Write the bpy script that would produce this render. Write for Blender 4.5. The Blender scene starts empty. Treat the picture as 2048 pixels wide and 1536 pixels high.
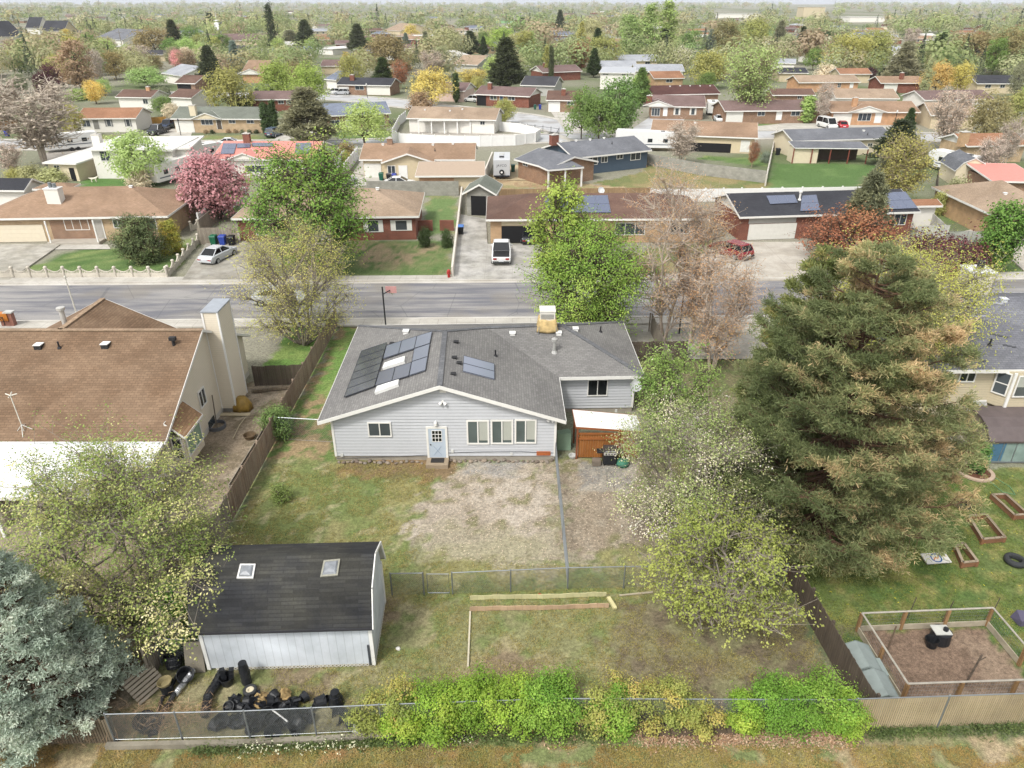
import bpy, math, random
import numpy as np
from mathutils import Vector, Matrix
random.seed(7); rng = np.random.default_rng(7)
R = math.radians
sc = bpy.context.scene; col = sc.collection
# ------------------------------------------------------------ camera
FPX = 1450.; CH = 23.; PT = math.atan(764/FPX)
cP, sP = math.cos(PT), math.sin(PT)
cd = bpy.data.cameras.new('camera'); cam = bpy.data.objects.new('camera', cd); col.objects.link(cam)
cam.location = (0, 0, CH); cam.rotation_euler = (math.pi/2-PT, 0, 0)
cd.sensor_width = 36; cd.lens = FPX/2048*36; cd.clip_start = .5; cd.clip_end = 12000
sc.camera = cam
# ------------------------------------------------------------ light: bright overcast day
SUN_EL, SUN_AZ = 52, 215
w = bpy.data.worlds.new('World'); sc.world = w; w.use_nodes = True
nt = w.node_tree; nt.nodes.clear()
sky = nt.nodes.new('ShaderNodeTexSky'); sky.sky_type = 'NISHITA'; sky.sun_disc = False
sky.sun_elevation = R(SUN_EL); sky.sun_rotation = R(SUN_AZ); sky.dust_density = 3; sky.air_density = 1.2
hs = nt.nodes.new('ShaderNodeHueSaturation'); hs.inputs['Saturation'].default_value = .1
bg = nt.nodes.new('ShaderNodeBackground'); bg.inputs['Strength'].default_value = .14
wo = nt.nodes.new('ShaderNodeOutputWorld')
nt.links.new(sky.outputs[0], hs.inputs['Color']); nt.links.new(hs.outputs[0], bg.inputs['Color']); nt.links.new(bg.outputs[0], wo.inputs['Surface'])
sl = bpy.data.lights.new('sun', 'SUN'); sl.energy = 1.5; sl.angle = R(10); sl.color = (1, .965, .9)
so = bpy.data.objects.new('sun', sl); col.objects.link(so)
# sun stands behind and to the left of the camera
sa = R(SUN_AZ); se = R(SUN_EL)
sdir = Vector((math.sin(sa)*math.cos(se), math.cos(sa)*math.cos(se), math.sin(se)))
so.rotation_euler = (-sdir).to_track_quat('-Z', 'Y').to_euler(); so.location = (0, 0, 60)
sc.view_settings.view_transform = 'Standard'; sc.view_settings.look = 'None'
sc.view_settings.exposure = 0.95; sc.view_settings.gamma = 1
sc.cycles.max_bounces = 6; sc.cycles.diffuse_bounces = 3; sc.cycles.transparent_max_bounces = 6
sc.cycles.volume_bounces = 0
# ------------------------------------------------------------ pixel of the photograph -> point in the world
def ray(u, v):
    x = (u-1024)/FPX; y = (768-v)/FPX
    return (x, cP+y*sP, -sP+y*cP)
def g(u, v, z=0.):
    d = ray(u, v); t = (z-CH)/d[2]; return (d[0]*t, d[1]*t)
def ht(u, v, Y):
    d = ray(u, v); t = Y/d[1]; return CH+d[2]*t
def pr(x, y, z):
    dz = z-CH; f = y*cP-dz*sP; up = y*sP+dz*cP
    return (1024+FPX*x/f, 768-FPX*up/f)
def onplane(u, v, p, n):                      # ray hits plane (p, n)
    d = Vector(ray(u, v)); o = Vector((0, 0, CH)); t = (Vector(p)-o).dot(n)/d.dot(n); return o+d*t
# ------------------------------------------------------------ tags
def tag(o, label=None, cat=None, group=None, kind=None):
    if label: o['label'] = label
    if cat: o['category'] = cat
    if group: o['group'] = group
    if kind: o['kind'] = kind
    return o
def thing(name, label, cat, loc=(0, 0, 0), rz=0, group=None):
    o = bpy.data.objects.new(name, None); col.objects.link(o); o.empty_display_size = .2
    o.location = loc; o.rotation_euler = (0, 0, rz)
    return tag(o, label, cat, group)
def copy_tree(o, parent=None):
    c = o.copy(); col.objects.link(c); c.parent = parent
    for ch in o.children: copy_tree(ch, c)
    return c
def root(o):
    while o.parent: o = o.parent
    return o
# ------------------------------------------------------------ mesh builder
def mk(name, V, Fs, mat, parent=None, smooth=False):
    V = np.asarray(V, float)
    me = bpy.data.meshes.new(name)
    n = len(V); me.vertices.add(n); me.vertices.foreach_set('co', V.ravel())
    ls = np.fromiter((len(f) for f in Fs), int, len(Fs)); li = np.fromiter((i for f in Fs for i in f), int, int(ls.sum()))
    me.loops.add(len(li)); me.loops.foreach_set('vertex_index', li)
    st = np.concatenate([[0], np.cumsum(ls)[:-1]]) if len(ls) else np.zeros(0, int)
    me.polygons.add(len(ls)); me.polygons.foreach_set('loop_start', st); me.polygons.foreach_set('loop_total', ls)
    # planar UVs in metres: u along the horizontal, v up the slope
    me.update(calc_edges=True)
    nr = np.empty(len(ls)*3); me.polygons.foreach_get('normal', nr); nr = nr.reshape(-1, 3)
    up = np.zeros_like(nr); up[:, 2] = 1
    t = np.cross(up, nr); L = np.linalg.norm(t, axis=1); flat = L < .02
    t[flat] = (1, 0, 0); t[~flat] /= L[~flat][:, None]
    b = np.cross(nr, t); pi = np.repeat(np.arange(len(ls)), ls); P = V[li]
    uv = np.stack([(P*t[pi]).sum(1), (P*b[pi]).sum(1)], 1)
    lay = me.uv_layers.new(name='UVMap'); lay.data.foreach_set('uv', uv.ravel())
    if mat: me.materials.append(mat)
    me.polygons.foreach_set('use_smooth', np.full(len(ls), bool(smooth)))
    me.validate()
    o = bpy.data.objects.new(name, me); col.objects.link(o)
    if parent: o.parent = parent
    return o
CUBE = [(0,3,2,1),(4,5,6,7),(0,1,5,4),(1,2,6,5),(2,3,7,6),(3,0,4,7)]
class MB:
    def __init__(s): s.v = []; s.f = []
    def add(s, v, f):
        o = len(s.v); s.v += [tuple(p) for p in v]; s.f += [tuple(o+i for i in q) for q in f]; return s
    def box(s, x0, x1, y0, y1, z0, z1, M=None):
        v = [(x0,y0,z0),(x1,y0,z0),(x1,y1,z0),(x0,y1,z0),(x0,y0,z1),(x1,y0,z1),(x1,y1,z1),(x0,y1,z1)]
        if M: v = [M@Vector(p) for p in v]
        return s.add(v, CUBE)
    def bar(s, p, q, w, h=None):              # rectangular bar between two points
        h = h or w; p = Vector(p); q = Vector(q); d = (q-p).normalized()
        a = d.cross(Vector((0,0,1)));  a = Vector((1,0,0)) if a.length < .01 else a.normalized()
        b = a.cross(d).normalized(); v = []
        for c in (p, q):
            for i, j in ((-1,-1),(1,-1),(1,1),(-1,1)): v.append(c+a*i*w/2+b*j*h/2)
        return s.add(v, [(0,3,2,1),(4,5,6,7),(0,1,5,4),(1,2,6,5),(2,3,7,6),(3,0,4,7)])
    def tube(s, pts, r, n=6, cap=True):
        pts = [Vector(p) for p in pts]; rs = r if isinstance(r, (list, tuple)) else [r]*len(pts); base = len(s.v)
        up = Vector((.13, .21, 1)).normalized()
        for i, p in enumerate(pts):
            d = (pts[min(i+1, len(pts)-1)]-pts[max(i-1, 0)]).normalized()
            a = d.cross(up); a = Vector((1,0,0)) if a.length < .02 else a.normalized(); b = d.cross(a)
            for k in range(n):
                t = 2*math.pi*k/n; s.v.append(tuple(p+(a*math.cos(t)+b*math.sin(t))*rs[i]))
        for i in range(len(pts)-1):
            for k in range(n):
                A = base+i*n+k; B = base+i*n+(k+1) % n; s.f.append((A, A+n, B+n, B))
        if cap:
            s.f.append(tuple(base+k for k in range(n))); s.f.append(tuple(base+(len(pts)-1)*n+k for k in reversed(range(n))))
        return s
    def lathe(s, prof, n=12, c=(0,0,0), M=None): # profile of (r, z)
        base = len(s.v)
        for r, z in prof:
            for k in range(n):
                t = 2*math.pi*k/n; p = Vector((c[0]+r*math.cos(t), c[1]+r*math.sin(t), c[2]+z)); s.v.append(tuple(M@p if M else p))
        for i in range(len(prof)-1):
            for k in range(n):
                A = base+i*n+k; B = base+i*n+(k+1) % n; s.f.append((A, B, B+n, A+n))
        return s
    def loft(s, secs, cap=True):               # sections: lists of points, same count
        base = len(s.v); n = len(secs[0])
        for q in secs: s.v += [tuple(p) for p in q]
        for i in range(len(secs)-1):
            for k in range(n):
                A = base+i*n+k; B = base+i*n+(k+1) % n; s.f.append((A, B, B+n, A+n))
        if cap:
            s.f.append(tuple(base+k for k in reversed(range(n)))); s.f.append(tuple(base+(len(secs)-1)*n+k for k in range(n)))
        return s
    def prism(s, poly, y0, y1, M=None):        # polygon in x-z, extruded in y
        a = [Vector((x, y0, z)) for x, z in poly]; b = [Vector((x, y1, z)) for x, z in poly]
        if M: a = [M@p for p in a]; b = [M@p for p in b]
        return s.loft([a, b])
    def slab(s, poly, z0, z1):                 # polygon in x-y, extruded in z
        return s.loft([[(x, y, z0) for x, y in poly], [(x, y, z1) for x, y in poly]])
    def merge(s, o, M=None):
        return s.add([M@Vector(p) for p in o.v] if M else o.v, o.f)
    def build(s, name, mat, parent=None, M=None, smooth=False, local=False):
        V = np.array(s.v, float).reshape(-1, 3)
        if M is not None: m = np.array(M); V = V@m[:3, :3].T+m[:3, 3]
        if parent is not None and not local: V = V-np.array(root(parent).location)
        return mk(name, V, s.f, mat, parent, smooth)
def single(mb, name, mat, label, cat, loc, group=None, smooth=False, kind=None, rz=None):
    """a thing that is one mesh; verts in the world, origin moved to loc (or local verts when rz is given)"""
    V = np.array(mb.v, float)
    if rz is None: V = V-np.array(loc)
    o = mk(name, V, mb.f, mat, None, smooth); o.location = loc
    if rz: o.rotation_euler = (0, 0, rz)
    return tag(o, label, cat, group, kind)
# ------------------------------------------------------------ materials
K = .74
def lin(h, k=K):
    if not isinstance(h, str): return tuple(h)
    v = [int(h[i:i+2], 16)/255 for i in (0, 2, 4)]
    return tuple(((c/12.92) if c <= .04045 else ((c+.055)/1.055)**2.4)*k for c in v)
def leafc(c, k=1.06, d=.13):
    r, g_, b = lin(c, k); m = .35*r+.5*g_+.15*b; return (min(.9, (r*(1-d)+m*d)*1.12), min(.9, g_*(1-d)+m*d), min(.9, (b*(1-d)+m*d)*.92))
MC = {}
class NT:
    def __init__(s, name):
        s.m = bpy.data.materials.new(name); s.m.use_nodes = True; s.t = s.m.node_tree; s.t.nodes.clear()
        s.out = s.n('OutputMaterial'); s.b = s.n('BsdfPrincipled'); s.l(s.b, s.out)
    def n(s, k, **kw):
        x = s.t.nodes.new('ShaderNode'+k)
        for a, v in kw.items():
            if hasattr(x, a): setattr(x, a, v)
        return x
    def l(s, a, b, i=0, o=0):
        a = a.outputs[o] if hasattr(a, 'outputs') else a
        b = b.inputs[i] if hasattr(b, 'inputs') else b
        s.t.links.new(a, b); return s
    def noise(s, scale, vec=None, detail=3, rough=.55):
        x = s.n('TexNoise'); x.inputs['Scale'].default_value = scale; x.inputs['Detail'].default_value = detail; x.inputs['Roughness'].default_value = rough
        if vec is not None: s.l(vec, x.inputs['Vector'])
        return x.outputs['Fac']
    def ramp(s, fac, pts):
        r = s.n('ValToRGB'); e = r.color_ramp.elements
        while len(e) < len(pts): e.new(.5)
        for i, (p, c) in enumerate(pts): e[i].position = p; e[i].color = (*lin(c)[:3], 1) if not isinstance(c, float) else (c, c, c, 1)
        s.l(fac, r.inputs[0]); return r.outputs[0]
    def mix(s, a, b, fac, mode='MIX'):
        x = s.n('Mix', data_type='RGBA', blend_type=mode)
        for v, i in ((fac, 0), (a, 6), (b, 7)):
            if hasattr(v, 'is_output') or hasattr(v, 'links'): s.t.links.new(v, x.inputs[i])
            elif i == 0: x.inputs[0].default_value = v
            else: x.inputs[i].default_value = (*lin(v)[:3], 1)
        return x.outputs[2]
    def math(s, op, a, b=0.):
        x = s.n('Math', operation=op)
        for v, i in ((a, 0), (b, 1)):
            if hasattr(v, 'links'): s.t.links.new(v, x.inputs[i])
            else: x.inputs[i].default_value = v
        return x.outputs[0]
    def bump(s, h, strength=.4, dist=.02):
        x = s.n('Bump'); x.inputs['Strength'].default_value = strength; x.inputs['Distance'].default_value = dist
        s.l(h, x.inputs['Height']); s.l(x, s.b.inputs['Normal']); return s
    def set(s, c=None, rough=.8, metal=0, spec=.3):
        if c is not None:
            if hasattr(c, 'links'): s.l(c, s.b.inputs['Base Color'])
            else: s.b.inputs['Base Color'].default_value = (*lin(c)[:3], 1)
        s.b.inputs['Roughness'].default_value = rough; s.b.inputs['Metallic'].default_value = metal
        s.b.inputs['Specular IOR Level'].default_value = spec; return s
    def uv(s): return s.n('TexCoord').outputs['UV']
    def geo(s): return s.n('NewGeometry').outputs['Position']
    def objc(s): return s.n('TexCoord').outputs['Object']
def cached(f):
    def g_(*a, **k):
        key = (f.__name__, a, tuple(sorted(k.items())))
        if key not in MC: MC[key] = f(*a, **k)
        return MC[key]
    return g_
@cached
def plain(c, rough=.6, metal=0., spec=.35, var=.12, ns=2.5):
    t = NT('plain'); n = t.noise(ns, t.geo(), 5)
    f = t.ramp(n, [(.3, 1-var), (.7, 1+var*.4)])
    return t.set(t.mix(c, f, 1., 'MULTIPLY'), rough, metal, spec).m
@cached
def shingle(c, c2=None, bw=.32, rh=.14, var=.35, stain=.25):
    t = NT('shingle'); uv = t.uv(); c2 = c2 or c
    b = t.n('TexBrick', offset=.5); t.l(uv, b.inputs['Vector'])
    for k, v in (('Scale', 1.), ('Brick Width', bw), ('Row Height', rh), ('Mortar Size', .018), ('Mortar Smooth', .2)): b.inputs[k].default_value = v
    b.inputs['Color1'].default_value = (1, 1, 1, 1); b.inputs['Color2'].default_value = (1-var, 1-var, 1-var, 1); b.inputs['Mortar'].default_value = (.58, .58, .58, 1)
    n = t.noise(.45, t.geo(), 6, .6); base = t.mix(c, c2, t.ramp(n, [(.38, 0.), (.62, 1.)]))
    n2 = t.noise(14, t.geo(), 4, .7); n3 = t.noise(.18, t.geo(), 3)
    x = t.mix(base, b.outputs['Color'], .8, 'MULTIPLY'); x = t.mix(x, t.ramp(n2, [(.3, .8), (.7, 1.25)]), .8, 'MULTIPLY')
    x = t.mix(x, t.ramp(n3, [(.35, 1-stain), (.65, 1.05)]), 1., 'MULTIPLY')
    t.set(x, .92, 0, .2); t.bump(b.outputs['Fac'], .5, -.012); return t.m
@cached
def brick(c, c2, m='b8aea0', bw=.24, rh=.085):
    t = NT('brick'); b = t.n('TexBrick'); t.l(t.uv(), b.inputs['Vector'])
    for k, v in (('Scale', 1.), ('Brick Width', bw), ('Row Height', rh), ('Mortar Size', .008)): b.inputs[k].default_value = v
    b.inputs['Color1'].default_value = (*lin(c), 1); b.inputs['Color2'].default_value = (*lin(c2), 1); b.inputs['Mortar'].default_value = (*lin(m), 1)
    n = t.noise(1.2, t.geo(), 5); x = t.mix(b.outputs['Color'], t.ramp(n, [(.3, .78), (.7, 1.08)]), 1., 'MULTIPLY')
    t.set(x, .9); t.bump(b.outputs['Fac'], .4, -.008); return t.m
@cached
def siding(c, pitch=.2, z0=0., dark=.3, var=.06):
    """painted lap boards: the shade of each lap painted in as a darker seam line, faint dirt patches"""
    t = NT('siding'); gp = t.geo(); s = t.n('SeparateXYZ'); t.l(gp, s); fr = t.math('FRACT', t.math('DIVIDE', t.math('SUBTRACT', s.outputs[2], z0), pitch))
    ln = t.math('LESS_THAN', fr, .13); n = t.noise(.9, gp, 5); n2 = t.noise(7, gp, 3)  # ln: shade line at each lap, put into the siding colour
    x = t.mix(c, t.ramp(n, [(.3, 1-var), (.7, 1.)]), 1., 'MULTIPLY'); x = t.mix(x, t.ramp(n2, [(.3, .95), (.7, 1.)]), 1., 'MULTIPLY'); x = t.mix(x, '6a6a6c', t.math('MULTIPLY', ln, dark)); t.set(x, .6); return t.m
POSTS = set()
def fresh(x, y, z=0.):
    k = (round(x, 1), round(y, 1), round(z, 1))
    if k in POSTS: return False
    POSTS.add(k); return True
@cached
def boards(c, c2, bw=.14, vert=True, stain='6b5f52', amt=.5, gd=.75):
    """weathered planks side by side; colour differs board by board, stains run with the grain"""
    t = NT('boards'); s = t.n('SeparateXYZ'); t.l(t.uv(), s)
    a, bb = (s.outputs[0], s.outputs[1]) if vert else (s.outputs[1], s.outputs[0])
    q = t.math('DIVIDE', a, bw); fl = t.math('FLOOR', q); fr = t.math('FRACT', q)
    wn = t.n('TexWhiteNoise', noise_dimensions='1D'); t.l(fl, wn.inputs['W'])
    cx = t.n('CombineXYZ'); t.l(t.math('MULTIPLY', a, 14.), cx.inputs[0]); t.l(t.math('MULTIPLY', bb, .8), cx.inputs[1]); t.l(fl, cx.inputs[2])
    gr = t.noise(1.5, cx.outputs[0], 5, .65)
    x = t.mix(c, c2, wn.outputs['Value']); x = t.mix(x, stain, t.math('MULTIPLY', t.ramp(gr, [(.42, 0.), (.75, 1.)]), amt))
    gap = t.math('LESS_THAN', fr, .07); x = t.mix(x, '2c2620', t.math('MULTIPLY', gap, gd))
    n = t.noise(.7, t.geo(), 4); x = t.mix(x, t.ramp(n, [(.3, .75), (.7, 1.1)]), 1., 'MULTIPLY')
    t.set(x, .9); t.bump(gap, .5, -.01); return t.m
@cached
def concrete(c, joint=1.5, c2=None, stain=.3, wet=0., jd=.55):
    t = NT('concrete'); gp = t.geo(); s = t.n('SeparateXYZ'); t.l(gp, s)
    n = t.noise(.35, gp, 6, .6); x = t.mix(c, c2 or c, t.ramp(n, [(.4, 0.), (.6, 1.)]))
    n2 = t.noise(9, gp, 4, .7); x = t.mix(x, t.ramp(n2, [(.3, .88), (.7, 1.06)]), 1., 'MULTIPLY')
    n3 = t.noise(.8, gp, 7, .7); x = t.mix(x, t.ramp(n3, [(.32, 1-stain), (.58, 1.)]), 1., 'MULTIPLY')
    if joint:
        fx = t.math('FRACT', t.math('DIVIDE', s.outputs[0], joint)); fy = t.math('FRACT', t.math('DIVIDE', s.outputs[1], joint))
        j = t.math('LESS_THAN', t.math('MINIMUM', fx, fy), .035/joint*1.2); x = t.mix(x, '8a857c', t.math('MULTIPLY', j, jd))
    t.set(x, .85 if not wet else .45); t.bump(n2, .15, .01); return t.m
@cached
def glass(c='1c2124', rough=.06):
    t = NT('window_glass'); n = t.noise(.6, t.geo(), 2)
    return t.set(t.mix(c, t.ramp(n, [(.3, .75), (.7, 1.3)]), 1., 'MULTIPLY'), rough, 0, .5).m
@cached
def solar(c='30343c', grid=.16, lw=.07, lc='5a606a', rough=.18):
    t = NT('solar_panel'); s = t.n('SeparateXYZ'); t.l(t.uv(), s)
    fx = t.math('FRACT', t.math('DIVIDE', s.outputs[0], grid)); fy = t.math('FRACT', t.math('DIVIDE', s.outputs[1], grid))
    j = t.math('LESS_THAN', t.math('MINIMUM', fx, fy), lw); x = t.mix(c, lc, t.math('MULTIPLY', j, .5))
    t.set(x, rough, 0, .7); t.b.inputs['Coat Weight'].default_value = .3; t.b.inputs['Coat Roughness'].default_value = .1; return t.m
@cached
def foliage(cols, fr=.2, trans=.3, nscale=.8, usecol=False, var=.3, d=.15):
    """leaves: colour goes from clump to clump; cols = stops of a ramp over the clump's own number"""
    t = NT('foliage'); a = t.n('Attribute', attribute_name='rnd')
    if usecol:
        oi = t.n('ObjectInfo'); x = t.mix(oi.outputs['Color'], t.ramp(a.outputs['Fac'], [(0., 1-var), (.5, 1.), (1., 1+var)]), 1., 'MULTIPLY')
    else:
        x = t.ramp(a.outputs['Fac'], [(p, leafc(c, d=d)) for p, c in cols])
    n = t.noise(nscale, t.geo(), 4); x = t.mix(x, t.ramp(n, [(.3, 1-fr), (.7, 1+fr)]), 1., 'MULTIPLY')
    t.set(x, .65, 0, .25)
    tr = t.n('BsdfTranslucent'); t.l(x, tr.inputs['Color']); ms = t.n('MixShader'); ms.inputs[0].default_value = trans+.08
    t.l(t.b, ms.inputs[1]); t.l(tr, ms.inputs[2]); t.l(ms, t.out); return t.m
@cached
def bark(c='6f6459', c2='4a4038'):
    t = NT('bark'); n = t.noise(6, t.geo(), 6, .7)
    return t.set(t.mix(c, c2, t.ramp(n, [(.35, 0.), (.65, 1.)])), .95, 0, .15).m
WHITE = plain('f4f3ef', .5, var=.05); TRIM = plain('f0eee8', .5, var=.06)
BLACKP = plain('25272b', .45, var=.2, ns=6); GALV = plain('9ba0a3', .4, .6, .5); STEEL = plain('b9bcbd', .35, .5, .5)
# ------------------------------------------------------------ walls, windows, roofs
class Wall:
    """vertical plane through ground points p -> q (left to right as seen from outside); local x along, -y outward"""
    def __init__(s, p, q):
        s.p = Vector((p[0], p[1], 0)); d = Vector((q[0]-p[0], q[1]-p[1], 0)); s.L = d.length; s.d = d.normalized()
        s.n = Vector((s.d.y, -s.d.x, 0)); a = math.atan2(s.d.y, s.d.x); s.M = Matrix.Translation(s.p)@Matrix.Rotation(a, 4, 'Z')
    def hit(s, u, v):
        h = onplane(u, v, s.p, s.n); return ((h-s.p).dot(s.d), h.z)
    def rect(s, u0, v0, u1, v1):
        um, vm = (u0+u1)/2, (v0+v1)/2
        return (s.hit(u0, vm)[0], s.hit(u1, vm)[0], s.hit(um, v1)[1], s.hit(um, v0)[1])
def window(wl, par, r, n=2, name='window', gl=None, fw=.07, trim=None, grille=0, shade=None, out=.035, hm=0):
    s0, s1, z0, z1 = r; trim = trim or TRIM; o = -out
    m = MB(); m.box(s0, s1, o-.05, o+.02, z0, z0+fw); m.box(s0, s1, o-.05, o+.02, z1-fw, z1)
    m.box(s0, s0+fw, o-.05, o+.02, z0+fw, z1-fw); m.box(s1-fw, s1, o-.05, o+.02, z0+fw, z1-fw)
    for k in range(1, n): c = s0+(s1-s0)*k/n; m.box(c-fw*.4, c+fw*.4, o-.045, o+.02, z0+fw, z1-fw)
    if hm: c = (z0+z1)/2; m.box(s0+fw, s1-fw, o-.043, o+.02, c-.025, c+.025)
    if grille:
        for k in range(1, grille*n): c = s0+(s1-s0)*k/(grille*n); m.box(c-.012, c+.012, o-.035, o, z0+fw, z1-fw)
        for k in range(1, 3): c = z0+(z1-z0)*k/3; m.box(s0+fw, s1-fw, o-.034, o, c-.012, c+.012)
    f = m.build(name, trim, par, wl.M)
    for k in range(n):
        a = s0+(s1-s0)*k/n; b = s0+(s1-s0)*(k+1)/n
        MB().box(a+.02, b-.02, o-.015, o+.01, z0+.02, z1-.02).build('pane', gl or glass(), f, wl.M)
        if shade and shade[k]:
            MB().box(a+fw*.8, b-fw*.8, o-.022, o-.016, z0+.1+(z1-z0)*(1-shade[k]), z1-fw).build('blind', plain('b6b8ae', .5, var=.04), f, wl.M)
    return f
def door(wl, par, r, mat=None, name='door', lite=False, out=0.):
    s0, s1, z0, z1 = r; mat = mat or WHITE; o = -out; w = s1-s0
    m = MB(); m.box(s0, s1, o-.04, o+.01, z0, z1)
    for a, b, c, d in ((.14, .46, .06, .42), (.54, .86, .06, .42)): m.box(s0+w*a, s0+w*b, o-.052, o-.03, z0+(z1-z0)*c, z0+(z1-z0)*d)
    d_ = m.build(name, mat, par, wl.M)
    f = MB(); f.box(s0-.09, s0, o-.05, o, z0, z1+.09); f.box(s1, s1+.09, o-.05, o, z0, z1+.09); f.box(s0, s1, o-.05, o, z1, z1+.09); f.build('door_frame', TRIM, d_, wl.M)
    MB().lathe([(0, 0), (.03, 0), (.035, .03), (0, .06)], 8, M=Matrix.Translation((s0+.1, o-.1, z0+1.0))).build('handle', STEEL, d_, wl.M)
    return d_
def garage(wl, par, r, mat=None, rows=4, out=0., wins=False):
    s0, s1, z0, z1 = r; o = -out; m = MB()
    for k in range(rows): m.box(s0, s1, o-.05, o+.01, z0+(z1-z0)*k/rows+.012, z0+(z1-z0)*(k+1)/rows-.012)
    m.box(s0, s1, o-.035, o+.01, z0, z1-.02)
    d = m.build('garage_door', mat or plain('eceae2', .5, var=.06), par, wl.M)
    if wins:
        q = MB(); n = 5
        for k in range(n): a = s0+(s1-s0)*(k+.25)/n; q.box(a, a+(s1-s0)*.5/n, o-.058, o-.04, z1-.45, z1-.2)
        q.build('window', glass(), d, wl.M)
    return d
def roof(par, faces, mat, th=.14, fascia='f0eee8', fh=.2, name='roof', soffit='d8d4c8', nofascia=()):
    """faces: polygons, counter-clockwise seen from above; adds underside and a fascia along every open edge"""
    m = MB()
    for f in faces: m.add(f, [tuple(range(len(f)))])
    r = m.build(name, mat, par)
    key = lambda p: (round(p[0], 3), round(p[1], 3), round(p[2], 3)); E = {}
    for f in faces:
        for i in range(len(f)):
            a, b = f[i], f[(i+1) % len(f)]; E[(key(a), key(b))] = (a, b)
    u = MB(); fa = MB()
    for f in faces: u.add([(p[0], p[1], p[2]-th) for p in reversed(f)], [tuple(range(len(f)))])
    u.build('soffit', plain(soffit, .8), r)
    for (a, b), (p, q) in E.items():
        if (b, a) in E: continue
        p = Vector(p); q = Vector(q); d = q-p; d.z = 0
        if d.length < .05: continue
        n = Vector((d.y, -d.x, 0)).normalized()*.03; up = Vector((0, 0, .012)); dn = Vector((0, 0, fh))
        v = [p+n*.05-dn, q+n*.05-dn, q+n*.05+up, p+n*.05+up, p+n-dn, q+n-dn, q+n+up, p+n+up]
        fa.add(v, [(0,3,2,1),(4,5,6,7),(0,1,5,4),(1,2,6,5),(2,3,7,6),(3,0,4,7)])
    if fa.v: fa.build('fascia', plain(fascia, .5, var=.06), r)
    return r
def vent(par, p, kind='box', mat=None, name=None):
    x, y, z = p; m = MB()
    if kind == 'box': m.box(x-.16, x+.16, y-.16, y+.16, z-.1, z+.12).box(x-.2, x+.2, y-.2, y+.2, z+.12, z+.17); mat = mat or WHITE
    elif kind == 'low': m.box(x-.13, x+.13, y-.13, y+.13, z-.08, z+.09); m.box(x-.15, x+.15, y-.15, y+.15, z+.09, z+.12); mat = mat or plain('2a2a2c')
    elif kind == 'pipe': m.tube([(x, y, z-.1), (x, y, z+.4)], .05, 8); m.lathe([(.14, -.02), (.07, .1)], 8, (x, y, z)); mat = mat or plain('26262a')
    elif kind == 'flue': m.tube([(x, y, z-.2), (x, y, z+.75)], .11, 10); m.lathe([(.0, .75), (.19, .75), (.2, .92), (.05, 1.0), (0, 1.0)], 10, (x, y, z)); m.lathe([(.25, -.1), (.12, .12)], 10, (x, y, z)); mat = mat or plain('e6e4de')
    return m.build(name or {'box': 'roof_vent', 'low': 'roof_vent', 'pipe': 'vent_pipe', 'flue': 'flue_pipe'}[kind], mat, par)
def panels(par, quad, nr, nc, name='solar_panel', mat=None, lift=.12, frame='20222a'):
    """a flat array of nr x nc solar panels over a quad (near-left, near-right, far-right, far-left) lifted off the roof"""
    q = [Vector(p) for p in quad]; n = (q[1]-q[0]).cross(q[3]-q[0]).normalized()
    if n.z < 0: n = -n
    def P(a, b): return q[0]*(1-a)*(1-b)+q[1]*a*(1-b)+q[2]*a*b+q[3]*(1-a)*b+n*lift
    out = []
    for i in range(nc):
        for j in range(nr):
            g0 = .012; A = [(i+g0)/nc, (j+g0)/nr, (i+1-g0)/nc, (j+1-g0)/nr]
            c = [P(A[0], A[1]), P(A[2], A[1]), P(A[2], A[3]), P(A[0], A[3])]
            o = MB().loft([[p-n*.05 for p in c], c]).build(name, mat or solar(), par); out.append(o)
            e = MB()
            for k in range(4): e.bar(c[k]+n*.004, c[(k+1) % 4]+n*.004, .018, .012)
            e.build('panel_frame', plain(frame, .4, .3), o)
    return out
def lap_wall(mb, poly, pitch=.2, lip=.022):
    """horizontal lap boards over a convex polygon in (s, z); board bottoms stand proud"""
    z0 = min(p[1] for p in poly); z1 = max(p[1] for p in poly); k = 0
    def clip(P, z, keep_above):
        o = []
        for i in range(len(P)):
            a, b = P[i], P[(i+1) % len(P)]; ia = (a[1] >= z) == keep_above or abs(a[1]-z) < 1e-9; ib = (b[1] >= z) == keep_above or abs(b[1]-z) < 1e-9
            if ia: o.append(a)
            if ia != ib: t = (z-a[1])/(b[1]-a[1]); o.append((a[0]+t*(b[0]-a[0]), z))
        return o
    z = z0
    while z < z1-1e-6:
        zt = min(z+pitch, z1); P = clip(clip(poly, z, True), zt, False)
        if len(P) >= 3:
            V = [(x, -lip*(1-(q-z)/pitch), q) for x, q in P]; mb.add(V, [tuple(range(len(V)))])
            lo = sorted([p[0] for p in P if abs(p[1]-z) < 1e-6])
            if len(lo) >= 2: mb.add([(lo[0], 0, z), (lo[-1], 0, z), (lo[-1], -lip, z), (lo[0], -lip, z)], [(0, 1, 2, 3)])
        z = zt
    return mb
def dish(u, v, z, label, side=1, r=.35, yaw=0.):
    x, y = g(u, v, z); t = thing('satellite_dish', label, 'satellite dish', (x, y, z-.6))
    m = MB(); M = Matrix.Translation((x, y, z))@Matrix.Rotation(yaw, 4, 'Z')@Matrix.Rotation(R(60), 4, 'X')
    m.lathe([(r, .1), (r*.7, .04), (0, 0), (0, -.01), (r*.7, .03), (r, .09)], 16, M=M); m.build('reflector', plain('cfd1d0', .5), t, smooth=True)
    MB().tube([(x, y, z-.6), (x, y+.08, z-.02)], .025, 6).tube([M@Vector((0, -r, .1)), M@Vector((0, -.1, .5))], .012, 5).build('arm', GALV, t)
    return t
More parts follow.
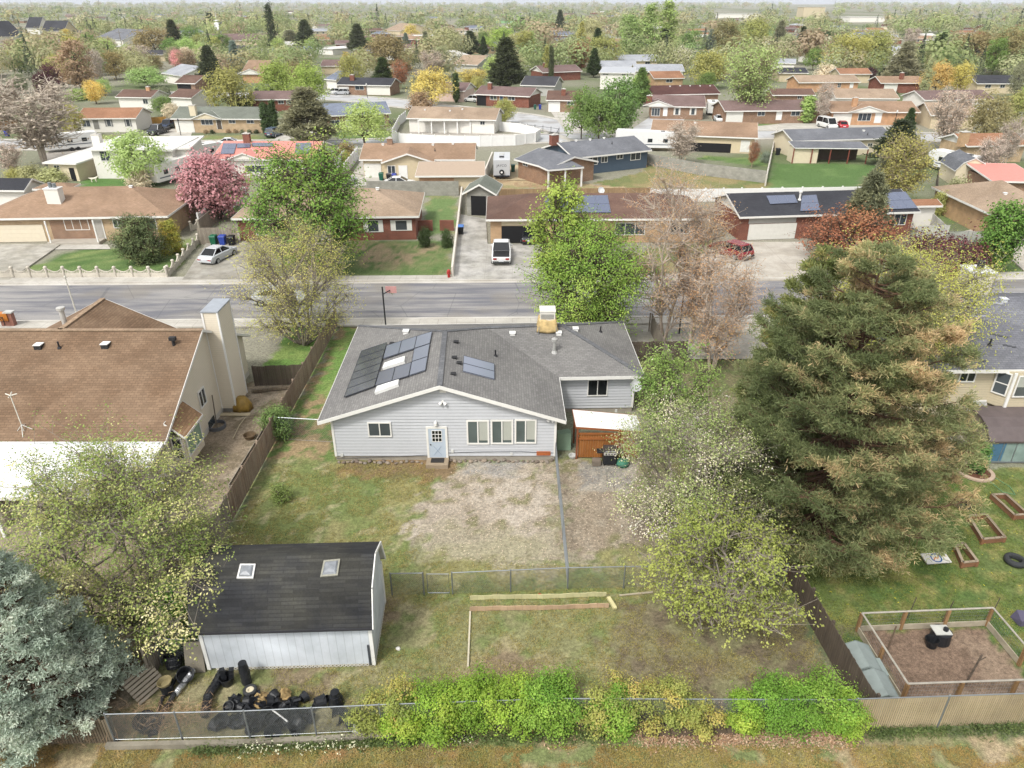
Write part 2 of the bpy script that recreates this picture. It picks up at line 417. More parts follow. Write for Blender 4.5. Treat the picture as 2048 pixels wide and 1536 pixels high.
# ============================================================ numpy helpers
def hash2(ix, iy, s):
    h = (ix*374761393+iy*668265263+s*144665) & 0x7fffffff
    h = ((h ^ (h >> 13))*1274126177) & 0x7fffffff; return ((h ^ (h >> 16)) & 0xffff)/65535.
def vnoise(x, y, s=0):
    ix = np.floor(x).astype(np.int64); iy = np.floor(y).astype(np.int64); fx = x-ix; fy = y-iy
    fx = fx*fx*(3-2*fx); fy = fy*fy*(3-2*fy)
    a = hash2(ix, iy, s); b = hash2(ix+1, iy, s); c = hash2(ix, iy+1, s); d = hash2(ix+1, iy+1, s)
    return (a*(1-fx)+b*fx)*(1-fy)+(c*(1-fx)+d*fx)*fy
def fbm(x, y, sc_=1., o=4, s=0):
    r = 0; a = .5; t = 0
    for k in range(o): r = r+a*vnoise(x*sc_+k*17.3, y*sc_-k*9.1, s+k); t += a; a *= .55; sc_ *= 2.03
    return r/t
def inpoly(x, y, P):
    r = np.zeros(x.shape, bool); n = len(P)
    for i in range(n):
        x0, y0 = P[i]; x1, y1 = P[(i+1) % n]
        if y0 == y1: continue
        c = ((y0 > y) != (y1 > y)) & (x < (x1-x0)*(y-y0)/(y1-y0)+x0); r ^= c
    return r
# ============================================================ the ground: one sheet to the horizon, colour by place (lawn, dirt, dry grass)
def axis(parts):
    a = [np.arange(p, q, s) for p, q, s in parts]; return np.concatenate(a)
XS = axis([(-9000, -1500, 750), (-1500, -400, 60), (-400, -130, 9), (-130, -34, 1.2), (-34, 34, .2), (34, 150, 1.2), (150, 400, 9), (400, 1500, 60), (1500, 9001, 750)])
YS = axis([(-60, 12, 6), (12, 56, .2), (56, 170, .9), (170, 420, 3.5), (420, 1500, 30), (1500, 12001, 500)])
GX, GY = np.meshgrid(XS, YS); X = GX.ravel(); Y = GY.ravel()
n1 = fbm(X, Y, .35, 5, 1); n2 = fbm(X, Y, 1.6, 4, 5); n3 = fbm(X, Y, .05, 4, 9); n4 = fbm(X, Y, .012, 3, 12)
def c3(h): q = np.array(lin(h)); return q*.77+q.mean()*.23
def blend(base, h, m): return base*(1-m[:, None])+c3(h)[None]*m[:, None]
def sm(a, lo, hi): t = np.clip((a-lo)/(hi-lo), 0, 1); return t*t*(3-2*t)
C = np.tile(c3('8d8e72'), (len(X), 1))
C = blend(C, '6f7d4c', sm(n3, .4, .6)); C = blend(C, 'a39c8a', sm(n4, .5, .62)*.7)
def zone(poly, cols, edge=.3, jx=.6, amt=1.):
    """cols: [(hex, noise threshold)] laid one over the other inside a world polygon with a ragged edge"""
    P = poly; x0 = min(p[0] for p in P)-2; x1 = max(p[0] for p in P)+2; y0 = min(p[1] for p in P)-2; y1 = max(p[1] for p in P)+2
    i = np.where((X > x0) & (X < x1) & (Y > y0) & (Y < y1))[0]
    if not len(i): return
    m = np.zeros(len(i)); K_ = 5
    for k in range(K_):
        ox = (fbm(X[i], Y[i], .9/jx, 3, 31)-.5)*edge*5+(k % 3-1)*edge*.3; oy = (fbm(X[i], Y[i], .9/jx, 3, 57)-.5)*edge*5+(k//2-1)*edge*.3
        m += inpoly(X[i]+ox, Y[i]+oy, P)/K_
    m *= amt; B = C[i]; T = np.tile(c3(cols[0]), (len(i), 1))
    for h, lo, hi, which in cols[1:]:
        nn = (n1, n2, n3)[which][i]; T = blend(T, h, sm(nn, lo, hi))
    C[i] = B*(1-m[:, None])+T*m[:, None]
def pz(px, cols, **k): zone([g(*p) for p in px], cols, **k)
GREEN = ['7d8a44', ('9c9658', .45, .62, 0), ('66803a', .5, .7, 1), ('a8a06c', .6, .72, 1)]
LAWN = ['6d8a40', ('8a9a50', .45, .65, 0), ('587a34', .5, .7, 1)]
DRY = ['a39a66', ('8f8f55', .42, .6, 0), ('b0a27a', .5, .65, 1), ('7f8a48', .58, .7, 1)]
DIRT = ['a8977e', ('b8ab96', .45, .62, 0), ('8f8068', .55, .7, 1)]
# near yards
zone([(-60, 12), (60, 12), (60, 17), (-60, 17)], ['96905e', ('ab9668', .47, .6, 0), ('7f8a4c', .5, .62, 1), ('b8a27c', .62, .74, 0)])
zone([(-14, 16.6), (12.6, 16.6), (12.2, 24), (-14, 24)], ['91905a', ('a59a6a', .45, .6, 0), ('7e8a48', .5, .64, 1), ('94805f', .62, .7, 0)])
zone([(-13.5, 16.6), (-5, 16.6), (-5, 19.8), (-13.5, 19.8)], ['a1986a', ('8d7c5c', .5, .6, 0), ('7f8548', .5, .65, 1)])
zone([(4.5, 17.2), (12.6, 17.2), (12.4, 24), (5.5, 24), (3.5, 21)], ['857a58', ('8f8a5c', .45, .6, 0), ('7a6c52', .5, .64, 1)], edge=.5)
zone([(-14, 23.5), (12.4, 23.5), (12, 35), (-14, 35)], GREEN)
zone([(-4.6, 27.2), (-1.5, 25.4), (2.3, 25.2), (2.4, 34.4), (-3.4, 34.4), (-3.8, 31.5), (-5, 30)], ['b5a690', ('c2b4a0', .42, .6, 0), ('a3937a', .5, .66, 1), ('8f8a5e', .62, .72, 1)], edge=.75)
zone([(-4.8, 25.8), (2.4, 24.5), (2.4, 28), (-4, 29)], ['a79e7c', ('97935f', .45, .6, 0)], edge=.5, amt=.6)
zone([(2.5, 26), (7, 26.5), (9, 30), (8.2, 35), (2.5, 35)], ['a29178', ('8a8556', .48, .6, 0), ('ab9c84', .5, .66, 1)], edge=.7)
zone([(3.6, 31.5), (6.4, 31), (7.2, 34.3), (3.8, 34.3)], ['9a968f', ('b0a898', .5, .6, 1)], edge=.3, amt=.8)
zone([(-2.6, 33), (.3, 32.8), (.6, 34.4), (-2.8, 34.4)], ['a09c96', ('b0a898', .5, .6, 1)], edge=.25, amt=.8)
zone([(-10, 33.1), (-3.6, 32.2), (-3.4, 34.5), (-10, 34.5)], ['8f7650', ('7f7846', .45, .6, 0), ('9c7c4c', .5, .62, 1)], edge=.4)
zone([(-14, 34.5), (-9.8, 34.5), (-10.5, 54), (-14, 54)], ['8f8550', ('a98f62', .42, .56, 0), ('6f8a3c', .5, .62, 1)], edge=.4)
zone([(-13.3, 42), (-10.8, 42), (-10.6, 53.5), (-13.3, 53.5)], ['749a3c', ('8aa348', .5, .62, 0)], edge=.5)
zone([(-17.6, 44), (-14.1, 44), (-14.1, 53.4), (-17.8, 53.4)], ['6d9638', ('85a045', .5, .62, 0)], edge=.2)
zone([(-40, 18), (-14.2, 18), (-14.2, 43.5), (-18, 44), (-40, 30)], ['a08d72', ('b5a48a', .45, .6, 0), ('8a7a5e', .5, .64, 1), ('7d7a4a', .62, .7, 0)], edge=.1)
zone([(-11, 49), (22, 49), (22, 53.5), (-11, 53.5)], LAWN, edge=.1)
zone([(8.5, 38), (13, 38), (13, 49), (8.3, 49)], ['7c8248', ('9a8d62', .45, .6, 0)], edge=.1)
zone([(8, 33), (23, 33), (23, 49), (8, 49)], ['7f7a50', ('8f8560', .45, .6, 0), ('6f7a42', .5, .64, 1)], edge=.2)
zone([(12.7, 17.6), (34, 17.6), (34, 33.6), (12, 33.6)], ['6d7f3a', ('5d7a32', .45, .6, 0), ('85893f', .5, .66, 1), ('969048', .62, .75, 1)], edge=.1)
zone([(14.4, 18.2), (19.7, 18.2), (19.7, 21.8), (14.4, 21.8)], ['8a705a', ('9c836a', .45, .6, 0), ('76604c', .5, .66, 1)], edge=.15)
zone([(12.8, 17.6), (14.5, 17.6), (14.3, 21.6), (12.2, 23)], ['7c7750', ('8f7e5e', .45, .6, 0), ('56703a', .56, .66, 1)], edge=.2)
# across the street and beyond, lawns and yards read off the photograph
for px, cols in [
    ([(25, 541), (165, 497), (330, 500), (400, 468), (392, 500), (340, 545)], LAWN), ([(705, 478), (895, 480), (898, 556), (640, 556)], ['6a8440', ('8a8c54', .45, .6, 0), ('a59068', .58, .68, 0), ('5a7a35', .55, .7, 1)]),
    ([(850, 392), (915, 392), (912, 470), (850, 470)], ['73904a', ('93965a', .5, .6, 0)]), ([(1285, 500), (1420, 470), (1440, 545), (1250, 548)], ['71803f', ('9a8f5c', .5, .6, 0)]),
    ([(1800, 485), (1970, 490), (2048, 540), (2048, 560), (1800, 556)], LAWN), ([(1885, 395), (1905, 395), (1900, 445), (1880, 440)], LAWN),
    ([(1400, 330), (1500, 350), (1560, 378), (1250, 378), (1180, 365)], ['7d8446', ('9a8c52', .45, .58, 0), ('6f853c', .55, .66, 1)]), ([(980, 348), (1100, 360), (1290, 380), (960, 380), (930, 360)], ['c2a878', ('a39a62', .5, .64, 0), ('b09066', .5, .64, 1)]),
    ([(1545, 325), (1770, 330), (1700, 378), (1530, 378)], ['5c7f38', ('6b8c42', .5, .62, 0)]), ([(1410, 312), (1540, 320), (1530, 332), (1400, 320)], LAWN),
    ([(150, 332), (235, 335), (320, 375), (170, 378)], ['5e8a38', ('7a8a4a', .5, .62, 0)]), ([(395, 395), (500, 395), (470, 440), (400, 430)], ['57803a', ('8a8058', .5, .62, 0)]),
    ([(100, 268), (330, 272), (520, 270), (530, 290), (90, 290)], ['7f8f4a', ('9a9258', .45, .62, 0)]), ([(660, 265), (780, 262), (800, 292), (690, 292)], LAWN),
    ([(1080, 255), (1110, 255), (1105, 268), (1080, 268)], LAWN), ([(1510, 245), (1645, 248), (1640, 264), (1515, 262)], ['74904a', ('959058', .5, .62, 0)]),
    ([(1300, 330), (1420, 330), (1500, 360), (1450, 378), (1240, 378)], ['8a8a4c', ('a09058', .45, .58, 0)])]:
    pz(px, cols, edge=.5, jx=2)
zone([(-70, 64), (90, 64), (100, 66), (-70, 66)], ['8f9060', ('a29a72', .5, .6, 0)], amt=.3)
idx = np.arange(len(XS)*len(YS)).reshape(len(YS), len(XS))
quads = np.stack([idx[:-1, :-1], idx[:-1, 1:], idx[1:, 1:], idx[1:, :-1]], -1).reshape(-1, 4)
me = bpy.data.meshes.new('ground'); nv = len(X)
me.vertices.add(nv); co = np.zeros((nv, 3)); co[:, 0] = X; co[:, 1] = Y
near = np.exp(-np.clip((Y-56), 0, None)/3)*(np.abs(X) < 36); co[:, 2] = -.01-((1-n2)*.05)*near*(Y > 12)
me.vertices.foreach_set('co', co.ravel()); me.loops.add(quads.size); me.loops.foreach_set('vertex_index', quads.ravel())
me.polygons.add(len(quads)); me.polygons.foreach_set('loop_start', np.arange(len(quads))*4); me.polygons.foreach_set('loop_total', np.full(len(quads), 4))
me.update(calc_edges=True); at = me.attributes.new('place', 'FLOAT_COLOR', 'POINT'); at.data.foreach_set('color', np.concatenate([C, np.ones((nv, 1))], 1).ravel())
t = NT('ground'); a = t.n('Attribute', attribute_name='place'); gp = t.geo()
fn = t.noise(7, gp, 5, .7); fm = t.noise(1.6, gp, 5, .65)
fg = t.noise(26, gp, 3, .7); x_ = t.mix(a.outputs['Color'], t.ramp(fn, [(.32, .58), (.68, 1.32)]), 1., 'MULTIPLY'); x_ = t.mix(x_, t.ramp(fg, [(.32, .62), (.68, 1.35)]), 1., 'MULTIPLY'); x_ = t.mix(x_, t.ramp(fm, [(.3, .84), (.7, 1.12)]), 1., 'MULTIPLY')
t.set(x_, .95, 0, .15); t.bump(fn, .5, .04); me.materials.append(t.m)
ground = bpy.data.objects.new('ground', me); col.objects.link(ground); tag(ground, kind='structure')
# ============================================================ roads
def ribbon(name, pts, wd, z, mat, off=0., kind='structure', th=0.):
    P = [Vector((p[0], p[1], 0)) for p in pts]; L = []; Rr = []
    for i, p in enumerate(P):
        d = (P[min(i+1, len(P)-1)]-P[max(i-1, 0)]).normalized(); n = Vector((-d.y, d.x, 0)); L.append(p+n*(off+wd/2)); Rr.append(p+n*(off-wd/2))
    m = MB(); k = len(P)
    if th: m.loft([[ (r.x, r.y, z-th), (l.x, l.y, z-th), (l.x, l.y, z), (r.x, r.y, z)] for l, r in zip(L, Rr)])
    else: m.add([(p.x, p.y, z) for p in Rr+L], [(i, i+1, k+i+1, k+i) for i in range(k-1)])
    o = m.build(name, mat); return tag(o, kind=kind)
def asphalt_m(c, c2, crack='55575a'):
    t = NT('asphalt'); gp = t.geo(); s = t.n('SeparateXYZ'); t.l(gp, s); mp = t.n('CombineXYZ')
    t.l(t.math('MULTIPLY', s.outputs[0], .12), mp.inputs[0]); t.l(t.math('MULTIPLY', s.outputs[1], 1.1), mp.inputs[1])
    st = t.noise(1., mp.outputs[0], 5, .6); x = t.mix(c, c2, t.ramp(st, [(.4, 0.), (.6, 1.)]))
    pn = t.noise(.13, gp, 5, .6); x = t.mix(x, '8b857c', t.math('MULTIPLY', t.ramp(pn, [(.5, 0.), (.62, 1.)]), .6))
    v = t.n('TexVoronoi', feature='DISTANCE_TO_EDGE'); dn = t.n('TexNoise'); dn.inputs['Scale'].default_value = .8
    t.l(t.mix(gp, dn.outputs['Color'], .12), v.inputs['Vector']); v.inputs['Scale'].default_value = .22
    cr = t.math('LESS_THAN', v.outputs['Distance'], .006); x = t.mix(x, crack, t.math('MULTIPLY', cr, .4))
    n = t.noise(12, gp, 4, .7); x = t.mix(x, t.ramp(n, [(.3, .85), (.7, 1.12)]), 1., 'MULTIPLY')
    t.set(x, .7, 0, .3); t.bump(n, .2, .01); return t.m
ASPH = asphalt_m('74747a', '9f9c99'); ASPH2 = asphalt_m('b4b5b8', 'c6c6c6', '9a9a9a')
CONC = concrete('cfcac0', 1.5, 'bdb8ae', .15); CONC2 = concrete('c6c1b6', 3.2, 'aaa598', .35, jd=.4)
CONCW = concrete('b9b4a9', 3.0, 'a39d90', .4, wet=1., jd=.4); KERB = concrete('d6d2ca', 0, 'c4beb4', .1)
def sy(x): return 59.62+.018*(x+2)
S1 = [(x, sy(x)) for x in (-260, -120, -60, -20, 20, 60, 130, 300)]
ribbon('street', S1, 8.2, .012, ASPH)
# kerb with its gutter, pavement behind it, both sides
for sgn in (1, -1):
    ribbon('gutter', S1, .45, .022, KERB, sgn*4.32); ribbon('kerb', S1, .17, .15, KERB, sgn*4.63, th=.14)
    ribbon('sidewalk', S1, 1.25, .13, CONC, sgn*5.35, th=.13)
S2 = [(-330, 150), (-140, 139), (-60, 136), (-30, 137.5), (-6, 141.5), (14, 146), (32, 148), (52, 148.5), (85, 145), (140, 142), (330, 140)]
ribbon('street', S2, 8.5, .012, ASPH2)
S3 = [g(*p) for p in [(1215, 283), (1150, 262), (1090, 246), (1030, 234), (960, 226), (860, 214), (760, 202), (690, 196), (600, 192), (480, 190), (300, 188)]]
ribbon('street', S3, 10., .02, ASPH2)
S4 = [g(*p) for p in [(1260, 283), (1300, 262), (1330, 240), (1350, 215), (1365, 190)]]
ribbon('street', S4, 8., .028, ASPH2)
for S, w_ in ((S2, 8.5), (S3, 10.)):
    for sgn in (1, -1): ribbon('sidewalk', S, 1.4, .1, CONC, sgn*(w_/2+.8), th=.09)
def sheet(name, px, z, mat, kind='structure', world=False, th=0.):
    P = px if world else [g(*p) for p in px]; m = MB()
    if th: m.slab(P, z-th, z)
    else: m.add([(x, y, z) for x, y in P], [tuple(range(len(P)))])
    o = m.build(name, mat); return tag(o, kind=kind)
def s1y(x, o): return sy(x)+o
# driveways across the street (front edges on the pavement line)
fy = 5.98
def drive(px, z=.135, mat=CONC2):
    P = [g(*p) for p in px]; return sheet('driveway', P, z, mat, world=True, th=.13)
drive([(-90, 562), (-60, 490), (92, 490), (140, 478), (20, 562)])
drive([(365, 562), (425, 470), (478, 468), (560, 560)], mat=CONCW)
drive([(905, 562), (918, 430), (972, 440), (975, 490), (1095, 490), (1130, 562)], mat=concrete('cdc9c2', 2.6, 'b0aca2', .45, wet=1., jd=.5))
drive([(1405, 562), (1400, 512), (1480, 486), (1600, 486), (1660, 562)], mat=concrete('cbc4b8', 3., 'b9b1a4', .2))
drive([(1975, 478), (2060, 478), (2150, 555), (2060, 555)], mat=concrete('cbc4b8', 3., 'b9b1a4', .2))
sheet('garden_path', [(90, 500), (96, 488), (215, 490), (222, 499)], .05, CONC)
# the street in front of the near houses: drives of the near side
sheet('driveway', [(-34, 46), (-27, 46), (-26.5, 54.2), (-35, 54.2)], .03, CONC2, world=True)
sheet('driveway', [(9, 47.5), (22, 47.5), (22, 54.6), (7.5, 54.3)], .03, CONC2, world=True)
# second street driveways, yards of concrete and gravel
for px, mt in [([(690, 372), (735, 300), (770, 365), (960, 365), (960, 372)], CONC), ([(985, 360), (990, 330), (1040, 330), (1090, 362)], concrete('c2b08e', 0, 'cdbb98', .3)),
               ([(1440, 260), (1640, 240), (1700, 248), (1830, 252), (1830, 262), (1600, 262)], CONC), ([(340, 272), (295, 270), (320, 255), (385, 262), (378, 288), (330, 288)], CONC),
               ([(660, 284), (545, 282), (570, 262), (640, 262)], CONC), ([(1100, 222), (1160, 214), (1200, 232), (1190, 262), (1130, 262)], CONC), ([(800, 272), (830, 262), (1010, 268), (1040, 278), (900, 286)], concrete('b3aca2', 0)),
               ([(1180, 290), (1230, 262), (1330, 262), (1340, 296), (1300, 300)], CONC), ([(85, 312), (130, 280), (230, 290), (90, 330)], concrete('b3aca2', 0)), ([(1900, 470), (1960, 455), (1975, 478)], CONC)]:
    sheet('concrete_apron', px, .045, mt)
# ============================================================ the grey house in the middle
EZ = 2.75
t = thing('house', 'grey sided ranch house with solar panels and a blue back door, centre of the photo', 'house', (-3.8, 38, 0))
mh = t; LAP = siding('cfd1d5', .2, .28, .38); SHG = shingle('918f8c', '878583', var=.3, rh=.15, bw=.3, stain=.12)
A = (-10.6, 34.0, EZ); B = (-10.85, 47.3, EZ); R0 = (-3.85, 34.0, 4.98); R1 = (-4.15, 41.2, 4.98); Vj = (-1.6, 43.6, 4.2)
M1 = (3.3, 44.0, 4.2); E1 = (2.95, 34.1, EZ); Cc = (2.87, 39.3, EZ); D_ = (8.1, 39.5, EZ); F_ = (7.95, 48.0, EZ); R0b = R0
roof(t, [[A, R0, R1, B], [E1, Cc, Vj, R1, R0], [B, R1, Vj, M1, F_], [Cc, D_, M1, Vj], [D_, F_, M1]], SHG, fh=.2)
nl = (Vector(R0)-Vector(A)).cross(Vector(R1)-Vector(A)).normalized(); nr_ = (Vector(Cc)-Vector(E1)).cross(Vector(R1)-Vector(E1)).normalized(); nm = (Vector(D_)-Vector(Cc)).cross(Vector(M1)-Vector(Cc)).normalized()
nh = (Vector(F_)-Vector(D_)).cross(Vector(M1)-Vector(D_)).normalized()
def onL(u, v): return onplane(u, v, A, nl)
def onR(u, v): return onplane(u, v, E1, nr_)
def onM(u, v): return onplane(u, v, Cc, nm)
def onH(u, v): return onplane(u, v, D_, nh)
# ridge caps
rc_ = MB()
for a, b in ((R0, R1), (R1, Vj), (Vj, M1), (M1, D_), (M1, F_), (R1, B)): rc_.bar(Vector(a)+Vector((0, 0, .005)), Vector(b)+Vector((0, 0, .005)), .3, .05)
rc_.build('ridge_cap', shingle('7c7d80', bw=.3, rh=.3), t)
# walls, lap siding
wb = Wall((-9.96, 34.42), (2.42, 34.42)); Wd = wb.L; wh = MB()
zb = .28; zr = lambda s: min(EZ+(.5+s)*.33, EZ+(.42+Wd-s)*.33)-.16
ap = -3.85+9.96
wh2 = MB(); lap_wall(wh2, [(0, zb), (Wd, zb), (Wd, zr(Wd)), (ap, 4.8), (0, zr(0))], .2, .03); wh.merge(wh2, wb.M)
wr = Wall((2.42, 34.42), (2.42, 39.8)); q = lap_wall(MB(), [(0, zb), (wr.L, zb), (wr.L, EZ), (0, EZ)], .2, .03); wh.merge(q, wr.M)
wm = Wall((2.42, 39.8), (7.6, 39.95)); q = lap_wall(MB(), [(0, zb), (wm.L, zb), (wm.L, EZ), (0, EZ)], .2, .03); wh.merge(q, wm.M)
for p, q_ in (((7.6, 39.95), (7.45, 47.5)), ((7.45, 47.5), (-10.2, 46.9)), ((-10.2, 46.9), (-9.96, 34.42))):
    wl = Wall(p, q_); q = lap_wall(MB(), [(0, zb), (wl.L, zb), (wl.L, EZ), (0, EZ)], .2, .03); wh.merge(q, wl.M)
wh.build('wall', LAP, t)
f = MB()
for wl in (wb, wr, wm): f.box(0, wl.L, .02, .3, -.1, zb, wl.M)
f.build('foundation', plain('a79f92', .9), t)
for bx_, M_ in (((-.05, .07, -.05, .05, zb-.02, EZ-.2), wb.M), ((Wd-.07, Wd+.05, -.05, .05, zb-.02, EZ-.15), wb.M), ((wm.L-.07, wm.L+.05, -.05, .05, zb, EZ-.2), wm.M)): MB().box(*bx_, M_).build('corner_trim', TRIM, t)
sg = glass('8e9390', .12); dk = glass('24282a')
window(wb, t, wb.rect(736, 843.5, 783, 872.5), 2, gl=glass('4a5054'))
for r in ((933.3, 839.2, 978.5, 887.5), (981.6, 838.7, 1026.3, 887), (1029.3, 837.7, 1073, 885.7)):
    window(wb, t, wb.rect(*r), 2, gl=glass('55605e'), fw=.09, shade=(0, .9))
window(wm, t, wm.rect(1174.6, 758, 1215.2, 791), 2, gl=dk, fw=.06)
# blue door with a nine-light window, white storm frame, doorstep
r = wb.rect(858, 856, 891.5, 916); s0, s1, z0, z1 = r
d = MB().box(s0, s1, -.07, .0, z0, z1).build('door', plain('c0ccd9', .5, var=.05), t, wb.M)
m = MB(); m.box(s0-.12, s0, -.09, .01, z0, z1+.12).box(s1, s1+.12, -.09, .01, z0, z1+.12).box(s0, s1, -.09, .01, z1, z1+.12); m.build('door_frame', TRIM, d, wb.M)
a0, a1, b0, b1 = s0+.2, s1-.2, z0+1.15, z1-.12
m = MB().box(a0, a1, -.08, -.06, b0, b1).build('window', dk, d, wb.M)
q = MB()
for k in range(4): q.box(a0+(a1-a0)*k/3-.014, a0+(a1-a0)*k/3+.014, -.095, -.075, b0, b1); q.box(a0, a1, -.094, -.076, b0+(b1-b0)*k/3-.014, b0+(b1-b0)*k/3+.014)
q.build('muntins', WHITE, d, wb.M)
q = MB(); c_ = (s0+s1)/2
for sgn in (1, -1): q.bar((c_-.22, -.078, z0+.25), (c_+.22*1, -.078, z0+.85), .02) if sgn > 0 else q.bar((c_-.22, -.078, z0+.85), (c_+.22, -.078, z0+.25), .02)
q.build('panel_moulding', plain('a3b4c8', .5), d, wb.M)
MB().lathe([(0, -.06), (.035, -.04), (.035, 0), (.02, .05)], 8, M=wb.M@Matrix.Translation((s0+.1, -.1, z0+.95))@Matrix.Rotation(R(90), 4, 'X')).build('handle', plain('4a4844', .4, .6), d)
MB().box(s0-.15, s1+.15, -.85, -.03, -.05, .2, wb.M).build('doorstep', plain('a2917a', .9), t)
mat_ = MB().box(s0+.1, s1-.1, -.6, -.15, .203, .225, wb.M); single(mat_, 'doormat', plain('33302e', .95), 'dark mat on the doorstep of the blue door', 'doormat', tuple(wb.M@Vector(((s0+s1)/2, -.4, .2))))
# gable vent, floodlights, wall lamp, outlets, cable, rusty vent strip
x, z = wb.hit(885.5, 777); MB().box(x-.17, x+.17, -.07, 0, z-.22, z+.22).build('gable_vent', TRIM, t, wb.M)
def flood(wl, u, v):
    x, z = wl.hit(u, v); q = MB().lathe([(0, 0), (.07, 0), (.07, .05), (0, .05)], 10, M=wl.M@Matrix.Translation((x, -.02, z))@Matrix.Rotation(R(90), 4, 'X'))
    for sx in (-1, 1): q.lathe([(0, 0), (.04, .02), (.1, .2), (.0, .19)], 10, M=wl.M@Matrix.Translation((x+sx*.04, -.08, z))@Matrix.Rotation(R(150), 4, 'X')@Matrix.Rotation(sx*R(38), 4, 'Y'))
    return q.build('floodlight', WHITE, t)
flood(wb, 885.5, 802); flood(wb, 1101, 836)
x, z = wb.hit(871.5, 845); MB().lathe([(0, 0), (.09, .02), (.1, .2), (.05, .3), (0, .3)], 10, M=wb.M@Matrix.Translation((x, -.12, z-.15))).build('wall_lamp', WHITE, t)
for u, v in ((684, 909.5), (905, 901.5), (1232, 821), (1023, 907)):
    w_ = wm if u > 1130 else wb; x, z = w_.hit(u, v); MB().box(x-.07, x+.07, -.07, 0, z-.09, z+.09).build('outlet_box', plain('dcdcd8'), t, w_.M)
P = [wb.hit(*p) for p in ((674, 916), (760, 913), (820, 911), (855, 909))]; q = MB().tube([wb.M@Vector((x, -.04, z)) for x, z in P], .014, 4)
P = [wb.hit(*p) for p in ((897, 905), (960, 903), (1040, 902.5), (1105, 905))]; q.tube([wb.M@Vector((x, -.04, z)) for x, z in P], .016, 4); q.build('cable', plain('4a4c50'), t)
x0, z0 = wb.hit(1073, 908); x1, z1 = wb.hit(1101, 904); MB().box(x0, x1, -.05, 0, z0-.07, z1+.06).build('rusty_strip', plain('b9683a', .8, var=.3, ns=8), t, wb.M)
# solar array, skylights, roof vents
def Q(on, *px): return [on(*p) for p in px]
SP = solar('343843', grid=50, lw=0.)
panels(t, Q(onL, (689, 797.8), (751, 775.5), (775.7, 687.6), (723.7, 705)), 6, 1, mat=solar('4c5058', grid=50, lw=0., rough=.12), frame='1c1e22')
panels(t, Q(onL, (767.5, 720.5), (861, 690), (866, 665.4), (774.5, 693.8)), 1, 3, mat=solar('6c7280', grid=50, lw=0., rough=.25), frame='2a2e36')
panels(t, Q(onL, (819.8, 754.5), (852.4, 743.8), (861.2, 690.6), (829.7, 700.8)), 2, 1, mat=solar('6c7280', grid=50, lw=0., rough=.25), frame='2a2e36')
panels(t, Q(onL, (751.5, 775.5), (819, 755), (824.8, 727.5), (759.6, 747)), 1, 2, mat=solar('585c68', grid=50, lw=0., rough=.2), frame='22252c')
panels(t, Q(onR, (923.7, 745.3), (988.4, 762), (988, 730.8), (925.7, 714.3)), 2, 1, mat=solar('868d9e', grid=50, lw=0., rough=.3), frame='2c3038')
for qd in (((766.6, 740.4), (810.4, 726.5), (812, 716), (770.8, 729.7)), ((751, 790), (798, 773), (799.7, 763), (756, 776.7))):
    c = Q(onL, *qd); s = MB().loft([[p+nl*.0 for p in c], [p+nl*.16 for p in c]]); k = s.build('skylight', plain('e8e8e4', .4), t)
    ce = sum(c, Vector())/4; MB().loft([[ce+(p-ce)*.86+nl*.17 for p in c], [ce+(p-ce)*.6+nl*.22 for p in c]]).build('skylight_dome', plain('f4f4f2', .25), k)
for u, v in ((912.5, 685.6), (909, 717), (906.7, 750), (918.6, 728)): vent(t, onR(u, v), 'low')
vent(t, onL(784, 689), 'low'); vent(t, onR(991, 712), 'pipe'); vent(t, onM(1025, 669)); vent(t, onM(1117.4, 668)); vent(t, onH(1151, 660)); vent(t, onM(1108.5, 704), 'flue', plain('bdbcb8', .4, .3)); vent(t, onH(1201, 664), 'pipe'); vent(t, onL(812, 665))
# evaporative cooler on the ridge, half wrapped in a yellow tarpaulin
ct = thing('evaporative_cooler', 'white rooftop cooler wrapped in a rusty yellow tarp on the grey house ridge', 'cooler', (2.3, 43.8, 4.1))
cx, cy = 2.3, 43.75
m = MB().box(cx-.48, cx+.48, cy-.46, cy+.46, 4.62, 5.4).box(cx-.52, cx+.52, cy-.5, cy+.5, 5.4, 5.47); m.build('cabinet', plain('eae6dc', .5), ct)
m = MB()
for k in range(12): m.box(cx-.42+k*.07, cx-.385+k*.07, cy-.49, cy-.46, 4.92, 5.25)
m.build('louvre', plain('8c8a84', .5), ct)
secs = []
for z, r_ in ((4.05, .68), (4.2, .66), (4.5, .6), (4.78, .58), (4.86, .55)):
    secs.append([(cx+r_*math.copysign(min(1, abs(math.cos(a))*1.35), math.cos(a))*(1+.05*math.sin(9*a+z*9)), cy+r_*math.copysign(min(1, abs(math.sin(a))*1.35), math.sin(a)), z+.04*math.sin(5*a)) for a in [2*math.pi*k/32 for k in range(32)]])
MB().loft(secs).build('tarpaulin', plain('d8bc84', .6, var=.4, ns=3), ct, smooth=True)
m = MB()
for sx in (-1, 1):
    for y_ in (-1, 1): m.tube([(cx+sx*.5, cy+y_*.5, 4.7), (cx+sx*.6, cy+y_*.75, 3.95)], .025, 5)
m.build('legs', GALV, ct)
dish(1271, 771, 2.6, 'round grey satellite dish by the right corner of the grey house', r=.38, yaw=.4)
